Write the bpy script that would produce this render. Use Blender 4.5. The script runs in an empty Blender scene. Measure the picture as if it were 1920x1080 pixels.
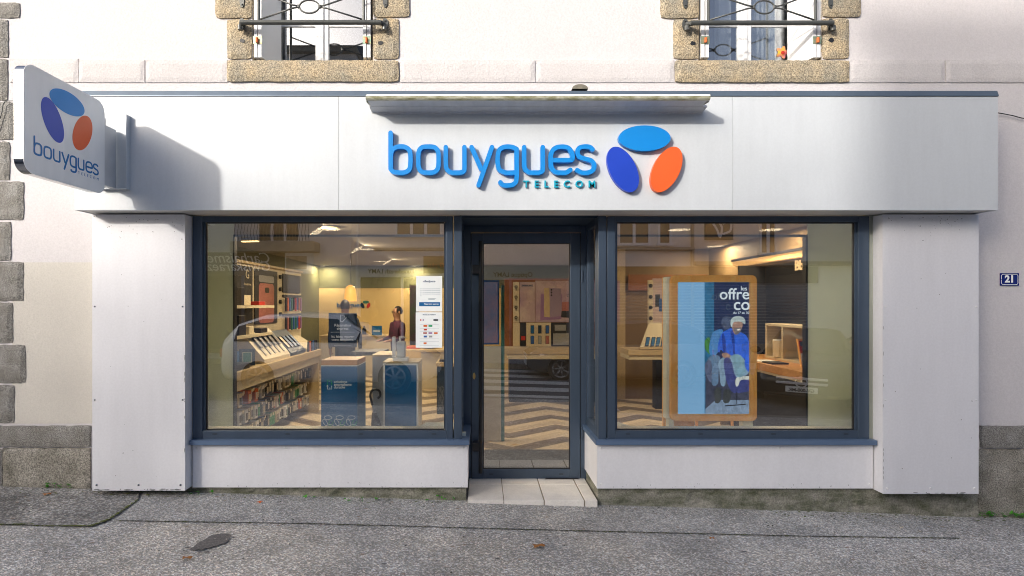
import bpy, bmesh, math, random
from mathutils import Matrix, Vector
random.seed(7)
R = math.radians
PI = math.pi
scene = bpy.context.scene
C = scene.collection

# ---------------------------------------------------------------- camera
cam_d = bpy.data.cameras.new('camera')
cam = bpy.data.objects.new('camera', cam_d)
C.objects.link(cam)
cam.location = (0, -4.17, 1.5)
cam.rotation_euler = (R(90), 0, 0)
cam_d.sensor_width = 36
cam_d.lens = 18.75
cam_d.shift_x = 58 / 1920
cam_d.shift_y = 30 / 1920
cam_d.clip_end = 500
scene.camera = cam

# ---------------------------------------------------------------- sky and sun
SUN = Vector((0.9, 1.0, -0.48)).normalized()           # direction the light travels
world = bpy.data.worlds.new('World')
scene.world = world
world.use_nodes = True
nt = world.node_tree
sky = nt.nodes.new('ShaderNodeTexSky')
sky.sky_type = 'NISHITA'
sky.sun_disc = False
sky.sun_elevation = math.asin(-SUN.z)
sky.sun_rotation = math.atan2(-SUN.x, -SUN.y)
sky.dust_density = 8.0
sky.air_density = 0.8
sky.ozone_density = 2.5
bg = nt.nodes['Background']
bg.inputs[1].default_value = 0.15
nt.links.new(sky.outputs[0], bg.inputs[0])
sun_d = bpy.data.lights.new('sun', 'SUN')
sun_d.energy = 2.0
sun_d.angle = R(1.6)
sun_d.color = (1.0, 0.94, 0.86)
sun = bpy.data.objects.new('sun', sun_d)
C.objects.link(sun)
sun.rotation_euler = SUN.to_track_quat('-Z', 'Y').to_euler()
scene.view_settings.view_transform = 'Standard'
scene.view_settings.look = 'None'
scene.view_settings.exposure = 0.75
scene.view_settings.gamma = 1.0
scene.cycles.pixel_filter_type = 'BLACKMAN_HARRIS'
scene.cycles.filter_width = 1.0

# ---------------------------------------------------------------- helpers
def P(px, py, y):
    """point of the photograph at depth y (street axis)"""
    d = 4.17 + y
    return Vector(((px - 902) * d / 1000, y, 1.5 + (570 - py) * d / 1000))
def PX(px, y): return P(px, 0, y).x
def PZ(py, y): return P(0, py, y).z

def mat(name, col, rough=0.6, metal=0.0, var=0.0, vscale=8.0, bump=0.0, bscale=60.0, spec=0.5, emit=None, estr=0.0,
        speck=0.0, sscale=200.0, stretch=(1, 1, 1), col2=None, detail=4.0, bdist=0.01):
    m = bpy.data.materials.new(name)
    m.use_nodes = True
    n, l = m.node_tree.nodes, m.node_tree.links
    b = n['Principled BSDF']
    b.inputs['Base Color'].default_value = (*col, 1)
    b.inputs['Roughness'].default_value = rough
    b.inputs['Metallic'].default_value = metal
    b.inputs['Specular IOR Level'].default_value = spec
    if emit:
        b.inputs['Emission Color'].default_value = (*emit, 1)
        b.inputs['Emission Strength'].default_value = estr
    tc = mp = None
    if var or bump or speck:
        tc = n.new('ShaderNodeTexCoord'); mp = n.new('ShaderNodeMapping')
        mp.inputs['Scale'].default_value = stretch
        l.new(tc.outputs['Object'], mp.inputs['Vector'])
    last = None
    if var:
        ns = n.new('ShaderNodeTexNoise'); ns.inputs['Scale'].default_value = vscale; ns.inputs['Detail'].default_value = detail
        ns.inputs['Roughness'].default_value = 0.6
        l.new(mp.outputs[0], ns.inputs['Vector'])
        rp = n.new('ShaderNodeMapRange'); rp.inputs[1].default_value = 0.3; rp.inputs[2].default_value = 0.7
        l.new(ns.outputs['Fac'], rp.inputs[0])
        mx = n.new('ShaderNodeMix'); mx.data_type = 'RGBA'
        c2 = col2 if col2 else tuple(c * (1 - var) for c in col)
        mx.inputs[6].default_value = (*c2, 1); mx.inputs[7].default_value = (*col, 1)
        l.new(rp.outputs[0], mx.inputs[0]); last = mx.outputs[2]
    if speck:
        ns = n.new('ShaderNodeTexNoise'); ns.inputs['Scale'].default_value = sscale; ns.inputs['Detail'].default_value = 2
        l.new(tc.outputs['Object'], ns.inputs['Vector'])
        rp = n.new('ShaderNodeMapRange'); rp.inputs[1].default_value = 0.35; rp.inputs[2].default_value = 0.65
        rp.inputs[3].default_value = 1 - speck; rp.inputs[4].default_value = 1 + speck
        l.new(ns.outputs['Fac'], rp.inputs[0])
        vm = n.new('ShaderNodeVectorMath'); vm.operation = 'SCALE'
        if last: l.new(last, vm.inputs[0])
        else: vm.inputs[0].default_value = col
        l.new(rp.outputs[0], vm.inputs['Scale']); last = vm.outputs[0]
    if last: l.new(last, b.inputs['Base Color'])
    if bump:
        nb = n.new('ShaderNodeTexNoise'); nb.inputs['Scale'].default_value = bscale; nb.inputs['Detail'].default_value = 3
        l.new(tc.outputs['Object'], nb.inputs['Vector'])
        bp = n.new('ShaderNodeBump'); bp.inputs['Strength'].default_value = bump; bp.inputs['Distance'].default_value = bdist
        l.new(nb.outputs['Fac'], bp.inputs['Height']); l.new(bp.outputs[0], b.inputs['Normal'])
    return m

def glass_mat(name, base=0.08, tint=(0.93, 0.96, 0.95), power=1.0):
    m = bpy.data.materials.new(name); m.use_nodes = True
    n, l = m.node_tree.nodes, m.node_tree.links
    n.remove(n['Principled BSDF'])
    out = n['Material Output']
    tr = n.new('ShaderNodeBsdfTransparent'); tr.inputs[0].default_value = (*tint, 1)
    gl = n.new('ShaderNodeBsdfGlossy'); gl.inputs['Roughness'].default_value = 0.0
    ge = n.new('ShaderNodeNewGeometry')
    dt = n.new('ShaderNodeVectorMath'); dt.operation = 'DOT_PRODUCT'
    l.new(ge.outputs['Incoming'], dt.inputs[0]); l.new(ge.outputs['Normal'], dt.inputs[1])
    def mth(op, a, b=None):
        k = n.new('ShaderNodeMath'); k.operation = op; k.use_clamp = op == 'ADD'
        for i, v in enumerate((a, b)):
            if v is None: continue
            if isinstance(v, (int, float)): k.inputs[i].default_value = v
            else: l.new(v, k.inputs[i])
        return k.outputs[0]
    sch = mth('POWER', mth('SUBTRACT', 1.0, mth('ABSOLUTE', dt.outputs['Value'])), 5.0)
    fac = mth('ADD', mth('MULTIPLY', sch, (1 - base) * power), base)
    mx = n.new('ShaderNodeMixShader')
    l.new(fac, mx.inputs[0]); l.new(tr.outputs[0], mx.inputs[1]); l.new(gl.outputs[0], mx.inputs[2])
    l.new(mx.outputs[0], out.inputs[0])
    return m

def emis(name, col, s=1.0):
    return mat(name, col, 0.4, emit=col, estr=s)

M = {}
def mesh_obj(name, bm, mats, parent=None, smooth=False):
    bmesh.ops.recalc_face_normals(bm, faces=bm.faces)
    me = bpy.data.meshes.new(name)
    bm.to_mesh(me); bm.free()
    if not isinstance(mats, (list, tuple)): mats = [mats]
    for m in mats: me.materials.append(m)
    if smooth:
        for p in me.polygons: p.use_smooth = True
    o = bpy.data.objects.new(name, me)
    C.objects.link(o)
    if parent:
        o.parent = parent
        o.matrix_parent_inverse = Matrix.Translation(-Vector(parent.location))
    return o
def tag(o, label=None, cat=None, group=None, kind=None):
    if label: o['label'] = label
    if cat: o['category'] = cat
    if group: o['group'] = group
    if kind: o['kind'] = kind
    return o
def thing(name, label, cat, loc=(0, 0, 0), group=None, kind=None):
    o = bpy.data.objects.new(name, None)
    o.empty_display_size = 0.1
    C.objects.link(o); o.location = loc
    return tag(o, label, cat, group, kind)
def dup(root, loc, rotz=None, label=None, group=None):
    r = root.copy(); C.objects.link(r); r.location = loc
    if rotz is not None: r.rotation_euler = (0, 0, rotz)
    if label: r['label'] = label
    if group: r['group'] = group
    for ch in list(root.children):
        c = ch.copy(); C.objects.link(c); c.parent = r
        for g in list(ch.children):
            d = g.copy(); C.objects.link(d); d.parent = c
    return r

def bx(bm, x0, x1, y0, y1, z0, z1, bev=0.0, mi=0):
    g = bmesh.ops.create_cube(bm, size=1)
    vs = g['verts']
    bmesh.ops.scale(bm, vec=(x1 - x0, y1 - y0, z1 - z0), verts=vs)
    bmesh.ops.translate(bm, vec=((x0 + x1) / 2, (y0 + y1) / 2, (z0 + z1) / 2), verts=vs)
    fs = set(f for v in vs for f in v.link_faces)
    for f in fs: f.material_index = mi
    if bev:
        es = list(set(e for v in vs for e in v.link_edges))
        bmesh.ops.bevel(bm, geom=es, offset=bev, segments=2, affect='EDGES', profile=0.5)
    return vs
def box(name, m, parent, x0, x1, y0, y1, z0, z1, bev=0.0):
    bm = bmesh.new(); bx(bm, x0, x1, y0, y1, z0, z1, bev)
    return mesh_obj(name, bm, m, parent)
def boxes(name, m, parent, lst, bev=0.0):
    bm = bmesh.new()
    for b in lst: bx(bm, *b[:6], bev, b[6] if len(b) > 6 else 0)
    return mesh_obj(name, bm, m, parent)
def cyl(bm, p0, p1, r0, r1=None, seg=16, mi=0, cap=True):
    p0, p1 = Vector(p0), Vector(p1)
    if r1 is None: r1 = r0
    d = p1 - p0
    g = bmesh.ops.create_cone(bm, cap_ends=cap, segments=seg, radius1=r0, radius2=max(r1, 1e-5), depth=d.length)
    vs = g['verts']
    q = d.to_track_quat('Z', 'Y').to_matrix().to_4x4()
    bmesh.ops.transform(bm, matrix=Matrix.Translation((p0 + p1) / 2) @ q, verts=vs)
    for f in set(f for v in vs for f in v.link_faces): f.material_index = mi
    return vs
def tube(bm, pts, r, seg=8, closed=False, mi=0):
    pts = [Vector(p) for p in pts]
    n = len(pts); rings = []
    for i, p in enumerate(pts):
        a = pts[(i - 1) % n] if (closed or i > 0) else p
        b = pts[(i + 1) % n] if (closed or i < n - 1) else p
        t = (b - a).normalized()
        u = t.orthogonal().normalized() if i == 0 else (u - t * u.dot(t)).normalized()
        w = t.cross(u)
        rr = r[i] if isinstance(r, (list, tuple)) else r
        rings.append([bm.verts.new(p + u * math.cos(2 * PI * k / seg) * rr + w * math.sin(2 * PI * k / seg) * rr) for k in range(seg)])
    m = n if closed else n - 1
    for i in range(m):
        A, B = rings[i], rings[(i + 1) % n]
        for k in range(seg):
            f = bm.faces.new((A[k], A[(k + 1) % seg], B[(k + 1) % seg], B[k])); f.material_index = mi; f.smooth = True
    if not closed:
        bm.faces.new(rings[0]).material_index = mi; bm.faces.new(rings[-1]).material_index = mi
def prism(bm, pts, mp, w0, w1, mi=0):
    a = [bm.verts.new(mp(u, v, w0)) for u, v in pts]
    b = [bm.verts.new(mp(u, v, w1)) for u, v in pts]
    bm.faces.new(a).material_index = mi; bm.faces.new(b).material_index = mi
    n = len(pts)
    for i in range(n):
        bm.faces.new((a[i], a[(i + 1) % n], b[(i + 1) % n], b[i])).material_index = mi
def ell(cx, cy, rx, ry, rot=0, n=48):
    c, s = math.cos(rot), math.sin(rot)
    out = []
    for k in range(n):
        t = 2 * PI * k / n
        x, y = rx * math.cos(t), ry * math.sin(t)
        out.append((cx + x * c - y * s, cy + x * s + y * c))
    return out
def rrect(x0, x1, y0, y1, r, n=6):
    out = []
    for cx, cy, a in ((x1 - r, y1 - r, 0), (x0 + r, y1 - r, 90), (x0 + r, y0 + r, 180), (x1 - r, y0 + r, 270)):
        for k in range(n + 1):
            t = R(a + 90 * k / n)
            out.append((cx + r * math.cos(t), cy + r * math.sin(t)))
    return out
def mapS(x, y, z):  # facing the street: u right, v up, w towards camera
    return lambda u, v, w: (x + u, y - w, z + v)
def mapN(x, y, z):
    return lambda u, v, w: (x - u, y + w, z + v)
def mapE(x, y, z):
    return lambda u, v, w: (x + w, y + u, z + v)
def text(name, body, mp, m, parent, size=0.1, ext=0.001, align='CENTER', bold=0.0, shear=0.0, space=1.0, width=None, w=0.0, lines=1.0):
    cu = bpy.data.curves.new('t', 'FONT')
    cu.body = body; cu.size = size; cu.extrude = ext; cu.align_x = align; cu.offset = bold * (0.15 if size == 0.1 else 1.0); cu.shear = shear
    cu.space_character = space; cu.space_line = lines; cu.resolution_u = 4
    o = bpy.data.objects.new('t', cu); C.objects.link(o)
    dg = bpy.context.evaluated_depsgraph_get(); dg.update()
    me = bpy.data.meshes.new_from_object(o.evaluated_get(dg))
    bpy.data.objects.remove(o)
    k = 1.0
    if width:
        xs = [v.co.x for v in me.vertices]; k = width / max(1e-6, max(xs) - min(xs))
    for v in me.vertices:
        v.co = Vector(mp(v.co.x * k, v.co.y * k, v.co.z + ext + w))
    me.name = name
    me.materials.clear(); me.materials.append(m)
    ob = bpy.data.objects.new(name, me); C.objects.link(ob)
    if parent:
        ob.parent = parent; ob.matrix_parent_inverse = Matrix.Translation(-Vector(parent.location))
    return ob
def catmull(pts, closed=False, n=5):
    out = []; N = len(pts)
    rng = range(N if closed else N - 1)
    g = (lambda i: pts[i % N]) if closed else (lambda i: pts[max(0, min(N - 1, i))])
    for i in rng:
        p0, p1, p2, p3 = g(i - 1), g(i), g(i + 1), g(i + 2)
        for k in range(n):
            t = k / n
            out.append(tuple(0.5 * (2 * p1[a] + (p2[a] - p0[a]) * t + (2 * p0[a] - 5 * p1[a] + 4 * p2[a] - p3[a]) * t * t + (3 * p1[a] - p0[a] - 3 * p2[a] + p3[a]) * t ** 3) for a in (0, 1)))
    if not closed: out.append(tuple(pts[-1]))
    return out
def stroke(bm, pts, r, mp, w0, w1, closed=False, curve=True):
    pts = catmull(pts, closed) if curve else pts
    n = len(pts); L, Rr = [], []
    for i, p in enumerate(pts):
        a = pts[(i - 1) % n] if (closed or i) else p
        b = pts[(i + 1) % n] if (closed or i < n - 1) else p
        tx, ty = b[0] - a[0], b[1] - a[1]; q = math.hypot(tx, ty) or 1
        nx, ny = -ty / q, tx / q
        L.append((p[0] + nx * r, p[1] + ny * r)); Rr.append((p[0] - nx * r, p[1] - ny * r))
    m = n if closed else n - 1
    for i in range(m):
        j = (i + 1) % n
        q = [L[i], L[j], Rr[j], Rr[i]]
        A = [bm.verts.new(mp(u, v, w1)) for u, v in q]; bm.faces.new(A)
        for (s, e) in ((0, 1), (2, 3)):
            v = [bm.verts.new(mp(*q[s], w1)), bm.verts.new(mp(*q[e], w1)), bm.verts.new(mp(*q[e], w0)), bm.verts.new(mp(*q[s], w0))]
            bm.faces.new(v)
    if not closed:
        for i, sgn in ((0, 1), (n - 1, -1)):
            p = pts[i]; lx, ly = L[i][0] - p[0], L[i][1] - p[1]
            a0 = math.atan2(ly, lx); K = 10; arc = []
            for k in range(K + 1):
                t = a0 + sgn * PI * k / K
                arc.append((p[0] + r * math.cos(t), p[1] + r * math.sin(t)))
            bm.faces.new([bm.verts.new(mp(u, v, w1)) for u, v in arc])
            for k in range(K):
                bm.faces.new([bm.verts.new(mp(*arc[k], w1)), bm.verts.new(mp(*arc[k + 1], w1)), bm.verts.new(mp(*arc[k + 1], w0)), bm.verts.new(mp(*arc[k], w0))])

# ---------------------------------------------------------------- materials
M['stucco'] = mat('stucco', (0.65, 0.625, 0.635), 0.9, var=0.06, vscale=1.3, bump=0.35, bscale=55, speck=0.04, sscale=90, bdist=0.012)
M['stucco_rough'] = mat('stucco_rough', (0.62, 0.595, 0.595), 0.9, var=0.10, vscale=3, bump=0.45, bscale=60, speck=0.07, sscale=80, bdist=0.012)
M['granite_warm'] = mat('granite_warm', (0.43, 0.34, 0.215), 0.85, var=0.35, vscale=6, col2=(0.27, 0.25, 0.20), bump=0.6, bscale=70, speck=0.5, sscale=110, bdist=0.012)
M['granite_grey'] = mat('granite_grey', (0.28, 0.275, 0.26), 0.9, var=0.3, vscale=7, col2=(0.17, 0.16, 0.14), bump=0.6, bscale=60, speck=0.45, sscale=130, bdist=0.012)
M['plinth'] = mat('plinth', (0.33, 0.31, 0.27), 0.92, var=0.4, vscale=5, col2=(0.17, 0.16, 0.13), bump=0.7, bscale=45, speck=0.45, sscale=110, bdist=0.015)
M['mortar'] = mat('mortar', (0.32, 0.28, 0.22), 0.95, var=0.3, vscale=20)
M['panel'] = mat('white_panel', (0.76, 0.765, 0.80), 0.38, var=0.05, vscale=3, stretch=(3, 3, 0.6), speck=0.02, sscale=60, bump=0.12, bscale=2.2, bdist=0.03)
M['fascia'] = mat('fascia_white', (0.60, 0.635, 0.665), 0.42, var=0.045, vscale=4, stretch=(4, 3, 0.5), speck=0.015, sscale=70, bump=0.12, bscale=1.8, bdist=0.03)
M['frame'] = mat('anthracite_aluminium', (0.068, 0.098, 0.145), 0.3, 0.3, var=0.15, vscale=3, stretch=(4, 4, 0.7))
M['frame_dark'] = mat('black_gasket', (0.012, 0.013, 0.016), 0.5)
M['flash'] = mat('grey_flashing', (0.12, 0.16, 0.21), 0.4, 0.3, var=0.2, vscale=5)
M['glass'] = glass_mat('shop_glass', 0.27, (0.975, 0.985, 0.975), 1.0)
M['glass_up'] = glass_mat('window_glass', 0.3, (0.9, 0.92, 0.93), 1.2)
M['glass_dark'] = mat('dark_glass', (0.02, 0.025, 0.03), 0.04, spec=0.9)
M['white'] = mat('white_paint', (0.8, 0.81, 0.82), 0.35, var=0.04, vscale=6)
M['iron'] = mat('grey_iron', (0.10, 0.105, 0.10), 0.35, 0.3, var=0.2, vscale=10, bump=0.1, bscale=80)
M['brand_blue'] = mat('sign_cyan_blue', (0.0, 0.235, 0.68), 0.35, var=0.06, vscale=4)
M['brand_navy'] = mat('sign_royal_blue', (0.012, 0.055, 0.50), 0.35, var=0.06, vscale=4)
M['brand_orange'] = mat('sign_orange', (0.82, 0.125, 0.022), 0.35, var=0.06, vscale=4)
M['teal_small'] = mat('sign_teal', (0.0, 0.36, 0.52), 0.4)
M['print_blue'] = mat('print_blue', (0.0, 0.15, 0.44), 0.3)
M['chrome'] = mat('brushed_steel', (0.42, 0.43, 0.45), 0.08, 1.0)
M['grime'] = mat('lip_with_algae', (0.55, 0.54, 0.44), 0.6, var=0.5, vscale=14, col2=(0.17, 0.17, 0.06), stretch=(1, 4, 2.5))
M['under'] = mat('grey_sheet', (0.62, 0.63, 0.65), 0.45, var=0.12, vscale=8, stretch=(3, 1, 1))
M['tile'] = mat('cream_floor_tile', (0.80, 0.77, 0.72), 0.5, var=0.16, vscale=7, speck=0.05, sscale=80, bump=0.08, bscale=30)
M['wood'] = mat('honey_wood', (0.98, 0.56, 0.17), 0.4, var=0.35, vscale=9, stretch=(5, 5, 1), col2=(0.95, 0.42, 0.09))
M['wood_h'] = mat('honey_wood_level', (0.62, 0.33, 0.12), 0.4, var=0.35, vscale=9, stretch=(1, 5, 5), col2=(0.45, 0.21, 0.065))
M['oak'] = mat('pale_oak', (0.60, 0.47, 0.27), 0.45, var=0.18, vscale=8, stretch=(4, 1, 4))
M['cream'] = mat('cream_laminate', (0.70, 0.62, 0.45), 0.45, var=0.05, vscale=4)
M['pale'] = mat('pale_lining', (0.80, 0.84, 0.72), 0.5, var=0.05, vscale=2)
M['dark'] = mat('dark_board', (0.022, 0.024, 0.032), 0.5, var=0.3, vscale=5)
M['black'] = mat('black_plastic', (0.012, 0.012, 0.014), 0.35)
M['grey'] = mat('mid_grey', (0.3, 0.31, 0.32), 0.5)
M['kiosk'] = mat('kiosk_blue', (0.005, 0.125, 0.34), 0.35, var=0.15, vscale=4)
M['kiosk2'] = mat('kiosk_navy', (0.01, 0.035, 0.075), 0.35, var=0.2, vscale=4)
M['ink'] = mat('white_ink', (0.85, 0.87, 0.88), 0.5)
M['green_ink'] = mat('green_ink', (0.02, 0.42, 0.12), 0.5)
_m = M['pale']; _n, _l = _m.node_tree.nodes, _m.node_tree.links
_tr = _n.new('ShaderNodeBsdfTranslucent'); _tr.inputs[0].default_value = (0.8, 0.86, 0.74, 1)
_mx = _n.new('ShaderNodeMixShader'); _mx.inputs[0].default_value = 0.45
_l.new(_n['Principled BSDF'].outputs[0], _mx.inputs[1]); _l.new(_tr.outputs[0], _mx.inputs[2]); _l.new(_mx.outputs[0], _n['Material Output'].inputs[0])
M['lining'] = _m; M['pale'] = mat('pale_board', (0.78, 0.82, 0.72), 0.5, var=0.05, vscale=2)
M['paper'] = mat('notice_paper', (0.86, 0.9, 0.9), 0.5, var=0.04, vscale=14)
M['text_navy'] = mat('navy_print', (0.02, 0.05, 0.14), 0.5)
M['olive'] = mat('olive_wall', (0.16, 0.17, 0.085), 0.6, var=0.12, vscale=3)
M['brown_wall'] = mat('brown_wall', (0.25, 0.17, 0.085), 0.6, var=0.12, vscale=2)
M['yellow_wall'] = mat('warm_cream_wall', (0.72, 0.55, 0.26), 0.6, var=0.05, vscale=2)
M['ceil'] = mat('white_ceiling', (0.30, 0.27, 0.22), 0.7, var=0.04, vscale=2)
M['lamp'] = emis('warm_lamp', (1.0, 0.62, 0.22), 3.0)
M['lamp_soft'] = emis('warm_lamp_soft', (1.0, 0.50, 0.09), 0.7)
M['lamp_strip'] = emis('warm_strip', (1.0, 0.58, 0.22), 0.45)
M['skin'] = mat('skin', (0.36, 0.19, 0.12), 0.5)
M['hair'] = mat('dark_hair', (0.015, 0.011, 0.009), 0.6)
M['cloth_dark'] = mat('navy_shirt', (0.018, 0.024, 0.04), 0.8, var=0.3, vscale=20)
M['cloth_mag'] = mat('plum_shirt', (0.11, 0.02, 0.055), 0.8, var=0.4, vscale=12, col2=(0.02, 0.015, 0.03))
M['orange'] = mat('orange_card', (0.62, 0.13, 0.02), 0.5)
M['red'] = mat('red_card', (0.5, 0.03, 0.02), 0.5)
M['green'] = mat('green_card', (0.02, 0.3, 0.12), 0.5)
M['purple'] = mat('lilac_print', (0.36, 0.2, 0.42), 0.4, var=0.3, vscale=3)
M['pink'] = mat('pink_print', (0.48, 0.17, 0.15), 0.35, var=0.3, vscale=3)
M['blue_card'] = mat('blue_card', (0.03, 0.12, 0.4), 0.4)
M['teal'] = mat('teal_paint', (0.03, 0.17, 0.14), 0.5)
M['leaf_green'] = mat('weed_green', (0.06, 0.28, 0.015), 0.6)
M['moss'] = mat('moss', (0.11, 0.14, 0.03), 0.95, var=0.4, vscale=40)
M['leaf_brown'] = mat('dry_leaf', (0.42, 0.18, 0.05), 0.7, var=0.4, vscale=50)

# asphalt: small stones, bump, wear
def asphalt(name, c1, c2, scale=170, bump=0.8, big=0.35):
    m = bpy.data.materials.new(name); m.use_nodes = True
    n, l = m.node_tree.nodes, m.node_tree.links; b = n['Principled BSDF']
    b.inputs['Roughness'].default_value = 0.82
    tc = n.new('ShaderNodeTexCoord')
    vo = n.new('ShaderNodeTexVoronoi'); vo.inputs['Scale'].default_value = scale
    l.new(tc.outputs['Object'], vo.inputs['Vector'])
    sp = n.new('ShaderNodeSeparateColor'); l.new(vo.outputs['Color'], sp.inputs[0])
    pw = n.new('ShaderNodeMath'); pw.operation = 'POWER'; pw.inputs[1].default_value = 2.2; l.new(sp.outputs[0], pw.inputs[0])
    mx = n.new('ShaderNodeMix'); mx.data_type = 'RGBA'
    mx.inputs[6].default_value = (*c1, 1); mx.inputs[7].default_value = (*c2, 1)
    l.new(pw.outputs[0], mx.inputs[0])
    hs = n.new('ShaderNodeMix'); hs.data_type = 'RGBA'; hs.blend_type = 'MULTIPLY'; hs.inputs[0].default_value = 0.35
    l.new(mx.outputs[2], hs.inputs[6])
    tint = n.new('ShaderNodeMix'); tint.data_type = 'RGBA'
    tint.inputs[6].default_value = (1.15, 0.95, 0.75, 1); tint.inputs[7].default_value = (0.8, 0.95, 1.15, 1)
    l.new(sp.outputs[1], tint.inputs[0]); l.new(tint.outputs[2], hs.inputs[7])
    nz = n.new('ShaderNodeTexNoise'); nz.inputs['Scale'].default_value = 2.2; nz.inputs['Detail'].default_value = 6
    nz.inputs['Roughness'].default_value = 0.65
    l.new(tc.outputs['Object'], nz.inputs['Vector'])
    mr = n.new('ShaderNodeMapRange'); mr.inputs[1].default_value = 0.3; mr.inputs[2].default_value = 0.7
    mr.inputs[3].default_value = 1 - big; mr.inputs[4].default_value = 1 + big * 0.5
    l.new(nz.outputs['Fac'], mr.inputs[0])
    vm = n.new('ShaderNodeVectorMath'); vm.operation = 'SCALE'
    l.new(hs.outputs[2], vm.inputs[0]); l.new(mr.outputs[0], vm.inputs['Scale'])
    # brown flecks of leaf litter
    v2 = n.new('ShaderNodeTexVoronoi'); v2.inputs['Scale'].default_value = 7; l.new(tc.outputs['Object'], v2.inputs['Vector'])
    lt = n.new('ShaderNodeMath'); lt.operation = 'LESS_THAN'; lt.inputs[1].default_value = 0.09; l.new(v2.outputs['Distance'], lt.inputs[0])
    lf = n.new('ShaderNodeMath'); lf.operation = 'MULTIPLY'; lf.inputs[1].default_value = 0.55; l.new(lt.outputs[0], lf.inputs[0])
    mb = n.new('ShaderNodeMix'); mb.data_type = 'RGBA'; mb.inputs[7].default_value = (0.22, 0.13, 0.07, 1)
    l.new(lf.outputs[0], mb.inputs[0]); l.new(vm.outputs[0], mb.inputs[6])
    l.new(mb.outputs[2], b.inputs['Base Color'])
    bp = n.new('ShaderNodeBump'); bp.inputs['Strength'].default_value = bump; bp.inputs['Distance'].default_value = 0.006
    l.new(vo.outputs['Distance'], bp.inputs['Height']); l.new(bp.outputs[0], b.inputs['Normal'])
    return m
M['asphalt'] = asphalt('pavement_asphalt', (0.29, 0.285, 0.27), (0.90, 0.885, 0.85), 112, 1.0)
M['asphalt2'] = asphalt('patch_asphalt', (0.26, 0.26, 0.25), (0.80, 0.79, 0.76), 120, 0.8)
M['asphalt3'] = asphalt('old_asphalt', (0.17, 0.168, 0.16), (0.62, 0.61, 0.58), 90, 1.0, 0.6)
M['road'] = asphalt('road_asphalt', (0.08, 0.08, 0.085), (0.22, 0.22, 0.22), 80, 0.4)

# chevron plank floor
def chevron():
    m = bpy.data.materials.new('chevron_plank_floor'); m.use_nodes = True
    n, l = m.node_tree.nodes, m.node_tree.links; b = n['Principled BSDF']; b.inputs['Roughness'].default_value = 0.35
    tc = n.new('ShaderNodeTexCoord'); s = n.new('ShaderNodeSeparateXYZ'); l.new(tc.outputs['Object'], s.inputs[0])
    def mth(op, a, bb=None):
        k = n.new('ShaderNodeMath'); k.operation = op
        for i, v in enumerate((a, bb)):
            if v is None: continue
            if isinstance(v, (int, float)): k.inputs[i].default_value = v
            else: l.new(v, k.inputs[i])
        return k.outputs[0]
    tri = mth('PINGPONG', mth('ADD', s.outputs[0], 10.2), 0.62)
    t = mth('ADD', s.outputs[1], mth('MULTIPLY', tri, 0.75))
    fr = mth('FRACT', mth('DIVIDE', t, 0.62))
    band = mth('LESS_THAN', fr, 0.42)
    pl = mth('FLOOR', mth('DIVIDE', t, 0.155))
    wn = n.new('ShaderNodeTexWhiteNoise'); wn.noise_dimensions = '1D'; l.new(pl, wn.inputs['W'])
    ns = n.new('ShaderNodeTexNoise'); ns.inputs['Scale'].default_value = 14; l.new(tc.outputs['Object'], ns.inputs['Vector'])
    mx = n.new('ShaderNodeMix'); mx.data_type = 'RGBA'
    mx.inputs[6].default_value = (0.68, 0.57, 0.41, 1); mx.inputs[7].default_value = (0.19, 0.145, 0.10, 1)
    l.new(band, mx.inputs[0])
    sc = mth('ADD', mth('MULTIPLY', wn.outputs['Value'], 0.25), mth('ADD', mth('MULTIPLY', ns.outputs['Fac'], 0.35), 0.68))
    seam = mth('GREATER_THAN', mth('FRACT', mth('DIVIDE', t, 0.155)), 0.05)
    sc2 = mth('MULTIPLY', sc, mth('ADD', mth('MULTIPLY', seam, 0.35), 0.65))
    vm = n.new('ShaderNodeVectorMath'); vm.operation = 'SCALE'; l.new(mx.outputs[2], vm.inputs[0]); l.new(sc2, vm.inputs['Scale'])
    l.new(vm.outputs[0], b.inputs['Base Color'])
    return m
M['chevron'] = chevron()

# ---------------------------------------------------------------- ground
GS = -0.030
def gz(x, y=0): return -0.088 + GS * x + (0.012 * min(0.0, y) if y > -3.95 else -0.047)
def ground_sheet(name, m, pts, lift=0.0, kind='structure', sub=0):
    bm = bmesh.new()
    vs = [bm.verts.new((x, y, gz(x, y) + lift)) for x, y in pts]
    bm.faces.new(vs)
    o = mesh_obj(name, bm, m); tag(o, kind=kind)
    return o
bm = bmesh.new()
xs = [-60, -20, -8, 8, 20, 60]; ys = [0.6, -3.9]
for a, b_ in zip(xs[:-1], xs[1:]):
    vs = [bm.verts.new((x, y, gz(x, y))) for x, y in ((a, 0.6), (b_, 0.6), (b_, -3.9), (a, -3.9))]; bm.faces.new(vs)
tag(mesh_obj('pavement', bm, M['asphalt']), kind='structure')
def rz(x): return -0.27 + GS * x
bm = bmesh.new()
vs = [bm.verts.new((x, y, rz(x) - 0.004)) for x, y in ((-120, 60), (120, 60), (120, -120), (-120, -120))]; bm.faces.new(vs)
tag(mesh_obj('ground', bm, M['road']), kind='structure')
bm = bmesh.new()
vs = [bm.verts.new((x, y, rz(x))) for x, y in ((-60, -4.05), (60, -4.05), (60, -9.4), (-60, -9.4))]; bm.faces.new(vs)
tag(mesh_obj('road', bm, M['road']), kind='structure')
def slab(name, x0, x1, y0, y1, top, thick, m):
    bm = bmesh.new()
    v = [bm.verts.new((x, y, top(x) - t)) for t in (0, thick) for x, y in ((x0, y0), (x1, y0), (x1, y1), (x0, y1))]
    for f in ((0, 1, 2, 3), (4, 5, 6, 7), (0, 1, 5, 4), (1, 2, 6, 5), (2, 3, 7, 6), (3, 0, 4, 7)): bm.faces.new([v[i] for i in f])
    o = mesh_obj(name, bm, m); tag(o, kind='structure'); return o
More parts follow.
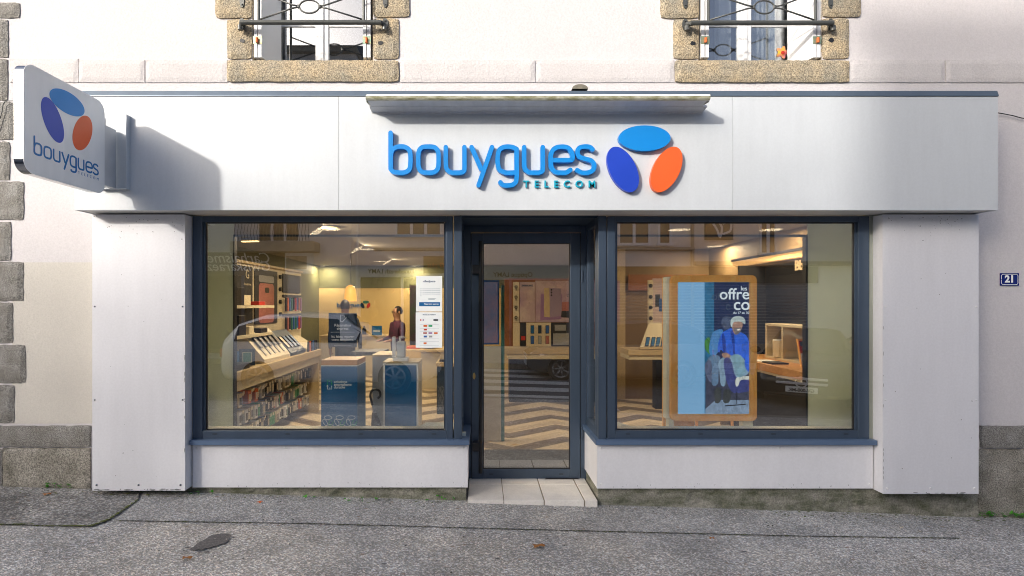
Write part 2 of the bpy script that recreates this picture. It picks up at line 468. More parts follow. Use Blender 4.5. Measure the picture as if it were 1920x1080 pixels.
slab('kerb', -60, 60, -4.05, -3.9, lambda x: gz(x, -3.9) + 0.003, 0.3, M['granite_grey'])
slab('kerb', -60, 60, -9.4, -9.55, lambda x: rz(x) + 0.13, 0.3, M['granite_grey'])
slab('pavement', -60, 60, -9.55, -11.2, lambda x: rz(x) + 0.128, 0.3, M['asphalt'])
# zebra crossing
bm = bmesh.new()
for k in range(5):
    y = -4.6 - k * 1.0
    vs = [bm.verts.new((x, yy, rz(x) + 0.004)) for x, yy in ((-0.4, y), (2.4, y), (2.4, y - 0.5), (-0.4, y - 0.5))]; bm.faces.new(vs)
tag(mesh_obj('crossing_marking', bm, mat('road_paint', (0.75, 0.75, 0.73), 0.6, var=0.2, vscale=9)), kind='structure')
# repair strip along the shop and the older asphalt to its left
def gp(px, py):
    """pixel -> pavement point"""
    t = (py - 570) / 1000.0
    d = 3.6
    for _ in range(12):
        x = (px - 902) * d / 1000; d = (1.5 - gz(x, d - 4.17)) / t
    return ((px - 902) * d / 1000, d - 4.17)
strip = [gp(215, 976), gp(600, 982), gp(960, 992), gp(1250, 999), gp(1500, 1005), gp(1800, 1009), gp(1740, 975), gp(1690, 960)]
ground_sheet('pavement_patch', M['asphalt2'], strip + [(3.1, 0.5), (-2.9, 0.5), gp(262, 940)], 0.003)
old = [(-6.5, 0.5), (-2.95, 0.5), gp(258, 938), gp(205, 975), gp(170, 988), gp(60, 985), gp(-60, 983), (-6.5, -0.4)]
ground_sheet('pavement_patch', M['asphalt3'], old, 0.004)
# moss and grit in the joints
bm = bmesh.new()
def clump(bm, x, y, z, r, n=3):
    for _ in range(n):
        a = random.random() * 6.28; q = r * random.random()
        g = bmesh.ops.create_icosphere(bm, subdivisions=1, radius=r * random.uniform(0.25, 0.6))
        bmesh.ops.scale(bm, vec=(1.4, 0.8, 0.3), verts=g['verts'])
        bmesh.ops.translate(bm, vec=(x + q * math.cos(a), y + q * math.sin(a) * 0.5, z), verts=g['verts'])
for a, b_ in zip(strip[:6], strip[1:6]):
    L = math.dist(a, b_)
    for k in range(int(L / 0.02)):
        t = random.random()
        if random.random() < 0.75: clump(bm, a[0] + (b_[0] - a[0]) * t, a[1] + (b_[1] - a[1]) * t - 0.003, gz(a[0] + (b_[0] - a[0]) * t, -0.4) + 0.002, random.uniform(0.005, 0.011), 2)
for k in range(150):
    x = random.uniform(-4.2, -0.2) if random.random() < 0.6 else random.uniform(2.2, 4.2); y = random.uniform(-0.02, 0.12)
    clump(bm, x, y, gz(x) + 0.008, random.uniform(0.005, 0.016), 2)
for a, b_ in ((old[4], old[5]), (old[5], old[6]), (old[2], old[3]), (old[3], old[4])):
    for k in range(45):
        t = random.random(); clump(bm, a[0] + (b_[0] - a[0]) * t, a[1] + (b_[1] - a[1]) * t, gz(a[0]) + 0.004, 0.012, 2)
tag(mesh_obj('moss', bm, M['moss']), 'dark green moss in the pavement joints along the shop base', 'moss', kind='stuff')
# loose grit: pale and dark crumbs lying on the asphalt
for nm_, mt, cnt in (('grit', mat('pale_grit', (0.8, 0.78, 0.72), 0.9), 330), ('grit', mat('dark_grit', (0.05, 0.045, 0.04), 0.9), 260)):
    bm = bmesh.new()
    for k in range(cnt):
        x = random.uniform(-4.2, 4.6); y = random.uniform(-1.3, 0.1) if k % 3 else random.uniform(-0.35, 0.1); s_ = random.uniform(0.0022, 0.0055)
        g = bmesh.ops.create_icosphere(bm, subdivisions=1, radius=s_); bmesh.ops.scale(bm, vec=(random.uniform(0.8, 1.8), 1, 0.6), verts=g['verts']); bmesh.ops.translate(bm, vec=(x, y, gz(x, y) + 0.006), verts=g['verts'])
    tag(mesh_obj(nm_, bm, mt), 'loose grit and crumbs scattered over the asphalt pavement', 'grit', kind='stuff')
# tar stain, leaves, weeds
st = [gp(a + random.uniform(-1.5, 1.5), b_ + random.uniform(-0.7, 0.7)) for a, b_ in ((433, 1004), (426, 1002), (417, 1001.5), (406, 1003), (398, 1003), (390, 1008), (383, 1012), (377, 1015), (370, 1021), (362, 1026), (356, 1031), (362, 1034), (372, 1031), (379, 1033), (386, 1028), (393, 1030), (400, 1024), (408, 1026), (413, 1021), (422, 1020), (428, 1014), (433, 1009))]
ground_sheet('tar_stain', mat('tar', (0.15, 0.145, 0.15), 0.7, bump=0.6, bscale=150, var=0.5, vscale=45, speck=0.4, sscale=120, col2=(0.08, 0.078, 0.08)), st, 0.004)
def leaf(px, py, s, rot, lab, m='leaf_brown'):
    x, y = gp(px, py); z = gz(x, y) + 0.012
    bm = bmesh.new()
    out = []
    for k in range(18):
        t = 2 * PI * k / 18
        q = s * (0.75 + 0.35 * abs(math.cos(2.5 * t))) * (0.9 + 0.2 * random.random())
        out.append(bm.verts.new((x + q * math.cos(t + rot) * 1.1, y + q * math.sin(t + rot) * 0.65, z + 0.006 * math.sin(3 * t))))
    c = bm.verts.new((x, y, z + 0.004))
    for k in range(18): bm.faces.new((c, out[k], out[(k + 1) % 18]))
    cyl(bm, (x, y, z), (x + s * 1.7 * math.cos(rot), y + s * math.sin(rot), z + 0.006), 0.0015, 0.001, 5)
    return tag(mesh_obj('fallen_leaf', bm, M[m], smooth=True), lab, 'leaf', 'fallen leaves on the pavement')
for k_, (a_, b_) in enumerate(((372, 1036), (352, 1027), (388, 1036), (438, 1009), (345, 1033), (1395, 1035), (932, 1048), (720, 1058))):
    c_ = gp(a_, b_); q_ = random.uniform(0.006, 0.014)
    ground_sheet('tar_spot', bpy.data.materials['tar'], [(c_[0] + q_ * 1.6 * math.cos(t) * random.uniform(0.7, 1.2), c_[1] + q_ * math.sin(t) * random.uniform(0.7, 1.2)) for t in [2 * PI * k / 9 for k in range(9)]], 0.004)
leaf(1010, 1026, 0.037, 0.3, 'large dry brown leaf lying alone on the pavement below the door')
leaf(487, 944, 0.020, 1.3, 'small orange leaf near the moss line under the left window', 'orange')
leaf(88, 929, 0.028, 0.8, 'rusty leaf caught in a crack of the dark old asphalt at left')
leaf(1089, 904, 0.014, 0.2, 'tiny orange leaf in the right corner of the doorstep', 'orange')
leaf(1335, 1012, 0.016, 2.0, 'small brown leaf just below the joint under the right window')
leaf(350, 1049, 0.026, 0.2, 'thin dark curled leaf near the bottom of the picture left of centre')
leaf(1690, 992, 0.013, 0.1, 'small pale scrap leaf on the pavement under the right pillar', 'cream')
def weed(px, py, n, w, lab):
    x0, y0 = gp(px, py); y0 = max(y0, 0.05)
    bm = bmesh.new()
    for k in range(n):
        x = x0 + random.uniform(-w, w); y = y0 + random.uniform(-0.05, 0.03); z = gz(x, y) + random.uniform(0.01, 0.045)
        a = random.random() * 6.28; t = random.uniform(-0.5, 0.9); s = random.uniform(0.008, 0.02)
        M3 = Matrix.Translation((x, y, z)) @ Matrix.Rotation(a, 4, 'Z') @ Matrix.Rotation(t, 4, 'X')
        vs = [bm.verts.new(M3 @ Vector((s * math.cos(q) * 0.7, s * math.sin(q), 0))) for q in [2 * PI * i / 7 for i in range(7)]]
        bm.faces.new(vs)
        if k % 3 == 0: cyl(bm, (x, y, gz(x)), (x, y, z), 0.0012, 0.001, 4)
    return tag(mesh_obj('weed', bm, M['leaf_green']), lab, 'weed', 'weeds at the wall foot', 'stuff')
weed(118, 913, 55, 0.10, 'bright green weed tuft at the wall foot left of the left pillar')
weed(1875, 968, 90, 0.20, 'low green weeds spreading at the wall foot below the house number')
weed(640, 937, 12, 0.30, 'sparse green seedlings along the mossy base below the left window')
weed(825, 939, 10, 0.12, 'few green seedlings by the left edge of the doorstep')
weed(380, 925, 9, 0.10, 'tiny green seedlings under the inner edge of the left pillar')
LAMP_W = 17.5
TALL_LEAVES = 750
TREE_X0, TREE_DX, TREE_N, TREE_TOP, TREE_LEAVES, TREE_CZ, TREE_RZ = -19.8, 1.3, 9, 9.4, 1350, 7.9, 1.7
# ================================================================ the building
B = thing('building', 'rendered stone house with granite corner stones that holds the shop', 'building', (0, 0.15, 0))
WY = 0.15
bm = bmesh.new()
WB = 0.62          # back of the wall
zt = 6.6
uw = [(PX(473, WY), PX(700, WY)), (PX(1309, WY), PX(1541, WY))]
uz0, uz1 = PZ(116, WY), 5.45
ZL = 2.23
bx(bm, -7.0, -2.97, WY, WB, -0.6, ZL)
bx(bm, 3.84, 9.0, WY, WB, -0.6, ZL)
bx(bm, -7.0, 9.0, WY, WB, ZL, uz0)
bx(bm, -7.0, uw[0][0], WY, WB, uz0, uz1); bx(bm, uw[0][1], uw[1][0], WY, WB, uz0, uz1); bx(bm, uw[1][1], 9.0, WY, WB, uz0, uz1)
bx(bm, -7.0, 9.0, WY, WB, uz1, zt)
mesh_obj('wall', bm, M['stucco'], B)
# smoother cream repaint of the lower left wall
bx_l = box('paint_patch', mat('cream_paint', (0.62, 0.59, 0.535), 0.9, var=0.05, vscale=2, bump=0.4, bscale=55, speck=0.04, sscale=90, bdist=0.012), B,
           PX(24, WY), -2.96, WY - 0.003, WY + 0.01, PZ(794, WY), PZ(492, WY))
box('eaves_course', M['granite_grey'], B, -7.1, 9.1, WY - 0.12, WB, zt, zt + 0.2, 0.01)

def stone_mesh(name, x0, x1, z0, z1, m, proud=0.018, lab=None, bev=0.012, jit=0.0035, cc=0.004, lump=0.5):
    bm = bmesh.new()
    y0, y1 = WY - proud, WY + 0.02
    nx = max(2, int((x1 - x0) / 0.035)); nz = max(2, int((z1 - z0) / 0.035))
    grid = [[None] * (nz + 1) for _ in range(nx + 1)]
    for i in range(nx + 1):
        for j in range(nz + 1):
            e = min(i, nx - i, j, nz - j)
            q = jit * (1.0 if e == 0 else 0.5)
            x = x0 + (x1 - x0) * i / nx + random.uniform(-q, q) * (1 if e == 0 else 0.3)
            z = z0 + (z1 - z0) * j / nz + random.uniform(-q, q) * (1 if e == 0 else 0.3)
            y = y0 + (bev * 0.9 if e == 0 else random.uniform(-0.002, 0.003) * lump)
            if e == 0 and i in (0, nx) and j in (0, nz): x += (cc if i == 0 else -cc); z += (cc if j == 0 else -cc)
            grid[i][j] = bm.verts.new((x, y, z))
    for i in range(nx):
        for j in range(nz):
            bm.faces.new((grid[i][j], grid[i + 1][j], grid[i + 1][j + 1], grid[i][j + 1]))
    rim = [grid[i][0] for i in range(nx + 1)] + [grid[nx][j] for j in range(1, nz + 1)] + [grid[i][nz] for i in range(nx - 1, -1, -1)] + [grid[0][j] for j in range(nz - 1, 0, -1)]
    bk = [bm.verts.new((v.co.x, y1, v.co.z)) for v in rim]
    for i in range(len(rim)):
        j = (i + 1) % len(rim); bm.faces.new((rim[i], bk[i], bk[j], rim[j]))
    o = mesh_obj(name, bm, m, B)
    if lab: o['label'] = lab
    return o
def st_px(name, a, b_, c, d, m, **k):   # px left, right, top, bottom
    return stone_mesh(name, PX(a, WY), PX(b_, WY), PZ(d, WY) + 0.004, PZ(c, WY) - 0.004, m, **k)
# corner stones on the left
for a, t0, t1 in ((38, 5, 35), (16, 36, 109), (15, 110, 190), (28, 191, 263), (19, 265, 339), (45, 340, 413), (21, 415, 489), (45, 490, 565), (25, 566, 644), (49, 646, 719), (28, 721, 794)):
    st_px('corner_stone', -75 if a > 30 else -60, a, t0, t1, M['granite_grey'])
# bush hammered plinth courses
st_px('plinth_course', -140, 171, 797, 837, M['granite_grey'], proud=0.035, cc=0.0, jit=0.003)
st_px('plinth_block', 8, 171, 839, 918, M['plinth'], proud=0.026, cc=0.0, jit=0.003)
st_px('plinth_block', -140, 6, 841, 918, M['granite_grey'], proud=0.02)
st_px('plinth_course', 2084, 2800, 797, 839, M['granite_grey'], proud=0.035, cc=0.0, jit=0.003)
st_px('plinth_block', 2084, 2800, 841, 1010, M['plinth'], proud=0.024, cc=0.0, jit=0.002)
st_px('plinth_course', -700, -144, 797, 839, M['granite_grey'], proud=0.035, cc=0.0, jit=0.003)
st_px('plinth_block', -700, -144, 841, 918, M['plinth'], proud=0.024, cc=0.0, jit=0.002)
st_px('plinth_course', 1836, 2080, 797, 839, M['granite_grey'], proud=0.035, cc=0.0, jit=0.003)
st_px('plinth_block', 1828, 2080, 841, 985, M['plinth'], proud=0.024, cc=0.0, jit=0.002)
# rough band course under the upper windows
for a, b_ in ((20, 148), (149, 272), (274, 427), (750, 1003), (1005, 1263), (1591, 1770), (1772, 1925), (1927, 2080), (2082, 2400), (2402, 2760), (-420, -82)):
    st_px('band_course', a, b_, 112 if a > 100 else 110, 156, M['stucco_rough'], proud=0.014, jit=0.001, bev=0.007, cc=0.0, lump=0.2)
# granite window surrounds
for (sl, jl, jr) in (((427, 748, 114, 155), (427, 473, 405), (700, 748, 768)), ((1265, 1590, 114, 156), (1262, 1309, 1238), (1541, 1590, 1612))):
    st_px('window_sill_stone', *sl, M['granite_warm'], proud=0.03, jit=0.003, cc=0.004)
    st_px('jamb_stone', jl[0], jl[1], 37, 112, M['granite_warm'], proud=0.022, jit=0.003, cc=0.005)
    st_px('jamb_stone', jl[2], jl[1], -50, 36, M['granite_warm'], proud=0.024, jit=0.003, cc=0.006)
    st_px('jamb_stone', jl[0], jl[1], -130, -52, M['granite_warm'], proud=0.022, jit=0.003, cc=0.005)
    st_px('jamb_stone', jl[2], jl[1], -215, -132, M['granite_warm'], proud=0.024, jit=0.003, cc=0.006)
    st_px('jamb_stone', jr[0], jr[1], 35, 112, M['granite_warm'], proud=0.022, jit=0.003, cc=0.005)
    st_px('jamb_stone', jr[0], jr[2], -50, 34, M['granite_warm'], proud=0.024, jit=0.003, cc=0.006)
    st_px('jamb_stone', jr[0], jr[1], -130, -52, M['granite_warm'], proud=0.022, jit=0.003, cc=0.005)
    st_px('jamb_stone', jr[0], jr[2], -215, -132, M['granite_warm'], proud=0.024, jit=0.003, cc=0.006)
    # inner returns of the opening in the same granite
    X0, X1 = PX(jl[1], WY), PX(jr[0], WY)
    boxes('reveal_stone', M['granite_warm'], B, [(X0 - 0.004, X0 + 0.008, WY + 0.004, WB, uz0 - 0.003, uz1), (X1 - 0.008, X1 + 0.004, WY + 0.004, WB, uz0 - 0.003, uz1), (X0 + 0.008, X1 - 0.008, WY + 0.004, WB, uz0 - 0.01, uz0 + 0.006)])

# ---- upper windows
FY = 0.40
def upper_window(x0, x1, curtains, lab):
    w = box('upper_window', M['white'], B, x0 + 0.008, x0 + 0.05, FY, FY + 0.06, uz0, uz1, 0.003)
    w['label'] = lab
    bmf = bmesh.new()
    fw = 0.055; xm = (x0 + x1) / 2
    for a, b_ in ((x0 + 0.05, x0 + 0.05 + fw), (xm - 0.055, xm - 0.006), (xm + 0.006, xm + 0.055), (x1 - 0.05 - fw, x1 - 0.05)):
        bx(bmf, a, b_, FY - 0.004, FY + 0.05, uz0 + 0.02, uz1, 0.004)
    bx(bmf, xm - 0.016, xm + 0.016, FY - 0.02, FY - 0.004, uz0 + 0.02, uz1, 0.004)
    mesh_obj('sash_frame', bmf, M['white'], w)
    bmr = bmesh.new()
    for a, b_ in ((x0 + 0.105, xm - 0.055), (xm + 0.055, x1 - 0.105)):
        bx(bmr, a, b_, FY, FY + 0.045, uz0 + 0.02, uz0 + 0.05, 0.003)
        zz = uz0 + 0.42
        while zz < uz1: bx(bmr, a, b_, FY + 0.006, FY + 0.03, zz, zz + 0.028); zz += 0.42
    mesh_obj('glazing_bar', bmr, M['white'], w)
    box('pane', M['glass_up'], w, x0 + 0.1, x1 - 0.1, FY + 0.016, FY + 0.02, uz0 + 0.045, uz1)
    box('window_sill', M['white'], w, x0 + 0.01, x1 - 0.01, FY - 0.05, FY + 0.06, uz0 + 0.006, uz0 + 0.022, 0.003)
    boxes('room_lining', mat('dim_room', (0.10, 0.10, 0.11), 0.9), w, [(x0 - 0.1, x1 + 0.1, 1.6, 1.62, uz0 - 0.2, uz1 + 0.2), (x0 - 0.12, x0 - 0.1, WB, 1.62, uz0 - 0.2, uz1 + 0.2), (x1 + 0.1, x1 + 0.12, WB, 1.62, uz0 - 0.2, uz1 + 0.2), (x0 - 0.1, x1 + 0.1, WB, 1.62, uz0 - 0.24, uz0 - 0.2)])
    if curtains:
        bmc = bmesh.new()
        for (a, b_) in ((x0 + 0.3, xm - 0.05), (xm + 0.02, x1 - 0.12)):
            n = 60; pr = None
            for i in range(n + 1):
                x = a + (b_ - a) * i / n; y = FY + 0.12 + 0.022 * math.sin(x * 95 + math.sin(x * 31) * 2) + 0.015 * math.sin(x * 23)
                v = (bmc.verts.new((x, y, uz0 + 0.03)), bmc.verts.new((x, y, uz1)))
                if pr: bmc.faces.new((pr[0], v[0], v[1], pr[1]))
                pr = v
        mc = mat('net_curtain', (0.75, 0.78, 0.82), 0.9)
        mc.node_tree.nodes['Principled BSDF'].inputs['Alpha'].default_value = 0.75
        mesh_obj('curtain', bmc, mc, w, smooth=True)
    return w
w1 = upper_window(*uw[0], False, 'left upper window without curtains')
w2 = upper_window(*uw[1], True, 'right upper window with white net curtains')
# folded louvre shutters inside the openings
def shutters(w, x0, x1, wide_right):
    for side, X, s in (('l', x0 + 0.02, 1), ('r', x1 - 0.02, -1)):
        wide = (side == 'r') == wide_right
        for k in range(2 if wide else 2):
            bm = bmesh.new()
            ang = R(18 if wide else 8); L = 0.235
            xa = X + s * k * 0.034; ya = WY - 0.015
            pts = [(xa, ya), (xa + s * 0.026, ya), (xa + s * (0.026 + L * math.sin(ang if k else 0.03)), ya + L), (xa + s * (L * math.sin(ang if k else 0.03)), ya + L)]
            lo = [bm.verts.new((p[0], p[1], uz0 + 0.03)) for p in pts]; hi = [bm.verts.new((p[0], p[1], uz1)) for p in pts]
            bm.faces.new(lo); bm.faces.new(hi)
            for i in range(4): bm.faces.new((lo[i], lo[(i + 1) % 4], hi[(i + 1) % 4], hi[i]))
            sh = mesh_obj('shutter', bm, M['white'], w)
        boxes('shutter_hinge', mat('zinc', (0.5, 0.42, 0.2), 0.4, 0.7, var=0.5, vscale=30, col2=(0.2, 0.4, 0.35)), w, [(X - 0.004, X + s * 0.062 + 0.002, WY - 0.019, WY - 0.012, PZ(84, WY), PZ(70, WY))] if s > 0 else [(X - 0.062, X + 0.004, WY - 0.019, WY - 0.012, PZ(84, WY), PZ(70, WY))])
        bmk = bmesh.new(); cyl(bmk, (X + s * 0.03, WY - 0.03, PZ(83, WY)), (X + s * 0.03, WY - 0.03, PZ(74, WY)), 0.011, seg=10)
        mesh_obj('hinge_pin', bmk, M['orange'], w)
shutters(w1, *uw[0], False); shutters(w2, *uw[1], True)
# flower sticker in the right upper window
fs = thing('flower_sticker', 'yellow and pink flower sticker low in the right upper window', 'sticker', (PX(1468, FY), FY, PZ(97, FY)))
bm = bmesh.new(); prism(bm, [(0.045 * (1 + 0.25 * math.cos(5 * t)) * math.cos(t), 0.045 * (1 + 0.25 * math.cos(5 * t)) * math.sin(t)) for t in [2 * PI * k / 40 for k in range(40)]], mapS(PX(1468, FY), FY + 0.012, PZ(97, FY)), 0, 0.002)
mesh_obj('petals', bm, mat('yellow_print', (0.8, 0.5, 0.02), 0.5, var=0.6, vscale=18, col2=(0.6, 0.08, 0.25)), fs)
bm = bmesh.new(); prism(bm, ell(0.004, -0.004, 0.016, 0.016, n=16), mapS(PX(1468, FY), FY + 0.009, PZ(97, FY)), 0, 0.002)
mesh_obj('centre', bm, M['red'], fs)

# ---- iron guard rails
def guard(xa, xb, zc, ring, lab):
    y = 0.06
    g = thing('window_guard', lab, 'window guard', ((xa + xb) / 2, y, zc))
    bm = bmesh.new(); cyl(bm, (xa, y, zc), (xb, y, zc), 0.0185, seg=16); mesh_obj('rail', bm, M['iron'], g, smooth=False)
    bm = bmesh.new(); cyl(bm, (xa, y, zc + 0.95), (xb, y, zc + 0.95), 0.0185, seg=16); mesh_obj('rail', bm, M['iron'], g)
    xm = PX(ring, y); r = 0.0065
    a, b_ = xa + 0.14, xb - 0.14
    for X in (a, b_):
        bm = bmesh.new(); cyl(bm, (X, y, zc), (X, y, zc + 0.95), 0.011, seg=10); mesh_obj('upright', bm, M['iron'], g)
    rx, ry = 0.078, 0.052; zr = zc + 0.125
    bm = bmesh.new(); tube(bm, [(xm + rx * math.cos(t), y, zr + ry * math.sin(t)) for t in [2 * PI * k / 28 for k in range(28)]], r, 8, True)
    mesh_obj('ring', bm, M['iron'], g)
    bm = bmesh.new()
    for s, X in ((-1, a), (1, b_)):
        xe = xm + s * (rx + 0.006)
        tube(bm, [(X, y, zc + 0.02), (xe + s * 0.05, y, zr - 0.012), (xe, y, zr - 0.004)], r)
        tube(bm, [(X, y, zc + 0.24), (xe + s * 0.05, y, zr + 0.014), (xe, y, zr + 0.004)], r)
        bx(bm, xe - 0.009, xe + 0.009, y - 0.011, y + 0.011, zr - 0.013, zr + 0.013, 0.003)
    mesh_obj('scroll_bar', bm, M['iron'], g)
    for s, X in ((-1, xa), (1, xb)):
        bm = bmesh.new()
        cyl(bm, (X - s * 0.035, y, zc), (X + s * 0.02, y + 0.04, zc + 0.01), 0.018, seg=12)
        prism(bm, ell(0, 0, 0.024, 0.045, 0, 20), mapS(X + s * 0.02, WY - 0.022, zc + 0.02), 0, 0.012)
        cyl(bm, (X + s * 0.02, WY - 0.034, zc + 0.045), (X + s * 0.02, WY - 0.045, zc + 0.045), 0.008, seg=8)
        cyl(bm, (X + s * 0.02, y + 0.03, zc - 0.01), (X + s * 0.02, y + 0.03, zc - 0.045), 0.019, seg=12)
        mesh_obj('bracket', bm, M['iron'], g)
        bm = bmesh.new(); prism(bm, ell(0, 0, 0.018, 0.05, 0, 16), mapS(X + s * 0.02, WY - 0.026, zc + 0.20), 0, 0.008)
        cyl(bm, (X + s * 0.02, WY - 0.034, zc + 0.175), (X + s * 0.02, WY - 0.042, zc + 0.175), 0.007, seg=8)
        mesh_obj('bracket', bm, M['iron'], g)
guard(PX(452, 0.06), PX(715, 0.06), PZ(42, 0.06), 580, 'grey iron guard rail with oval ring across the left upper window')
guard(PX(1295, 0.06), PX(1562, 0.06), PZ(43, 0.06), 1433, 'grey iron guard rail with oval ring across the right upper window')
# empty fixing holes in the jambs
for px, py in ((457, 79), (715, 83), (1297, 84), (1555, 78)):
    X, Z = PX(px, WY), PZ(py, WY)
    bm = bmesh.new(); prism(bm, [(u + random.uniform(-.004, .004), v + random.uniform(-.004, .004)) for u, v in ell(0, 0, 0.021, 0.018, 0, 9)], mapS(X, WY - 0.0235, Z), -0.002, 0.0015)
    mesh_obj('fixing_hole', bm, M['frame_dark'], B)

# ---- shopfront parts (cladding, windows, door)
F0 = -0.163
# pillars
def pillar(xa, xb, side):
    zb = PZ(920, 0) if side < 0 else PZ(926, 0)
    bm = bmesh.new()
    bx(bm, xa, xb, 0.0, 0.004, zb, 2.2, 0)
    inner = xb if side < 0 else xa
    outer = xa if side < 0 else xb
    bx(bm, inner - 0.004 if side < 0 else inner, inner if side < 0 else inner + 0.004, 0.0045, 0.105, zb + 0.002, 2.2)
    bx(bm, outer if side < 0 else outer - 0.004, outer + 0.004 if side < 0 else outer, 0.0045, WY, zb + 0.002, 2.2)
    o = mesh_obj('pillar_panel', bm, M['panel'], B)
    bm = bmesh.new()
    xs_ = [xa + 0.035, (xa + xb) / 2, xb - 0.035]
    for x in xs_:
        bmesh.ops.create_uvsphere(bm, u_segments=10, v_segments=6, radius=0.0085, matrix=Matrix.Translation((x, -0.001, zb + 0.045)))
    for z in (0.75, 1.48):
        for x in (xa + 0.02, xb - 0.02):
            bmesh.ops.create_uvsphere(bm, u_segments=10, v_segments=6, radius=0.007, matrix=Matrix.Translation((x, -0.001, z)))
    mesh_obj('rivets', bm, M['chrome'] if side < 0 else M['white'], o)
    # chipped paint and grime along the bottom edge
    bm = bmesh.new()
    for k in range(26 if side < 0 else 8):
        x = random.uniform(xa + 0.02, xb - 0.02); w = random.uniform(0.004, 0.03)
        prism(bm, [(u, v) for u, v in ell(0, 0, w, random.uniform(0.002, 0.006), 0, 7)], mapS(x, 0, zb + random.uniform(0.003, 0.012)), 0.0005, 0.0012)
    for k in range(14):
        x = random.uniform(xa + 0.03, xb - 0.03); z = random.uniform(0.1, 2.1); w = random.uniform(0.0015, 0.004)
        prism(bm, ell(0, 0, w, w * random.uniform(0.6, 1.6), random.random() * 3, 7), mapS(x, 0, z), 0.0005, 0.0012)
    for k in range(34):
        x = random.uniform(xa + 0.01, xb - 0.01); z = 2.19 - abs(random.gauss(0, 0.09)); w = random.uniform(0.0012, 0.0045)
        prism(bm, ell(0, 0, w, w * random.uniform(0.6, 1.8), random.random() * 3, 7), mapS(x, 0, z), 0.0005, 0.0012)
    for k in range(12):
        z = random.uniform(0.05, 1.5); prism(bm, ell(0, 0, 0.0025, random.uniform(0.004, 0.02), 0, 7), mapS(inner + (0.004 if side > 0 else -0.004), 0, z), 0.0005, 0.0012)
    mesh_obj('paint_chips', bm, M['grey'], o)['kind'] = 'stuff'
    return o
pillar(PX(173, 0), PX(347, 0), -1)
pillar(PX(1655, 0), PX(1835, 0), 1)
# base panels
FP = 0.092
def base_panel(xa, xb, zb, lab):
    zt_ = PZ(832, FP)
    o = box('base_panel', M['panel'], B, xa, xb, FP, FP + 0.004, zb, zt_)
    bm = bmesh.new()
    n = 4
    for k in range(n):
        x = xa + 0.03 + (xb - xa - 0.06) * k / (n - 1)
        for z in (zb + 0.035, zt_ - 0.035):
            bmesh.ops.create_uvsphere(bm, u_segments=10, v_segments=6, radius=0.007, matrix=Matrix.Translation((x, FP, z)))
    mesh_obj('rivets', bm, M['white'], o)
    bm = bmesh.new()
    for k in range(40):
        x = random.uniform(xa + 0.02, xb - 0.02); z = zb + random.uniform(0.0, 0.1) ** 1.4; w = random.uniform(0.001, 0.003)
        prism(bm, ell(0, 0, w, w * 2.2, 0, 6), mapS(x, FP, z), 0.0005, 0.001)
    mesh_obj('mud_specks', bm, M['grey'], o)['kind'] = 'stuff'
    return o
base_panel(PX(361, FP), PX(877, FP), PZ(914, FP), '')
base_panel(PX(1119.5, FP), PX(1637, FP), PZ(916, FP), '')
# return panels in the door recess
DR = 0.62
XR, XL = PX(1119.5, FP), PX(877, FP)
boxes('return_panel', M['panel'], B, [(XR, XR + 0.004, FP + 0.0045, DR, PZ(916, FP), PZ(832, FP)), (XL - 0.004, XL, FP + 0.0045, DR, PZ(914, FP), PZ(832, FP))])
# concrete base under the cladding
bm = bmesh.new()
nn = 120
def conc(bm, xa, xb, y0, zt0):
    n = int((xb - xa) / 0.05); rows = 5; g = []
    for i in range(n + 1):
        x = xa + (xb - xa) * i / n
        g.append([bm.verts.new((x, y0 + random.uniform(-0.006, 0.006) - 0.02 * (j == 0), gz(x, 0.1) - 0.03 + (zt0 + 0.03 - gz(x, 0.1)) * j / rows)) for j in range(rows + 1)])
    for i in range(n):
        for j in range(rows): bm.faces.new((g[i][j], g[i + 1][j], g[i + 1][j + 1], g[i][j + 1]))
conc(bm, -3.0, XL - 0.015, 0.125, 0.12); conc(bm, XR + 0.015, 4.0, 0.125, 0.12)
bx(bm, XR + 0.014, XR + 0.03, 0.13, DR, -0.3, 0.1); bx(bm, XL - 0.03, XL - 0.014, 0.13, DR, -0.3, 0.1)
mesh_obj('concrete_base', bm, mat('stained_concrete', (0.30, 0.29, 0.25), 0.95, var=0.6, vscale=6, col2=(0.075, 0.085, 0.045), bump=0.7, bscale=40, speck=0.25, sscale=90, stretch=(1, 1, 2.5)), B)

# doorstep tiles
ds = [( -0.10, 0.165), (0.168, 0.468), (0.471, 0.771), (0.774, XR)]
bm = bmesh.new()
for a, b_ in ((XL + 0.0, PX(944, 0.095)), (PX(945, .095), PX(1019, .095)), (PX(1021, .095), PX(1094, .095)), (PX(1096, .095), XR)):
    for y0, y1 in ((0.07, 0.445), (0.449, 0.72)):
        z = -0.062
        vs = bx(bm, a + 0.001, b_ - 0.001, y0, y1, z - 0.13, z, 0.003)
mesh_obj('doorstep_tiles', bm, M['tile'], B)
box('doorstep_bed', M['mortar'], B, XL, XR, 0.08, 0.72, -0.3, -0.066)

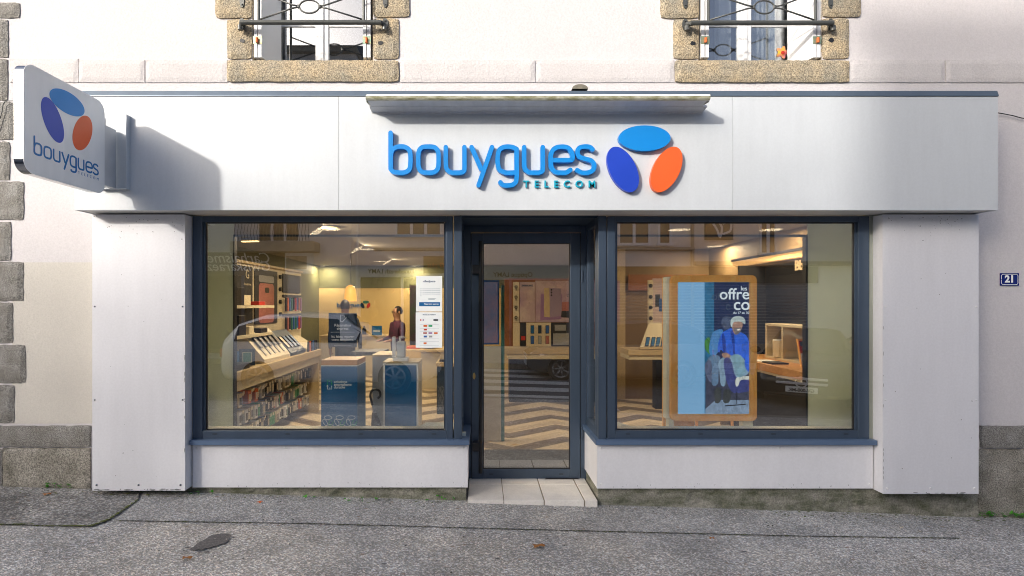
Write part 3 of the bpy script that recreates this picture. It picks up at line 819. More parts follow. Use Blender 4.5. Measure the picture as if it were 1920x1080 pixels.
# ---- window frames and glass
Yf = 0.098; Yg = 0.135
ztop, zbot = 2.204, PZ(823, Yf)
gt, gb = PZ(419, Yg), PZ(804, Yg)
def shop_window(xo, xi, gl, gr, lab):
    """xo, xi outer frame x range, gl, gr glass x range"""
    bm = bmesh.new()
    bx(bm, xo, gl, Yf, Yf + 0.08, zbot, ztop, 0.004); bx(bm, gr, xi, Yf, Yf + 0.08, zbot, ztop, 0.004)
    bx(bm, gl, gr, Yf + 0.002, Yf + 0.08, gt + 0.008, ztop, 0.003); bx(bm, gl, gr, Yf + 0.002, Yf + 0.08, zbot, gb - 0.008, 0.003)
    # glazing beads
    bx(bm, gl, gl + 0.016, Yf + 0.02, Yf + 0.05, gb - 0.008, gt + 0.008); bx(bm, gr - 0.016, gr, Yf + 0.02, Yf + 0.05, gb - 0.008, gt + 0.008)
    w = mesh_obj('shop_window', bm, M['frame'], B); w['label'] = lab
    bm = bmesh.new()
    for a, b_, c, d in ((gl + 0.016, gl + 0.022, gb, gt), (gr - 0.022, gr - 0.016, gb, gt), (gl + 0.022, gr - 0.022, gb - 0.008, gb), (gl + 0.022, gr - 0.022, gt, gt + 0.008)):
        bx(bm, a, b_, Yf + 0.03, Yf + 0.05, c, d)
    for k in range(4):
        x = gl + 0.1 + (gr - gl - 0.2) * k / 3; bx(bm, x - 0.018, x + 0.018, Yf - 0.0005, Yf + 0.004, zbot + 0.036, zbot + 0.043)
    mesh_obj('gasket', bm, M['frame_dark'], w)
    box('pane', M['glass'], w, gl + 0.004, gr - 0.004, Yg, Yg + 0.006, gb - 0.004, gt + 0.004)
    return w
WL = shop_window(PX(361, Yf), PX(849, Yf), PX(379, Yf), PX(837, Yf), 'left shop window')
WR = shop_window(PX(1139, Yf), PX(1630, Yf), PX(1154, Yf), PX(1610, Yf), 'right shop window with the framed screen behind')
# corner posts and the short return windows of the recess
def prism_obj(name, pts, z0, z1, m, par):
    bm = bmesh.new(); prism(bm, pts, lambda u, v, w: (u, v, w), z0, z1); return mesh_obj(name, bm, m, par)
boxes('corner_post', M['frame'], B, [(PX(851, Yf), PX(866, Yf), Yf - 0.004, Yf + 0.08, zbot, ztop)], 0.003)
boxes('corner_post', M['frame'], B, [(PX(1122, Yf), PX(1137, Yf), Yf - 0.004, Yf + 0.08, zbot, ztop)], 0.003)
XQ = PX(1122, Yf); XP = PX(866, Yf)
for X, s in ((XQ, 1), (XP, -1)):
    bm = bmesh.new()
    lo, hi = (X, X + 0.06) if s > 0 else (X - 0.06, X)
    bx(bm, lo, hi, Yf + 0.085, Yf + 0.13, zbot, ztop, 0.003); bx(bm, lo, hi, DR - 0.07, DR - 0.005, zbot, ztop, 0.003)
    bx(bm, lo, hi, Yf + 0.13, DR - 0.07, gt, ztop, 0.003); bx(bm, lo, hi, Yf + 0.13, DR - 0.07, zbot, gb, 0.003)
    rw = mesh_obj('return_window', bm, M['frame'], B)
    box('pane', M['glass'], rw, lo + 0.026, hi - 0.028, Yf + 0.13, DR - 0.07, gb, gt)
# sills
bm = bmesh.new()
def sill(bm, pts, zt_, zb_):
    prism(bm, pts, lambda u, v, w: (u, v, w), zb_, zt_)
zs = PZ(824, 0.03)
sill(bm, [(PX(357, 0.06), 0.045), (PX(880, 0.03), 0.045), (PX(880, 0.03), DR), (XP - 0.02, DR), (XP - 0.02, Yf + 0.01), (PX(357, 0.06), Yf + 0.01)], zbot + 0.001, zbot - 0.036)
mesh_obj('sill_flashing', bm, mat('blue_sill', (0.11, 0.17, 0.28), 0.35, 0.2), B)
bm = bmesh.new()
sill(bm, [(PX(1118, 0.03), 0.045), (PX(1642, 0.06), 0.045), (PX(1642, 0.06), Yf + 0.01), (XQ + 0.02, Yf + 0.01), (XQ + 0.02, DR), (PX(1118, 0.03), DR)], zbot + 0.001, zbot - 0.036)
mesh_obj('sill_flashing', bm, bpy.data.materials['blue_sill'], B)

# ---- door
DY = 0.60
jl, jr_ = XP + 0.005, XQ - 0.005
dx0, dx1 = PX(884, DY), PX(1088, DY)
dz0, dz1 = PZ(899, DY), PZ(437, DY)
gx0, gx1, gz0, gz1 = PX(906, DY), PX(1069, DY), PZ(880, DY), PZ(456, DY)
boxes('door_jamb', M['frame'], B, [(jl - 0.02, dx0 - 0.006, DY + 0.005, DY + 0.09, -0.07, ztop), (dx1 + 0.006, jr_ + 0.02, DY + 0.005, DY + 0.09, -0.07, ztop), (dx0 - 0.006, dx1 + 0.006, DY + 0.008, DY + 0.09, dz1 + 0.006, ztop)], 0.003)
box('recess_soffit', M['frame'], B, XP - 0.02, XQ + 0.02, Yf + 0.09, DY + 0.09, ztop + 0.001, ztop + 0.03)
bm = bmesh.new()
bx(bm, dx0, gx0, DY, DY + 0.06, dz0, dz1, 0.004); bx(bm, gx1, dx1, DY, DY + 0.06, dz0, dz1, 0.004)
bx(bm, gx0, gx1, DY + 0.001, DY + 0.06, gz1, dz1, 0.003); bx(bm, gx0, gx1, DY + 0.001, DY + 0.06, dz0, gz0, 0.003)
for x in (gx0 + 0.1, gx1 - 0.1): pass
D = mesh_obj('glass_door', bm, M['frame'], B)
box('pane', M['glass'], D, gx0 - 0.004, gx1 + 0.004, DY + 0.02, DY + 0.026, gz0 - 0.004, gz1 + 0.004)
bm = bmesh.new()
for x in (gx0 + 0.07, gx1 - 0.08): bx(bm, x - 0.018, x + 0.018, DY - 0.0006, DY + 0.004, dz0 + 0.045, dz0 + 0.052)
bx(bm, gx0, gx0 + 0.006, DY + 0.01, DY + 0.03, gz0, gz1); bx(bm, gx1 - 0.006, gx1, DY + 0.01, DY + 0.03, gz0, gz1)
bx(bm, gx0 + 0.006, gx1 - 0.006, DY + 0.01, DY + 0.03, gz0, gz0 + 0.006); bx(bm, gx0 + 0.006, gx1 - 0.006, DY + 0.01, DY + 0.03, gz1 - 0.006, gz1)
bx(bm, dx0 - 0.006, dx0, DY + 0.012, DY + 0.05, dz0, dz1); bx(bm, dx1, dx1 + 0.006, DY + 0.012, DY + 0.05, dz0, dz1)
mesh_obj('gasket', bm, M['frame_dark'], D)
bm = bmesh.new()
hx = PX(901, DY - 0.07)
cyl(bm, (hx, DY - 0.07, PZ(887, DY - 0.07)), (hx, DY - 0.07, PZ(452, DY - 0.07)), 0.017, seg=16)
mesh_obj('door_handle', bm, M['black'], D)
bm = bmesh.new()
for py in (506, 834):
    z = PZ(py, DY); bx(bm, PX(886, DY), hx, DY - 0.08, DY - 0.0005, z - 0.04, z + 0.04, 0.004)
mesh_obj('handle_bracket', bm, M['black'], D)
bm = bmesh.new(); prism(bm, ell(0, 0, 0.012, 0.03, 0, 20), mapS(PX(889, DY), DY, PZ(705, DY)), 0, 0.006)
cyl(bm, (PX(889, DY), DY - 0.006, PZ(703, DY)), (PX(889, DY), DY - 0.012, PZ(703, DY)), 0.008, seg=12)
mesh_obj('lock', bm, mat('brass', (0.6, 0.42, 0.15), 0.3, 0.9), D)
for px, z in ((1090, 0.35), (1090, 1.75)):
    bm = bmesh.new(); cyl(bm, (PX(1091, DY), DY - 0.004, z - 0.05), (PX(1091, DY), DY - 0.004, z + 0.05), 0.009, seg=10); mesh_obj('hinge', bm, M['frame'], D)
box('threshold_bar', M['frame_dark'], B, PX(1022, DY), PX(1084, DY), DY - 0.02, DY + 0.03, -0.061, -0.055)

# ================================================================ fascia sign
FX0, FX1 = PX(140, F0), PX(1871, F0)
fz0, fz1 = PZ(394, F0), PZ(181, F0)
FS = thing('fascia_sign', 'long white fascia sign above the shopfront with raised blue lettering and three ovals', 'shop sign', (0, F0, fz0))
x1_, x2_ = PX(635, F0), PX(1373, F0)
for a, b_ in ((FX0, x1_ - 0.0012), (x1_ + 0.0012, x2_ - 0.0012), (x2_ + 0.0012, FX1)):
    box('front_panel', M['fascia'], FS, a, b_, F0, F0 + 0.004, fz0, fz1)
box('seam_backing', M['grey'], FS, FX0 + 0.01, FX1 - 0.01, F0 + 0.005, F0 + 0.02, fz0 + 0.01, fz1 - 0.01)
boxes('end_panel', M['fascia'], FS, [(FX0, FX0 + 0.004, F0 + 0.0045, WY, fz0, fz1)])
boxes('end_panel', M['fascia'], FS, [(FX1 - 0.004, FX1, F0 + 0.0045, WY, fz0, fz1)])
box('soffit', mat('soffit_white', (0.66, 0.65, 0.62), 0.5, var=0.15, vscale=4), FS, FX0 + 0.005, FX1 - 0.005, F0 + 0.006, Yf + 0.02, fz0 + 0.006, fz0 + 0.012)
box('soffit_rim', M['under'], FS, FX0 + 0.004, FX1 - 0.004, F0 + 0.0045, F0 + 0.02, fz0 - 0.001, fz0 + 0.006)
bm = bmesh.new()
prism(bm, [(F0 - 0.006, fz1 + 0.001), (F0 - 0.006, fz1 + 0.008), (F0 + 0.006, fz1 + 0.045), (WY, fz1 + 0.06), (WY, fz1 + 0.001)], lambda u, v, w: (w, u, v), FX0 - 0.004, FX1 + 0.002)
mesh_obj('top_flashing', bm, M['flash'], FS)
# lettering, drawn in the units of a 1920 wide crop of the sign
KF = (4.17 + F0 - 0.045) / 2.667 / 1000
def fmap(w_off=0):
    o = P(660, 150, F0)
    def f(u, v, w):
        d = 4.17 + F0 - 0.04
        px, py = 660 + u / 2.667, 150 + v / 2.667
        return ((px - 902) * d / 1000, F0 - w, 1.5 + (570 - py) * d / 1000)
    return f
LET = {
 'b': [([(193, 264), (193, 330), (193, 400), (193, 440)], False), ([(193, 378), (203, 347), (230, 334), (262, 334), (286, 350), (292, 380), (292, 416), (286, 447), (262, 462), (225, 462), (205, 458), (193, 444)], False)],
 'o': [([(382, 333), (414, 337), (430, 358), (433, 398), (430, 438), (414, 459), (382, 463), (350, 459), (334, 438), (331, 398), (334, 358), (350, 337)], True)],
 'u': [([(469, 336), (469, 400), (472, 440), (492, 461), (520, 463), (545, 462), (560, 454), (562, 436), (562, 400), (562, 336)], False)],
 'y': [([(598, 336), (622, 390), (645, 443)], False), ([(700, 336), (667, 430), (633, 526)], False)],
 'g': [([(823, 345), (800, 335), (765, 334), (738, 348), (729, 380), (729, 416), (738, 448), (765, 462), (795, 463), (812, 462)], False), ([(823, 345), (823, 420), (823, 495), (808, 521), (780, 527), (756, 525), (742, 512)], False)],
 'u2': [([(861, 336), (861, 400), (864, 440), (884, 461), (912, 463), (937, 462), (952, 454), (954, 436), (954, 400), (954, 336)], False)],
 'e': [([(1088, 400), (1102, 396), (1100, 366), (1082, 340), (1048, 333), (1013, 342), (996, 368), (994, 400), (997, 435), (1015, 459), (1045, 463), (1072, 462), (1092, 449)], False), ([(1006, 401), (1050, 401), (1090, 401)], False)],
 's': [([(1203, 347), (1188, 335), (1160, 333), (1136, 340), (1128, 360), (1136, 383), (1165, 394), (1196, 403), (1211, 424), (1206, 449), (1183, 462), (1150, 463), (1126, 451)], False)],
}
def lettering(parent, mp, m, r, w0, w1):
    for k, strokes in LET.items():
        bm = bmesh.new()
        for i, (pts, cl) in enumerate(strokes):
            stroke(bm, pts, r, mp, w0, w1 + 0.0006 * i, cl)
        mesh_obj('letter', bm, m, parent)
fm = fmap()
lettering(FS, fm, M['brand_blue'], 11.3, 0.008, 0.042)
for (cx, cy, rx, ry, rot, m) in ((1463, 291, 130, 64, 0, 'brand_blue'), (1355, 447, 122, 66, R(64), 'brand_navy'), (1573, 447, 122, 66, R(-64 + 180), 'brand_orange')):
    bm = bmesh.new(); prism(bm, ell(cx, cy, rx, ry, rot), fm, 0.006, 0.042); mesh_obj('emblem_oval', bm, M[m], FS)
tp = fm(1040, 533, 0)
text('telecom_lettering', 'TELECOM', mapS(tp[0], F0, tp[2]), M['teal_small'], FS, size=0.072, ext=0.009, bold=0.0012, space=2.05, width=362 * KF, w=0.002)

# ================================================================ small canopy over the lettering
cy0 = -0.385
CX0, CX1 = PX(686, cy0), PX(1332, cy0)
bx0, bx1 = PX(697, F0), PX(1317, F0)
CN = thing('sign_canopy', 'narrow white sheet metal canopy with algae on its lip above the blue lettering', 'canopy', ((CX0 + CX1) / 2, F0, 2.95))
zf = PZ(176, cy0)
prof = [(F0 - 0.008, PZ(176, F0) + 0.0), (cy0 + 0.03, zf + 0.004), (cy0 + 0.008, zf), (cy0, zf - 0.012), (cy0 + 0.004, zf - 0.03), (cy0 + 0.02, zf - 0.044), (cy0 + 0.026, zf - 0.038), (cy0 + 0.016, zf - 0.02), (F0 - 0.008, zf - 0.012)]
bm = bmesh.new(); prism(bm, prof[1:8], lambda u, v, w: (w, u, v), CX0, CX1); mesh_obj('front_lip', bm, M['white'], CN)
bm = bmesh.new(); prism(bm, [(cy0 - 0.0012, zf - 0.016), (cy0 + 0.0028, zf - 0.031), (cy0 + 0.014, zf - 0.041), (cy0 + 0.02, zf - 0.041), (cy0 + 0.01, zf - 0.02)], lambda u, v, w: (w, u, v), CX0 - 0.0005, CX1 + 0.0005); mesh_obj('algae_edge', bm, M['grime'], CN)
bm = bmesh.new(); prism(bm, [(F0 - 0.008, zf - 0.05), (F0 - 0.008, zf + 0.002), (cy0 + 0.031, zf + 0.002), (cy0 + 0.031, zf - 0.032), (F0 - 0.09, zf - 0.040)], lambda u, v, w: (w, u, v), CX0 + 0.004, CX1 - 0.004)
mesh_obj('top_sheet', bm, M['under'], CN)
bm = bmesh.new(); prism(bm, [(F0 - 0.001, zf - 0.065), (F0 - 0.001, PZ(205, F0)), (F0 - 0.07, PZ(205, F0) + 0.008), (F0 - 0.09, zf - 0.041), (F0 - 0.009, zf - 0.051)], lambda u, v, w: (w, u, v), bx0, bx1)
mesh_obj('back_gutter', bm, M['under'], CN)
for X, s in ((CX0, 1), (CX1, -1)):
    bm = bmesh.new()
    pr = [(cy0 + 0.004, zf - 0.002), (cy0 + 0.002, zf - 0.03), (cy0 + 0.03, zf - 0.048), (F0 - 0.06, PZ(205, F0) - 0.001), (F0 - 0.001, PZ(205, F0) - 0.003), (F0 - 0.001, zf + 0.001)]
    prism(bm, pr, lambda u, v, w: (w, u, v), X - 0.002, X + 0.0035 if s > 0 else X + 0.002)
    mesh_obj('end_plate', bm, M['grime'], CN)
bm = bmesh.new()
for k in range(26):
    x = random.uniform(bx0 + 0.02, bx1 - 0.02); h = random.uniform(0.004, 0.028)
    prism(bm, [(-0.002, 0), (0.002, 0), (0.0006, -h), (-0.0006, -h)], mapS(x, F0, PZ(205, F0) - 0.001), 0.0004, 0.0008)
mesh_obj('drip_stains', bm, M['moss'], CN)['kind'] = 'stuff'
# little metal hood sitting on the flashing
HD = thing('vent_hood', 'small weathered metal hood on top of the fascia, right of centre', 'hood', (PX(1085, -0.1), -0.1, fz1 + 0.06))
bm = bmesh.new()
hz = fz1 + 0.05
n = 14
ring0 = [(PX(1085, -0.1) + 0.06 * math.cos(PI * k / n), -0.16 + 0.0 * k, hz + 0.035 * math.sin(PI * k / n) + 0.01) for k in range(n + 1)]
a = [bm.verts.new(p) for p in ring0]; b_ = [bm.verts.new((p[0], p[1] + 0.12, p[2] - 0.004)) for p in ring0]
for k in range(n): bm.faces.new((a[k], a[k + 1], b_[k + 1], b_[k]))
bm.faces.new(a); bm.faces.new(b_)
mesh_obj('shell', bm, mat('weathered_zinc', (0.24, 0.22, 0.17), 0.6, 0.3, var=0.4, vscale=30), HD)
box('foot', M['iron'], HD, PX(1085, -0.1) - 0.012, PX(1085, -0.1) + 0.025, -0.12, -0.08, fz1 + 0.03, hz + 0.012)

# ================================================================ projecting sign
SX = -2.71
sy0, sy1 = -1.01, -0.33
sz0, sz1 = 2.285, 2.945
PS = thing('projecting_sign', 'square white projecting sign with rounded corners at the left end of the shopfront', 'shop sign', (SX, F0, 2.6))
out = rrect(sy0, sy1, sz0, sz1, 0.075, 8)
bm = bmesh.new(); prism(bm, out, lambda u, v, w: (w, u, v), SX - 0.0025, SX); mesh_obj('sign_face', bm, mat('opal_face', (0.86, 0.88, 0.90), 0.25, var=0.06, vscale=5, stretch=(1, 3, 0.6)), PS)
bm = bmesh.new(); prism(bm, rrect(sy0 + 0.003, sy1 - 0.003, sz0 + 0.003, sz1 - 0.003, 0.072, 8), lambda u, v, w: (w, u, v), SX - 0.062, SX - 0.003); mesh_obj('sign_rim', bm, M['chrome'], PS)
ke = 0.55 / 1040
def smap(u, v, w):   # crop units -> sign face
    return (SX + w, -0.942 + (u - 180) * ke, 2.408 - (v - 470) * ke)
lettering(PS, smap, M['print_blue'], 11.0, 0.0002, 0.0012)
for (cy, cz, rx, rz_, rot, m) in ((-0.674, 2.819, 0.148, 0.073, 0, 'brand_blue'), (-0.796, 2.662, 0.138, 0.075, R(-64), 'brand_navy'), (-0.543, 2.664, 0.138, 0.075, R(64), 'brand_orange')):
    bm = bmesh.new(); prism(bm, ell(cy, cz, rx, rz_, rot), lambda u, v, w: (SX + w, u, v), 0.0003, 0.0014); mesh_obj('emblem_oval', bm, M[m], PS)
text('telecom_lettering', 'TELECOM', mapE(SX, -0.942 + (1040 - 180) * ke, 2.408 - (533 - 470) * ke), M['print_blue'], PS, size=0.03, ext=0.0004, space=2.0, width=362 * ke, w=0.0002)
box('connector_box', M['under'], PS, SX - 0.055, SX - 0.015, sy1 - 0.01, F0 - 0.022, 2.36, 2.80, 0.003)
bxa, bxb = SX - 0.14, SX + 0.075
boxes('wall_bracket', M['fascia'], PS, [(bxa, bxb, F0 - 0.006, F0 - 0.0005, PZ(356, F0), PZ(218, F0)), (bxa, bxa + 0.004, F0 - 0.045, F0 - 0.007, PZ(356, F0), PZ(218, F0)), (bxb - 0.004, bxb, F0 - 0.045, F0 - 0.007, PZ(356, F0), PZ(218, F0)), (bxa + 0.005, bxb - 0.005, F0 - 0.045, F0 - 0.007, PZ(356, F0) + 0.0, PZ(356, F0) + 0.004)])

# ================================================================ house number, cables
hn = thing('house_number_plate', 'blue enamel house number plate reading 21 on the right wall', 'house number', (PX(1891, WY), WY, PZ(524, WY)))
hxx, hzz = PX(1891, WY), PZ(524, WY)
bm = bmesh.new(); prism(bm, rrect(-0.076, 0.076, -0.051, 0.051, 0.004, 3), mapS(hxx, WY, hzz), 0.004, 0.009); mesh_obj('plate', bm, mat('enamel_blue', (0.008, 0.02, 0.17), 0.15), hn)
bm = bmesh.new()
cut = [(-0.058, 0.042), (0.058, 0.042), (0.067, 0.03), (0.067, -0.03), (0.058, -0.042), (-0.058, -0.042), (-0.067, -0.03), (-0.067, 0.03)]
stroke(bm, cut, 0.0022, mapS(hxx, WY - 0.009, hzz), 0.0001, 0.0008, True, False)
mesh_obj('border_line', bm, M['ink'], hn)
text('digits', '21', mapS(hxx, WY - 0.009, hzz - 0.022), M['ink'], hn, size=0.078, ext=0.0005, bold=0.0035, width=0.066, w=0.0002)
for px, py in ((1875, 524), (1907, 524)):
    bm = bmesh.new(); cyl(bm, (PX(px, WY), WY - 0.009, PZ(py, WY)), (PX(px, WY), WY - 0.012, PZ(py, WY)), 0.003, seg=8); mesh_obj('screw', bm, M['chrome'], hn)
bm = bmesh.new(); pts = catmull([(1868, 211), (1885, 214), (1900, 217), (1920, 222), (1960, 226), (2050, 222)])
tube(bm, [(PX(a, WY - 0.02), WY - 0.02, PZ(b_, WY - 0.02)) for a, b_ in pts], 0.004, 6)
tag(mesh_obj('cable', bm, M['black']), 'thin black cable running right from the fascia end', 'cable')
bm = bmesh.new(); pts = catmull([(-10, 250), (2, 215), (6, 195), (12, 190), (24, 189), (30, 187)])
tube(bm, [(PX(a, WY - 0.035), WY - 0.035, PZ(b_, WY - 0.035)) for a, b_ in pts], 0.004, 6)
tag(mesh_obj('cable', bm, M['iron']), 'thin grey cable on the corner stones left of the projecting sign', 'cable')
# ================================================================ shop interior
FZ = -0.06; CZ = 2.40; RY = 8.33; LX, RX = -3.8, 3.75
bm = bmesh.new()
bx(bm, LX, RX, 0.70, RY, FZ - 0.05, FZ); bx(bm, LX, XL - 0.03, 0.14, 0.6995, FZ - 0.05, FZ); bx(bm, XR + 0.03, RX, 0.14, 0.6995, FZ - 0.05, FZ)
mesh_obj('shop_floor', bm, M['chevron'])['kind'] = 'structure'
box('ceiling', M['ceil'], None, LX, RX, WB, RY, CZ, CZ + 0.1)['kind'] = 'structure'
IN = thing('shop_interior', 'inside walls of the shop seen through the windows, cream with a dark reflection painted as an olive band', 'shop interior', (0, 4, FZ))
box('back_wall', M['yellow_wall'], IN, LX, RX, RY, RY + 0.1, FZ, 1.87)
box('reflection_band', M['olive'], IN, LX, RX, RY - 0.004, RY + 0.1, 1.874, CZ)  # dark reflection of the opposite shopfront, put into the wall colour
box('side_wall', M['olive'], IN, LX - 0.1, LX, WB, RY, FZ, CZ)
box('side_wall', M['brown_wall'], IN, RX, RX + 0.1, WB, RY, FZ, CZ)
box('partition_wall', M['brown_wall'], IN, 2.1, RX - 0.002, 4.6, 4.7, FZ + 0.001, CZ - 0.001)
box('partition_wall', M['brown_wall'], IN, 1.75, 1.95, 5.2, 5.3, FZ + 0.001, CZ - 0.001)
box('partition_column', M['oak'], IN, 2.22, 2.36, 4.55, 4.597, FZ + 0.001, CZ - 0.001)
# boards behind the base panels and lintel inside
boxes('inner_base', M['pale'], IN, [(-2.96, XL - 0.02, 0.185, 0.22, FZ, zbot + 0.03), (XR + 0.02, 3.83, 0.185, 0.22, FZ, zbot + 0.03), (-2.96, PX(361, Yf), 0.14, 0.18, FZ, 2.22), (PX(1630, Yf), 3.83, 0.14, 0.18, FZ, 2.22)])
box('inner_sill', mat('inner_sill_board', (0.66, 0.64, 0.5), 0.5), IN, -2.3, PX(860, 0.2), 0.182, 0.31, 0.45, 0.475)
box('inner_sill', bpy.data.materials['inner_sill_board'], IN, PX(1130, 0.2), 3.1, 0.182, 0.31, 0.45, 0.475)
prism_obj('sill_corner', [(PX(788, .35), .312), (PX(862, .35), .312), (PX(862, .35), .45), (PX(796, .35), .45)], 0.44, 0.476, M['pale'], IN)
prism_obj('sill_corner', [(PX(1150, .35), .312), (PX(1180, .35), .312), (PX(1166, .35), .45), (PX(1150, .35), .45)], 0.44, 0.476, M['pale'], IN)
# pale window linings left and right, rail across
LD = 0.58
boxes('window_lining', M['lining'], IN, [(-2.9, PX(438, LD), LD, LD + 0.004, 0.3, CZ - 0.16)])
boxes('window_lining', M['lining'], IN, [(PX(1514, LD), 3.7, LD, LD + 0.004, 0.3, CZ - 0.16)])
boxes('lining_edge', M['frame_dark'], IN, [(PX(438, LD), PX(440.5, LD), LD - 0.01, LD + 0.04, 0.3, PZ(442, LD))])
boxes('lining_edge', M['frame_dark'], IN, [(PX(1509.5, LD), PX(1513.5, LD), LD - 0.01, LD + 0.04, 0.3, PZ(442, LD))])
boxes('header_rail', M['frame'], IN, [(PX(438, LD), PX(850, LD), LD - 0.01, LD + 0.02, PZ(444, LD), PZ(440, LD))])
boxes('header_rail', M['frame'], IN, [(PX(1140, LD), PX(1513, LD), LD - 0.01, LD + 0.02, PZ(444, LD), PZ(440, LD))])

# ---- ceiling lamps
def ceil_pt(px, py):
    d = (CZ - 1.5) / ((570 - py) / 1000); return ((px - 902) * d / 1000, d - 4.17)
lamp_names = {(617, 425): 'round recessed ceiling lamp seen at the top of the left shop window', (1275, 426): 'round recessed ceiling lamp above the framed screen', (1447, 426): 'round recessed ceiling lamp above the dark wall at right',
 (688, 464): 'ceiling lamp left of the centre of the left window, nearest of the row', (713, 487.5): 'ceiling lamp behind the two standing men, second of the row', (783, 499): 'ceiling lamp above the paper notices', (612, 497): 'far ceiling lamp above the man in the navy shirt',
 (1194, 489): 'small ceiling lamp over the brown wall at right', (1344, 458): 'small tilted ceiling lamp above the top edge of the framed screen'}
lamp0 = None
for (px, py), lab in lamp_names.items():
    x, y = ceil_pt(px, py); y = min(y, RY - 0.3)
    if lamp0 is None:
        lamp0 = thing('ceiling_lamp', lab, 'ceiling lamp', (x, y, CZ), 'recessed lamps in the shop ceiling')
        bm = bmesh.new(); prism(bm, ell(0, 0, 0.125, 0.125, n=28), lambda u, v, w: (x + u, y + v, CZ - w), 0.001, 0.014)
        mesh_obj('trim_ring', bm, M['white'], lamp0)
        bm = bmesh.new(); prism(bm, ell(0, 0, 0.092, 0.092, n=28), lambda u, v, w: (x + u, y + v, CZ - w), 0.0145, 0.02)
        mesh_obj('diffuser', bm, M['lamp'], lamp0)
    else: dup(lamp0, (x, y, CZ), None, lab)
    ld = bpy.data.lights.new('lamp_light', 'AREA'); ld.shape = 'DISK'; ld.size = 0.25; ld.energy = LAMP_W; ld.color = (1, 0.77, 0.49)
    lo = bpy.data.objects.new('lamp_light', ld); C.objects.link(lo); lo.location = (x, y, CZ - 0.03)
words = ['nearest', 'second', 'third', 'fourth', 'fifth', 'farthest']
trk0 = None
for i, (px, py) in enumerate(((469, 446), (502, 460), (532, 472), (557, 482), (576, 490), (595, 497))):
    x, y = ceil_pt(px, py); y = min(y, RY - 0.15)
    lab = f'slanted track lamp over the left display wall, {words[i]} of six'
    if trk0 is None:
        trk0 = thing('track_lamp', lab, 'track lamp', (x, y, CZ), 'track lamps over the left display wall')
        bm = bmesh.new()
        for s in (0,):
            g = bx(bm, -0.14, 0.14, -0.03, 0.03, -0.03, 0.0, 0.004)
            bmesh.ops.transform(bm, matrix=Matrix.Translation((x, y, CZ - 0.01)) @ Matrix.Rotation(R(-12), 4, 'Z'), verts=bm.verts[:])
        mesh_obj('housing', bm, M['grey'], trk0)
        bm = bmesh.new(); bx(bm, -0.12, 0.12, -0.022, 0.022, -0.046, -0.033)
        bmesh.ops.transform(bm, matrix=Matrix.Translation((x, y, CZ - 0.01)) @ Matrix.Rotation(R(-12), 4, 'Z'), verts=bm.verts[:])
        mesh_obj('diffuser', bm, M['lamp'], trk0)
    else: dup(trk0, (x, y, CZ), None, lab)
for y, e in ((2.0, 1.3), (4.0, 1.3), (6.6, 1.0)):
    ld = bpy.data.lights.new('lamp_light', 'AREA'); ld.shape = 'DISK'; ld.size = 0.2; ld.energy = LAMP_W * e; ld.color = (1, 0.77, 0.49)
    lo = bpy.data.objects.new('lamp_light', ld); C.objects.link(lo); lo.location = (-1.9, y, CZ - 0.06); lo.rotation_euler = (0, R(-32), 0)
# pendant lamp
pd = 9.6 - 4.17; px_, pz_ = PX(657, pd), PZ(565, pd)
pt = thing('pendant_lamp', 'glowing yellow bell shaped pendant lamp above the man in the navy shirt', 'pendant lamp', (px_, pd, CZ))
bm = bmesh.new()
prof = [(0.0, 0.30), (0.03, 0.29), (0.075, 0.26), (0.098, 0.2), (0.108, 0.1), (0.112, 0.0)]
rings = [[bm.verts.new((px_ + max(r, 0.001) * math.cos(2 * PI * k / 24), pd + max(r, 0.001) * math.sin(2 * PI * k / 24), pz_ + z)) for k in range(24)] for r, z in prof]
for a, b_ in zip(rings[:-1], rings[1:]):
    for k in range(24): bm.faces.new((a[k], a[(k + 1) % 24], b_[(k + 1) % 24], b_[k]))
mesh_obj('lamp_shade', bm, M['lamp_soft'], pt, smooth=True)
bm = bmesh.new(); cyl(bm, (px_, pd, pz_ + 0.295), (px_, pd, CZ), 0.005, seg=6); mesh_obj('cord', bm, M['black'], pt)

# ---- left counter with hanging accessory packs
CT = thing('display_counter', 'long pale wooden counter along the left side of the shop', 'counter', (-2.6, 2.2, FZ))
CX = -2.31
box('worktop', M['oak'], CT, -3.1, CX, 0.72, 3.55, 0.76, 0.85, 0.004)
box('lower_shelf', M['cream'], CT, -3.1, CX - 0.025, 0.73, 3.54, 0.66, 0.752, 0.003)
box('back_panel', M['dark'], CT, -2.76, -2.70, 0.74, 3.5, FZ, 0.658)
box('end_panel', M['oak'], CT, -3.1, CX - 0.03, 3.5, 3.54, FZ, 0.658)
rails = []
for r_ in range(3):
    z = 0.60 - r_ * 0.185
    rails.append((-2.70, -2.685, 0.76, 3.48, z + 0.0, z + 0.02))
boxes('hook_rail', M['grey'], CT, rails)
pack_cols = [('dark', 'dark'), ('white', 'white'), ('green', 'green and black'), ('orange', 'orange'), ('cream', 'cream'), ('black', 'black'), ('blue_card', 'blue'), ('grey', 'grey'), ('dark', 'charcoal'), ('white', 'white windowed')]
protos = {}
row_names = ['top', 'middle', 'bottom']
def nth(k):
    s = {1: 'st', 2: 'nd', 3: 'rd'}.get(k % 10 if k % 100 not in (11, 12, 13) else 0, 'th'); return f'{k}{s}'
rp = random.Random(5)
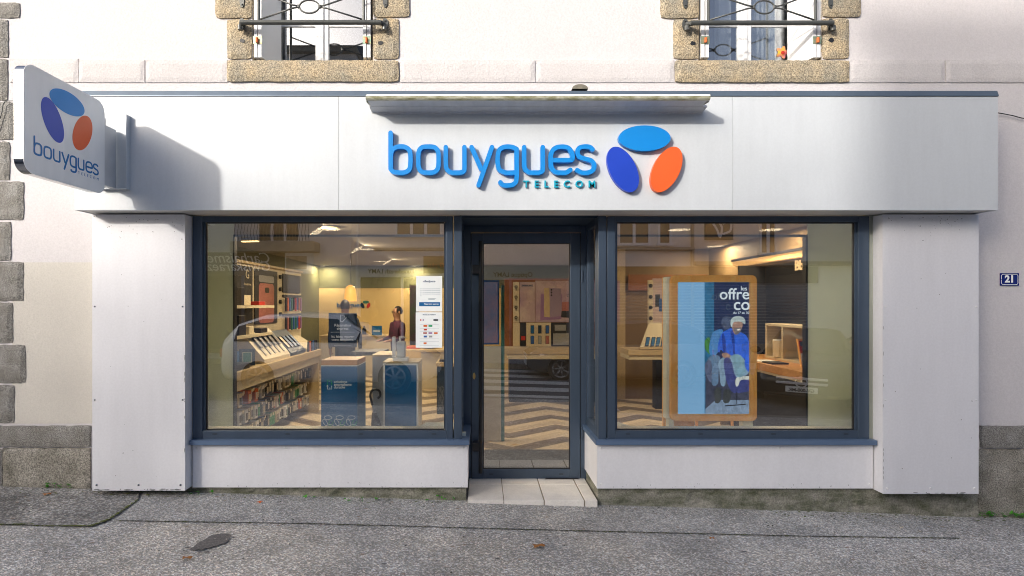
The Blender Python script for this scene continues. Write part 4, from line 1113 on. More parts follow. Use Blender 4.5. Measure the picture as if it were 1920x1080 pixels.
for r_ in range(3):
    y = 0.82; k = 0
    while y < 3.44:
        k += 1
        ci = rp.choice([0, 1, 2, 3, 4, 5, 5, 6, 7, 8, 9, 1, 4])
        cm, cn = pack_cols[ci]
        lab = f'{cn} accessory pack in the {row_names[r_]} counter row, {nth(k)} from the window'
        z = 0.595 - r_ * 0.185 + rp.uniform(-0.006, 0.006); dx = rp.uniform(-0.05, 0.0)
        key = ci
        if key not in protos:
            o = thing('accessory_pack', lab, 'accessory pack', (0, 0, 0), 'accessory packs hanging under the left counter')
            bm = bmesh.new(); bx(bm, -0.06, 0.06, -0.033, 0.033, -0.15, -0.012, 0.003); mesh_obj('carton', bm, M[cm], o)
            bm = bmesh.new(); bx(bm, 0.0605, 0.0615, -0.02, 0.02, -0.125, -0.05)
            if ci in (1, 9, 4): bx(bm, -0.03, 0.03, -0.0345, -0.0335, -0.13, -0.045)
            mesh_obj('window', bm, M['black'] if ci in (1, 4, 9) else (M['green'] if ci == 2 else M['cream']), o)
            bm = bmesh.new(); cyl(bm, (-0.15, 0, -0.003), (0.085, 0, -0.003), 0.003, seg=5); bx(bm, 0.085, 0.089, -0.016, 0.016, -0.028, 0.004)
            mesh_obj('hook_tag', bm, M['cream'], o)
            protos[key] = o
            o.location = (-2.50 + dx, y, z)
        else:
            dup(protos[key], (-2.50 + dx, y, z), rp.uniform(-0.12, 0.12), lab)
        y += rp.uniform(0.072, 0.105)

# ---- display wall above the counter
GX = -2.75
def yE(px, X=GX): return -X * 1000 / (902 - px) - 4.17
DW = thing('display_wall', 'cream display wall with dark posters and hanging phone straps behind the left counter', 'display wall', (GX, 2.6, 0.85))
box('backing', M['cream'], DW, GX - 0.06, GX, 0.9, 3.98, 0.851, 1.97)
box('top_trim', M['oak'], DW, GX - 0.065, GX + 0.03, 0.9, 3.99, 1.971, 2.0)
box('poster', M['dark'], DW, GX + 0.001, GX + 0.012, 0.95, 2.22, 1.27, 1.94)
box('shelf', M['cream'], DW, GX + 0.013, GX + 0.25, 0.95, 2.28, 1.455, 1.485)
box('shelf', M['cream'], DW, GX + 0.013, GX + 0.25, 0.95, 2.22, 1.135, 1.165)
pp = box('poster', M['dark'], DW, GX + 0.001, GX + 0.012, 2.29, 3.0, 1.25, 1.93)
bm = bmesh.new(); prism(bm, rrect(2.40, 2.88, 1.24 + 0.02, 1.76, 0.06), lambda u, v, w: (GX + w, u, v), 0.0125, 0.014); mesh_obj('phone_picture', bm, M['pink'], pp)
bm = bmesh.new(); prism(bm, rrect(2.40, 2.88, 1.775, 1.86, 0.03), lambda u, v, w: (GX + w, u, v), 0.0125, 0.014); mesh_obj('phone_picture', bm, M['grey'], pp)
bm = bmesh.new(); prism(bm, rrect(2.58, 2.72, 1.64, 1.71, 0.03), lambda u, v, w: (GX + w, u, v), 0.0142, 0.015); mesh_obj('camera_bump', bm, M['black'], pp)
text('letter_mark', 'G', mapE(GX + 0.012, 2.08, 1.80), M['cream'], DW, size=0.14, ext=0.0006)
text('headline', 'Accessoires', mapE(GX + 0.012, 2.08, 1.72), M['cream'], DW, width=0.20, ext=0.0006)
bm = bmesh.new()
for z in (1.87, 1.70, 1.53, 1.36): cyl(bm, (GX, 3.1, z), (GX + 0.03, 3.1, z), 0.028, seg=12)
mesh_obj('knobs', bm, M['black'], DW)
box('header_board', M['dark'], DW, GX + 0.001, GX + 0.014, 3.2, 3.92, 1.66, 1.92)
boxes('strap_rail', M['dark'], DW, [(GX + 0.001, GX + 0.02, 3.2, 3.92, 1.60, 1.63), (GX + 0.001, GX + 0.02, 3.2, 3.92, 1.33, 1.36)])
cols = ['dark', 'orange', 'blue_card', 'teal', 'black', 'red', 'blue_card', 'pink', 'purple', 'teal']
for r_, z in enumerate((1.59, 1.32)):
    for k in range(9):
        y = 3.25 + k * 0.076; m = cols[(k * (3 if r_ else 1) + r_ * 4) % 10]
        o = box('phone_strap', M[m], None, GX + 0.022, GX + 0.04, y, y + 0.034, z - 0.20 + random.uniform(0, 0.03), z, 0.003)
        tag(o, f'{ {"dark":"dark","orange":"orange","blue_card":"blue","teal":"green","black":"black","red":"red","pink":"salmon","purple":"lilac"}[m]} strap hanging in the {["upper","lower"][r_]} row of the left display wall, {nth(k + 1)} from the front', 'phone strap', 'phone straps on the left display wall')
# things on the two shelves
def small_box(name, lab, cat, m, x0, x1, y0, y1, z0, z1, face=None):
    o = box(name, M[m], None, x0, x1, y0, y1, z0, z1, 0.004); tag(o, lab, cat)
    if face: boxes('front_label', M[face], o, [(x0 + 0.01, x1 - 0.01, y0 - 0.002, y0 - 0.0005, z0 + 0.01, z1 - 0.01)])
    return o
small_box('speaker_box', 'dark boxy loudspeaker on the upper shelf of the left display wall', 'loudspeaker', 'black', GX + 0.05, GX + 0.18, 1.42, 1.62, 1.486, 1.68)
small_box('card_stand', 'cream card stand beside the loudspeaker on the upper shelf', 'card stand', 'cream', GX + 0.1, GX + 0.13, 1.72, 1.9, 1.486, 1.60, 'ink')
small_box('accessory_box', 'small red and black box at the end of the upper shelf', 'box', 'red', GX + 0.1, GX + 0.2, 1.95, 2.12, 1.486, 1.53)
small_box('speaker_box', 'black tall loudspeaker on the lower shelf of the left display wall', 'loudspeaker', 'black', GX + 0.05, GX + 0.2, 1.45, 1.62, 1.166, 1.38)
small_box('accessory_box', 'cream box on the lower shelf between two black ones', 'box', 'cream', GX + 0.12, GX + 0.2, 1.7, 1.82, 1.166, 1.25)
small_box('accessory_box', 'low black box at the end of the lower shelf', 'box', 'black', GX + 0.1, GX + 0.22, 1.95, 2.15, 1.166, 1.22)
small_box('accessory_box', 'dark blue box on the counter behind the tilted tablet frame', 'box', 'kiosk', GX + 0.05, GX + 0.2, 1.1, 1.5, 0.851, 1.0)
small_box('accessory_box', 'flat black case on the counter nearest the window', 'case', 'black', GX + 0.22, GX + 0.40, 0.9, 1.25, 0.851, 0.91)
# sloped stand with five watch straps
def slope_stand(lab, y0, y1, zt_, m):
    s = thing('sloped_stand', lab, 'display stand', (-2.5, (y0 + y1) / 2, 0.85))
    bm = bmesh.new(); prism(bm, [(-2.36, 0.853), (-2.36, 0.89), (-2.62, zt_), (-2.66, zt_), (-2.66, 0.853)], lambda u, v, w: (u, w, v), y0, y1)
    mesh_obj('board', bm, M[m], s); return s
slope_stand('cream sloped stand with five dark watches on the left counter', 1.64, 2.42, 1.20, 'cream')
def on_slope(t, y, zt_, off=0.004):
    p = Vector((-2.36, y, 0.89)).lerp(Vector((-2.62, y, zt_)), t); n = Vector((zt_ - 0.89, 0, 0.26)).normalized(); return p + n * off
def slope_bar(bm, y, w, t0, t1, zt_, th=0.012, off=0.002):
    a, b_ = on_slope(t0, y, zt_, off), on_slope(t1, y, zt_, off); n = Vector((zt_ - 0.89, 0, 0.26)).normalized() * th
    vs = [bm.verts.new(p) for p in (a - Vector((0, w / 2, 0)), a + Vector((0, w / 2, 0)), b_ + Vector((0, w / 2, 0)), b_ - Vector((0, w / 2, 0)))]
    v2 = [bm.verts.new(v.co + n) for v in vs]
    bm.faces.new(vs); bm.faces.new(v2)
    for i in range(4): bm.faces.new((vs[i], vs[(i + 1) % 4], v2[(i + 1) % 4], v2[i]))
for k in range(5):
    y = 1.76 + k * 0.135
    o = thing('smart_watch', f'black watch on the cream sloped stand, {nth(k + 1)} of five from the left', 'watch', tuple(on_slope(0.5, y, 1.20)), 'watches on the cream sloped stand')
    bm = bmesh.new(); slope_bar(bm, y, 0.04, 0.12, 0.78, 1.20, 0.008); mesh_obj('strap', bm, M['grey'], o)
    bm = bmesh.new(); slope_bar(bm, y - 0.004, 0.058, 0.36, 0.80, 1.20, 0.018, 0.011); mesh_obj('case', bm, M['black'], o)
slope_stand('dark blue sloped stand with phones next to the watch stand', 2.46, 3.0, 1.16, 'kiosk2')
for k in range(4):
    y = 2.53 + k * 0.125
    bm = bmesh.new(); slope_bar(bm, y, 0.075, 0.2, 0.72, 1.16, 0.012); o = mesh_obj('phone', bm, M['black'], None)
    tag(o, f'black phone on the dark blue sloped stand, {nth(k + 1)} of four from the left', 'phone', 'phones on the dark blue stand')
    bm = bmesh.new(); slope_bar(bm, y, 0.064, 0.23, 0.69, 1.16, 0.001, 0.0145); mesh_obj('screen', bm, M['cream'] if k == 0 else M['kiosk'], o)
slope_stand('cream sloped stand with printed leaflets at the far end of the left counter', 3.04, 3.5, 1.05, 'cream')
for k in range(6):
    y = 3.07 + k * 0.07
    o = box('booklet', M[['dark', 'orange', 'dark', 'blue_card', 'dark', 'black'][k]], None, -2.36, -2.34, y, y + 0.03, 0.851, 0.99)
    tag(o, f'upright booklet at the far end of the left counter, {nth(k + 1)} of six from the left', 'booklet', 'booklets on the left counter')
# tilted tablet frame near the window
tf = thing('tablet_frame', 'small dark tilted price frame on the left counter near the window', 'price frame', (-2.42, 1.35, 0.85))
bm = bmesh.new(); bx(bm, -0.075, 0.075, -0.008, 0.008, 0, 0.19, 0.004)
T1 = Matrix.Translation((-2.42, 1.35, 0.862)) @ Matrix.Rotation(R(25), 4, 'Z') @ Matrix.Rotation(R(-30), 4, 'X')
bmesh.ops.transform(bm, matrix=T1, verts=bm.verts[:]); mesh_obj('case', bm, M['kiosk2'], tf)
bm = bmesh.new(); bx(bm, -0.045, 0.045, -0.0105, -0.0085, 0.03, 0.15); bmesh.ops.transform(bm, matrix=T1, verts=bm.verts[:]); mesh_obj('screen', bm, M['cream'], tf)
bm = bmesh.new(); bx(bm, -0.038, 0.038, -0.0125, -0.0107, 0.037, 0.143); bmesh.ops.transform(bm, matrix=T1, verts=bm.verts[:]); mesh_obj('picture', bm, M['teal'], tf)

# ---- promotional box "solutions smartphone durable"
KY = 0.57
kx0, kx1 = PX(602, KY), PX(670, KY)
K1 = thing('promotion_box', 'tall dark blue cardboard box with wooden top and white recycling phone print', 'promotion box', ((kx0 + kx1) / 2, KY, FZ))
box('body', M['kiosk'], K1, kx0, kx1, KY, KY + 0.34, FZ, PZ(687, KY))
box('top_block', M['wood_h'], K1, kx0, kx1, KY, KY + 0.34, PZ(685, KY), PZ(675, KY), 0.003)
box('white_line', M['ink'], K1, kx0, kx1, KY - 0.001, KY + 0.341, PZ(687, KY) + 0.001, PZ(685, KY) - 0.001)
text('print', 'solutions\nsmartphone\ndurable', mapS(PX(626, KY), KY, PZ(718, KY)), M['ink'], K1, size=0.032, ext=0.0004, align='LEFT', bold=0.0006, width=PX(659, KY) - PX(626, KY), lines=0.75)
bm = bmesh.new(); mk = mapS(PX(618, KY), KY, PZ(721, KY))
stroke(bm, [(-0.019, -0.005), (-0.019, 0.038), (0.019, 0.038), (0.019, 0.006)], 0.003, mk, 0.0003, 0.001, False, False); prism(bm, [(0.009, 0.008), (0.029, 0.008), (0.019, -0.006)], mk, 0.0003, 0.0012)
mesh_obj('print', bm, M['green_ink'], K1)
bm = bmesh.new()
stroke(bm, [(0.019, -0.012), (0.019, -0.04), (-0.019, -0.04), (-0.019, -0.012)], 0.003, mk, 0.0003, 0.001, False, False); prism(bm, [(-0.029, -0.016), (-0.009, -0.016), (-0.019, -0.002)], mk, 0.0003, 0.0012)
prism(bm, [(-0.006, -0.034), (0.006, -0.034), (0.006, -0.028), (-0.006, -0.028)], mk, 0.0003, 0.001); prism(bm, [(-0.006, 0.028), (0.006, 0.028), (0.006, 0.032), (-0.006, 0.032)], mk, 0.0003, 0.001)
mesh_obj('print', bm, M['ink'], K1)
for j in range(3):
    cx = PX(615 + j * 22, KY); cz = PZ(783, KY)
    mk = mapS(cx, KY, cz); bm = bmesh.new()
    stroke(bm, ell(0, 0.0, 0.033, 0.017, 0, 20), 0.0018, mk, 0.0003, 0.001, True, False); stroke(bm, ell(-0.026, -0.042, 0.031, 0.016, R(-62), 20), 0.0018, mk, 0.0003, 0.0012, True, False)
    stroke(bm, ell(0.018, -0.078, 0.033, 0.015, 0, 20), 0.0018, mk, 0.0003, 0.0014, True, False)
    mesh_obj('print', bm, M['ink'], K1)
    bm = bmesh.new(); stroke(bm, ell(0.026, -0.042, 0.031, 0.016, R(62), 20)[3:18], 0.0022, mk, 0.0003, 0.001, False, False); mesh_obj('print', bm, M['green_ink'], K1)
SG = thing('counter_sign', 'dark blue sign reading Réparation express standing on the wooden topped box', 'sign', (PX(642, 0.7), 0.7, PZ(675, KY)))
sgx0, sgx1 = PX(616, 0.7), PX(669, 0.7)
box('board', M['kiosk2'], SG, sgx0, sgx1, 0.7, 0.706, PZ(651, 0.7), PZ(587, 0.7), 0.002)
boxes('rod', M['chrome'], SG, [(sgx0 + 0.015, sgx0 + 0.02, 0.707, 0.712, PZ(675, KY), PZ(587, 0.7))]); boxes('rod', M['chrome'], SG, [(sgx1 - 0.02, sgx1 - 0.015, 0.707, 0.712, PZ(675, KY), PZ(587, 0.7))])
sgm = (sgx0 + sgx1) / 2
text('lettering', 'Réparation\nexpress', mapS(sgm, 0.7, PZ(612, 0.7)), M['ink'], SG, width=0.15, ext=0.0004, bold=0.01, lines=0.85)
text('lettering', 'Ici, faites réparer\nvotre téléphone.', mapS(sgm, 0.7, PZ(633, 0.7)), M['ink'], SG, width=0.205, ext=0.0004, bold=0.008, lines=0.95)
boxes('rule', M['ink'], SG, [(sgx0 + 0.02, sgx1 - 0.02, 0.6985, 0.6998, PZ(623, 0.7), PZ(622.4, 0.7)), (sgx0 + 0.05, sgx1 - 0.05, 0.6985, 0.6998, PZ(648.5, 0.7), PZ(648, 0.7))])
bm = bmesh.new(); stroke(bm, [(-0.02, -0.03), (-0.02, 0.03), (0.015, 0.03), (0.015, 0.012)], 0.0025, mapS(sgm, 0.7, PZ(597, 0.7)), 0.0003, 0.001, False, False); stroke(bm, [(-0.012, -0.03), (0.0, -0.03), (0.035, 0.01)], 0.003, mapS(sgm, 0.7, PZ(597, 0.7)), 0.0003, 0.0012, False, False); mesh_obj('pictogram', bm, M['ink'], SG)

# ---- white framed blue box with dispenser
k2 = 0.6
a, b_ = PX(718, k2), PX(784, k2)
K2 = thing('display_plinth', 'white framed plinth with a dark blue front standing right of the umbrella', 'plinth', ((a + b_) / 2, k2, FZ))
box('body', M['white'], K2, a, b_, k2 + 0.006, k2 + 0.32, FZ, PZ(682, k2))
box('blue_front', M['kiosk'], K2, a + 0.018, b_ - 0.016, k2 + 0.0025, k2 + 0.0058, FZ + 0.02, PZ(685, k2))
box('top_board', M['oak'], K2, a - 0.005, b_ + 0.005, k2 + 0.004, k2 + 0.33, PZ(682, k2) + 0.001, PZ(681, k2) + 0.012, 0.003)
zt2 = PZ(681, k2) + 0.012
DP = thing('dispenser', 'white gel dispenser with pump on the white framed plinth', 'dispenser', (PX(749, .7), .7, zt2))
box('base', M['white'], DP, PX(737, .68), PX(765, .68), 0.64, 0.78, zt2 + 0.0005, zt2 + 0.03, 0.006)
box('back_board', M['white'], DP, PX(736, .72), PX(742, .72), 0.70, 0.72, zt2 + 0.031, PZ(631, .72), 0.003)
box('bottle', mat('dull_white', (0.5, 0.52, 0.52), 0.3), DP, PX(744, .7), PX(760, .7), 0.67, 0.74, zt2 + 0.031, PZ(640, .7), 0.01)
bm = bmesh.new(); cyl(bm, (PX(750, .7), .705, PZ(640, .7)), (PX(750, .7), .705, PZ(633, .7)), 0.008, seg=10); tube(bm, [(PX(748, .7), .705, PZ(632, .7)), (PX(757, .7), .705, PZ(632, .7)), (PX(761, .7), .705, PZ(634, .7))], 0.006); mesh_obj('pump', bm, M['white'], DP)
g0 = box('storage_box', mat('light_grey_box', (0.42, 0.44, 0.46), 0.5), None, PX(698, 1.1), PX(745, 1.1), 1.1, 1.5, FZ, PZ(669, 1.1), 0.004); tag(g0, 'light grey cupboard behind the umbrella', 'cupboard')
box('top_board', M['oak'], g0, PX(697, 1.1), PX(746, 1.1), 1.095, 1.52, PZ(669, 1.1) + 0.001, PZ(669, 1.1) + 0.02, 0.003)
# umbrella
um = thing('umbrella', 'folded black umbrella with a hooked handle leaning between the blue boxes', 'umbrella', (PX(710, .52), .52, 0.2))
def U(px, py): return P(px, py, 0.52)
bm = bmesh.new(); tube(bm, [U(a, b_) for a, b_ in catmull([(709, 746), (703, 736), (697, 731), (694.5, 738), (695, 748), (697, 756), (698.5, 765)][::-1])] if False else [U(a, b_) for a, b_ in catmull([(708.5, 747), (713, 741), (711, 733), (704, 730), (697, 733), (694.5, 742), (696.5, 752), (698.5, 760)])], 0.0105, 8)
mesh_obj('handle', bm, M['black'], um)
bm = bmesh.new(); cyl(bm, U(698.5, 759), U(703, 776), 0.008, 0.009, 10); mesh_obj('shaft', bm, M['grey'], um)
bm = bmesh.new()
p0, p1 = U(701.5, 774), U(712, 835); n = 14
for i in range(n):
    pass
r0 = [bm.verts.new(p0 + Vector((0.016 * math.cos(2 * PI * k / 28) * (1 + 0.25 * (k % 2)), 0.016 * math.sin(2 * PI * k / 28), 0))) for k in range(28)]
r1 = [bm.verts.new(p0.lerp(p1, 0.55) + Vector((0.045 * math.cos(2 * PI * k / 28) * (1 + 0.25 * (k % 2)), 0.035 * math.sin(2 * PI * k / 28), 0))) for k in range(28)]
r2 = [bm.verts.new(p1 + Vector((0.03 * math.cos(2 * PI * k / 28) * (1 + 0.25 * (k % 2)), 0.03 * math.sin(2 * PI * k / 28), 0))) for k in range(28)]
r3 = [bm.verts.new(U(722, 920) + Vector((0.008 * math.cos(2 * PI * k / 28), 0.008 * math.sin(2 * PI * k / 28), 0))) for k in range(28)]
for A, Bq in ((r0, r1), (r1, r2), (r2, r3)):
    for k in range(28): bm.faces.new((A[k], A[(k + 1) % 28], Bq[(k + 1) % 28], Bq[k]))
mesh_obj('canopy', bm, mat('umbrella_cloth', (0.03, 0.03, 0.032), 0.6), um)

# ---- notices on the outer face of the glass, so the pane does not dim them
ny = Yg - 0.0035
def notice(name, lab, x0, x1, y0, y1):
    o = thing(name, lab, 'notice', (PX((x0 + x1) / 2, ny), ny, PZ(y1, ny)))
    box('sheet', M['paper'], o, PX(x0, ny), PX(x1, ny), ny, ny + 0.001, PZ(y1, ny), PZ(y0, ny)); return o
n1 = notice('opening_hours_notice', 'upper white notice headed Bonjour taped to the outside of the left window', 780, 829, 517.5, 584)
nm = PX(805, ny)
def nmap(py, px=None): return mapS(nm if px is None else PX(px, ny), ny, PZ(py, ny))
M['rust'] = mat('rust_brown', (0.30, 0.11, 0.035), 0.5, var=0.3, vscale=4)
text('heading', '«Bonjour»', nmap(529), M['text_navy'], n1, width=0.098, ext=0.0002, bold=0.02, w=0.0003)
bm = bmesh.new()
for r_ in range(4):
    for c in range(8):
        x = 793 + c * 3.9 + (1.5 if c > 3 else 0); y = 541 + r_ * 3.3
        bx(bm, PX(x, ny), PX(x + 2.6, ny), ny - 0.0012, ny - 0.0003, PZ(y + 1.1, ny), PZ(y, ny))
for r_ in range(5): bx(bm, PX(787.5, ny), PX(790.5, ny), ny - 0.0012, ny - 0.0003, PZ(541 + r_ * 3.3 + 0.9, ny), PZ(541 + r_ * 3.3, ny))
bx(bm, PX(803, ny), PX(817, ny), ny - 0.0012, ny - 0.0003, PZ(560, ny), PZ(559.2, ny)); bx(bm, PX(803, ny), PX(815, ny), ny - 0.0012, ny - 0.0003, PZ(561.8, ny), PZ(561, ny))
mesh_obj('hours_table', bm, mat('print_grey', (0.3, 0.36, 0.42), 0.5), n1)
box('banner', M['kiosk'], n1, PX(786, ny), PX(825, ny), ny - 0.0012, ny - 0.0003, PZ(574, ny), PZ(566.5, ny))
text('banner_lettering', 'Réparation express', mapS(PX(809, ny), ny - 0.0013, PZ(571, ny)), M['ink'], n1, width=0.115, ext=0.0002, bold=0.015)
n2 = notice('payment_notice', 'lower white notice with coloured cards taped to the outside of the left window', 779.5, 829, 585.5, 652)
text('heading', 'MODES DE PAIEMENT', nmap(591), M['text_navy'], n2, width=0.105, ext=0.0002, bold=0.015, w=0.0003)
def chip(px, py, w, h, m):
    box('card_picture', M[m], n2, PX(px - w / 2, ny), PX(px + w / 2, ny), ny - 0.0012, ny - 0.0003, PZ(py + h / 2, ny), PZ(py - h / 2, ny))
for c in ((789, 600, 2, 3.6, 'red'), (793.5, 600, 2, 3.6, 'purple'), (817, 600, 8.5, 3, 'dark'), (797.5, 611, 7, 3.6, 'orange'), (807, 611, 7, 3.6, 'green'), (797.5, 618, 6, 3, 'red'), (797, 624.5, 7, 3, 'pink'), (807, 624.5, 7, 3, 'purple'), (817, 624.5, 7, 3, 'orange'), (797.5, 631, 6, 3.4, 'blue_card'), (807.5, 631, 6, 3.4, 'grey'), (797, 643.5, 5.5, 3, 'orange')): chip(*c)
bm = bmesh.new()
for y in (608, 615.5, 621, 628, 635, 640, 648): bx(bm, PX(787, ny), PX(823, ny), ny - 0.0008, ny - 0.0003, PZ(y + 0.3, ny), PZ(y, ny))
mesh_obj('rule', bm, bpy.data.materials['print_grey'], n2)

# ---- back of the shop, left part
BY = RY - 0.003
text('wall_lettering', 'bouygues', mapS(PX(655, RY), BY, PZ(576, RY)), M['kiosk'], IN, width=0.58, ext=0.004, bold=0.01)
for cx, cy, rx, ry, rot, m in ((686, 566.5, 0.075, 0.035, 0, 'teal'), (680, 573, 0.07, 0.036, R(-64), 'kiosk2'), (691, 573, 0.07, 0.036, R(64), 'red')):
    bm = bmesh.new(); prism(bm, ell(0, 0, rx, ry, rot), mapS(PX(cx, RY), BY, PZ(cy, RY)), 0, 0.006); mesh_obj('wall_emblem_oval', bm, M[m], IN)
fp = thing('framed_photo', 'small framed photo at the back of the shop between the two men', 'framed photo', (PX(683, 7.6), 7.6, PZ(629, 7.6)))
box('frame', M['oak'], fp, PX(675, 7.6), PX(691, 7.6), 7.6, 7.63, PZ(629, 7.6), PZ(604, 7.6), 0.003); box('picture', M['yellow_wall'], fp, PX(677, 7.6), PX(689, 7.6), 7.595, 7.599, PZ(627, 7.6), PZ(606, 7.6))
bm = bmesh.new(); prism(bm, [(-0.05, -0.12), (0.05, -0.12), (0.045, 0.0), (0.02, 0.03), (0.02, 0.07), (-0.02, 0.07), (-0.02, 0.03), (-0.045, 0.0)], mapS(PX(683, 7.59), 7.594, PZ(617, 7.59)), 0, 0.002); mesh_obj('figure', bm, M['cloth_dark'], fp)
tc_ = thing('card_sign', 'teal card on the back shelf left of the man with glasses', 'card', (PX(706, 7.6), 7.6, PZ(629, 7.6)))
box('board', M['kiosk'], tc_, PX(697, 7.6), PX(716, 7.6), 7.6, 7.61, PZ(629, 7.6), PZ(611, 7.6), 0.003); boxes('lettering', M['ink'], tc_, [(PX(700, 7.6), PX(713, 7.6), 7.597, 7.599, PZ(620, 7.6), PZ(619.2, 7.6)), (PX(700, 7.6), PX(713, 7.6), 7.597, 7.599, PZ(622, 7.6), PZ(621.2, 7.6))])
bs = thing('back_shelf', 'cream cupboard with a shelf top along the back wall of the shop', 'cupboard', (PX(690, 7.5), 7.7, FZ))
box('body', M['cream'], bs, PX(600, 7.5), PX(735, 7.5), 7.55, 8.2, FZ, PZ(631, 7.5)); box('top', M['oak'], bs, PX(598, 7.5), PX(737, 7.5), 7.5, 8.25, PZ(631, 7.5) + 0.001, PZ(629.2, 7.5))
# desk in front of the men
dk = thing('reception_desk', 'dark brown open desk standing behind the blue promotion box', 'desk', (PX(690, 3.2), 3.2, FZ))
box('top', M['dark'], dk, PX(665, 3.2), PX(722, 3.2), 3.0, 3.5, PZ(664, 3.2), PZ(657, 3.2), 0.004); box('leg', M['dark'], dk, PX(713, 3.2), PX(721, 3.2), 3.05, 3.45, FZ, PZ(664, 3.2) - 0.001)
box('leg', M['dark'], dk, PX(666, 3.2), PX(671, 3.2), 3.05, 3.45, FZ, PZ(664, 3.2) - 0.001)
pk = thing('patterned_counter', 'navy counter with white petal pattern beside the right edge of the left window', 'counter', (PX(830, 3.4), 3.4, FZ))
box('body', M['kiosk2'], pk, PX(819, 3.4), PX(878, 3.4), 3.4, 3.9, FZ + 0.0, PZ(687, 3.4)); box('top', M['oak'], pk, PX(817, 3.35), PX(880, 3.35), 3.35, 3.95, PZ(686.5, 3.4), PZ(680, 3.4), 0.004)
bm = bmesh.new()
for i in range(4):
    for j in range(5):
        cx = PX(822 + i * 7 + (3.5 if j % 2 else 0), 3.4); cz = PZ(729 + j * 9, 3.4)
        for q in range(3): stroke(bm, ell(cx + 0.025 * math.cos(2.1 * q), cz + 0.025 * math.sin(2.1 * q), 0.022, 0.011, 2.1 * q + 1.57, 12), 0.0015, lambda u, v, w: (u, 3.4 - w, v), 0.0005 + 0.0003 * q, 0.001 + 0.0003 * q, True, False)
mesh_obj('petal_pattern', bm, M['grey'], pk)
o = small_box('card_reader', 'small black card reader on the navy patterned counter', 'card reader', 'black', PX(824, 3.5), PX(836, 3.5), 3.5, 3.62, PZ(680, 3.4) + 0.001, PZ(680, 3.4) + 0.03)
tb = thing('work_table', 'pale table behind the paper notices with a white printer on it', 'table', (PX(800, 4.6), 4.6, FZ))
box('top', M['yellow_wall'], tb, PX(760, 4.6), PX(870, 4.6), 4.5, 5.2, 0.72, 0.76, 0.004); box('front_panel', M['cream'], tb, PX(790, 4.6), PX(868, 4.6), 4.55, 4.58, 0.12, 0.719)
pr_ = thing('printer', 'white desktop printer on the pale table', 'printer', (PX(800, 4.7), 4.7, 0.76)); box('body', M['white'], pr_, PX(790, 4.7), PX(812, 4.7), 4.62, 4.95, 0.761, 0.93, 0.02); box('tray', M['grey'], pr_, PX(792, 4.6), PX(810, 4.6), 4.56, 4.62, 0.80, 0.82)
o = box('document_tray', M['orange'], None, PX(762, 4.6), PX(786, 4.6), 4.6, 4.9, 0.761, 0.80, 0.004); tag(o, 'orange document tray on the pale table beside the printer', 'tray')
ga = box('wall_poster', mat('plum_poster', (0.12, 0.05, 0.12), 0.3, var=0.8, vscale=4, col2=(0.05, 0.12, 0.05)), None, PX(768, 6.0), PX(785, 6.0), 6.0, 6.03, 0.7, PZ(535, 6.0)); tag(ga, 'dark plum poster panel right of the man with glasses', 'poster')

# ---- behind the door: mat, wall with phone posters, counter
o = box('door_mat', mat('ribbed_mat', (0.045, 0.045, 0.045), 0.8), None, 0.0, 1.12, 0.92, 1.5, FZ + 0.0005, FZ + 0.008); tag(o, 'dark ribbed entrance mat just inside the glass door', 'door mat')
bm = bmesh.new()
for k in range(22): bx(bm, 0.01, 1.11, 0.93 + k * 0.0262, 0.943 + k * 0.0262, FZ + 0.0085, FZ + 0.016)
mesh_obj('ribs', bm, mat('rib_grey', (0.11, 0.11, 0.11), 0.6), o)
CY = 4.13
BC = thing('back_counter', 'pale counter seen through the glass door with phones on its display board', 'counter', (1.0, CY, FZ))
box('worktop', M['oak'], BC, PX(944, CY), PX(1162, CY), CY, CY + 0.5, PZ(664, CY), PZ(653, CY), 0.004)
box('lower_shelf', M['cream'], BC, PX(953, CY), PX(1158, CY), CY + 0.03, CY + 0.5, PZ(674, CY), PZ(664.6, CY), 0.003)
box('body', M['dark'], BC, PX(956, CY), PX(1150, CY), CY + 0.18, CY + 0.5, FZ, PZ(674.5, CY))
PYY = CY + 0.42
PW = thing('poster_wall', 'lit display wall with lilac phone poster seen through the glass door', 'display wall', (1.0, PYY, PZ(653, CY)))
zb_ = PZ(653, CY) + 0.002
box('backing', M['rust'], PW, PX(946, PYY), PX(1162, PYY), PYY + 0.012, PYY + 0.05, zb_, PZ(522, PYY))
def pw(name, m, x0, x1, y0, y1, t=0.0): return box(name, M[m], PW, PX(x0, PYY), PX(x1, PYY), PYY - t, PYY + 0.0115, PZ(y1, PYY), PZ(y0, PYY))
M['pale_poster'] = mat('pale_poster', (0.66, 0.55, 0.5), 0.4, var=0.35, vscale=2.5, col2=(0.42, 0.28, 0.4))
M['lilac_poster'] = mat('lilac_poster', (0.62, 0.5, 0.5), 0.4, var=0.6, vscale=1.6, col2=(0.3, 0.16, 0.36))
pw('watch_column', 'cream', 962, 973.5, 529, 605)
pw('poster', 'pale_poster', 974.5, 1003, 529, 604)
pl_ = pw('poster', 'lilac_poster', 1004, 1162, 526, 604)
text('lettering', 'SAMSUNG', mapS(PX(988.5, PYY), PYY - 0.0002, PZ(537, PYY)), M['text_navy'], PW, width=PX(999, PYY) - PX(978, PYY), ext=0.0008, bold=0.03)
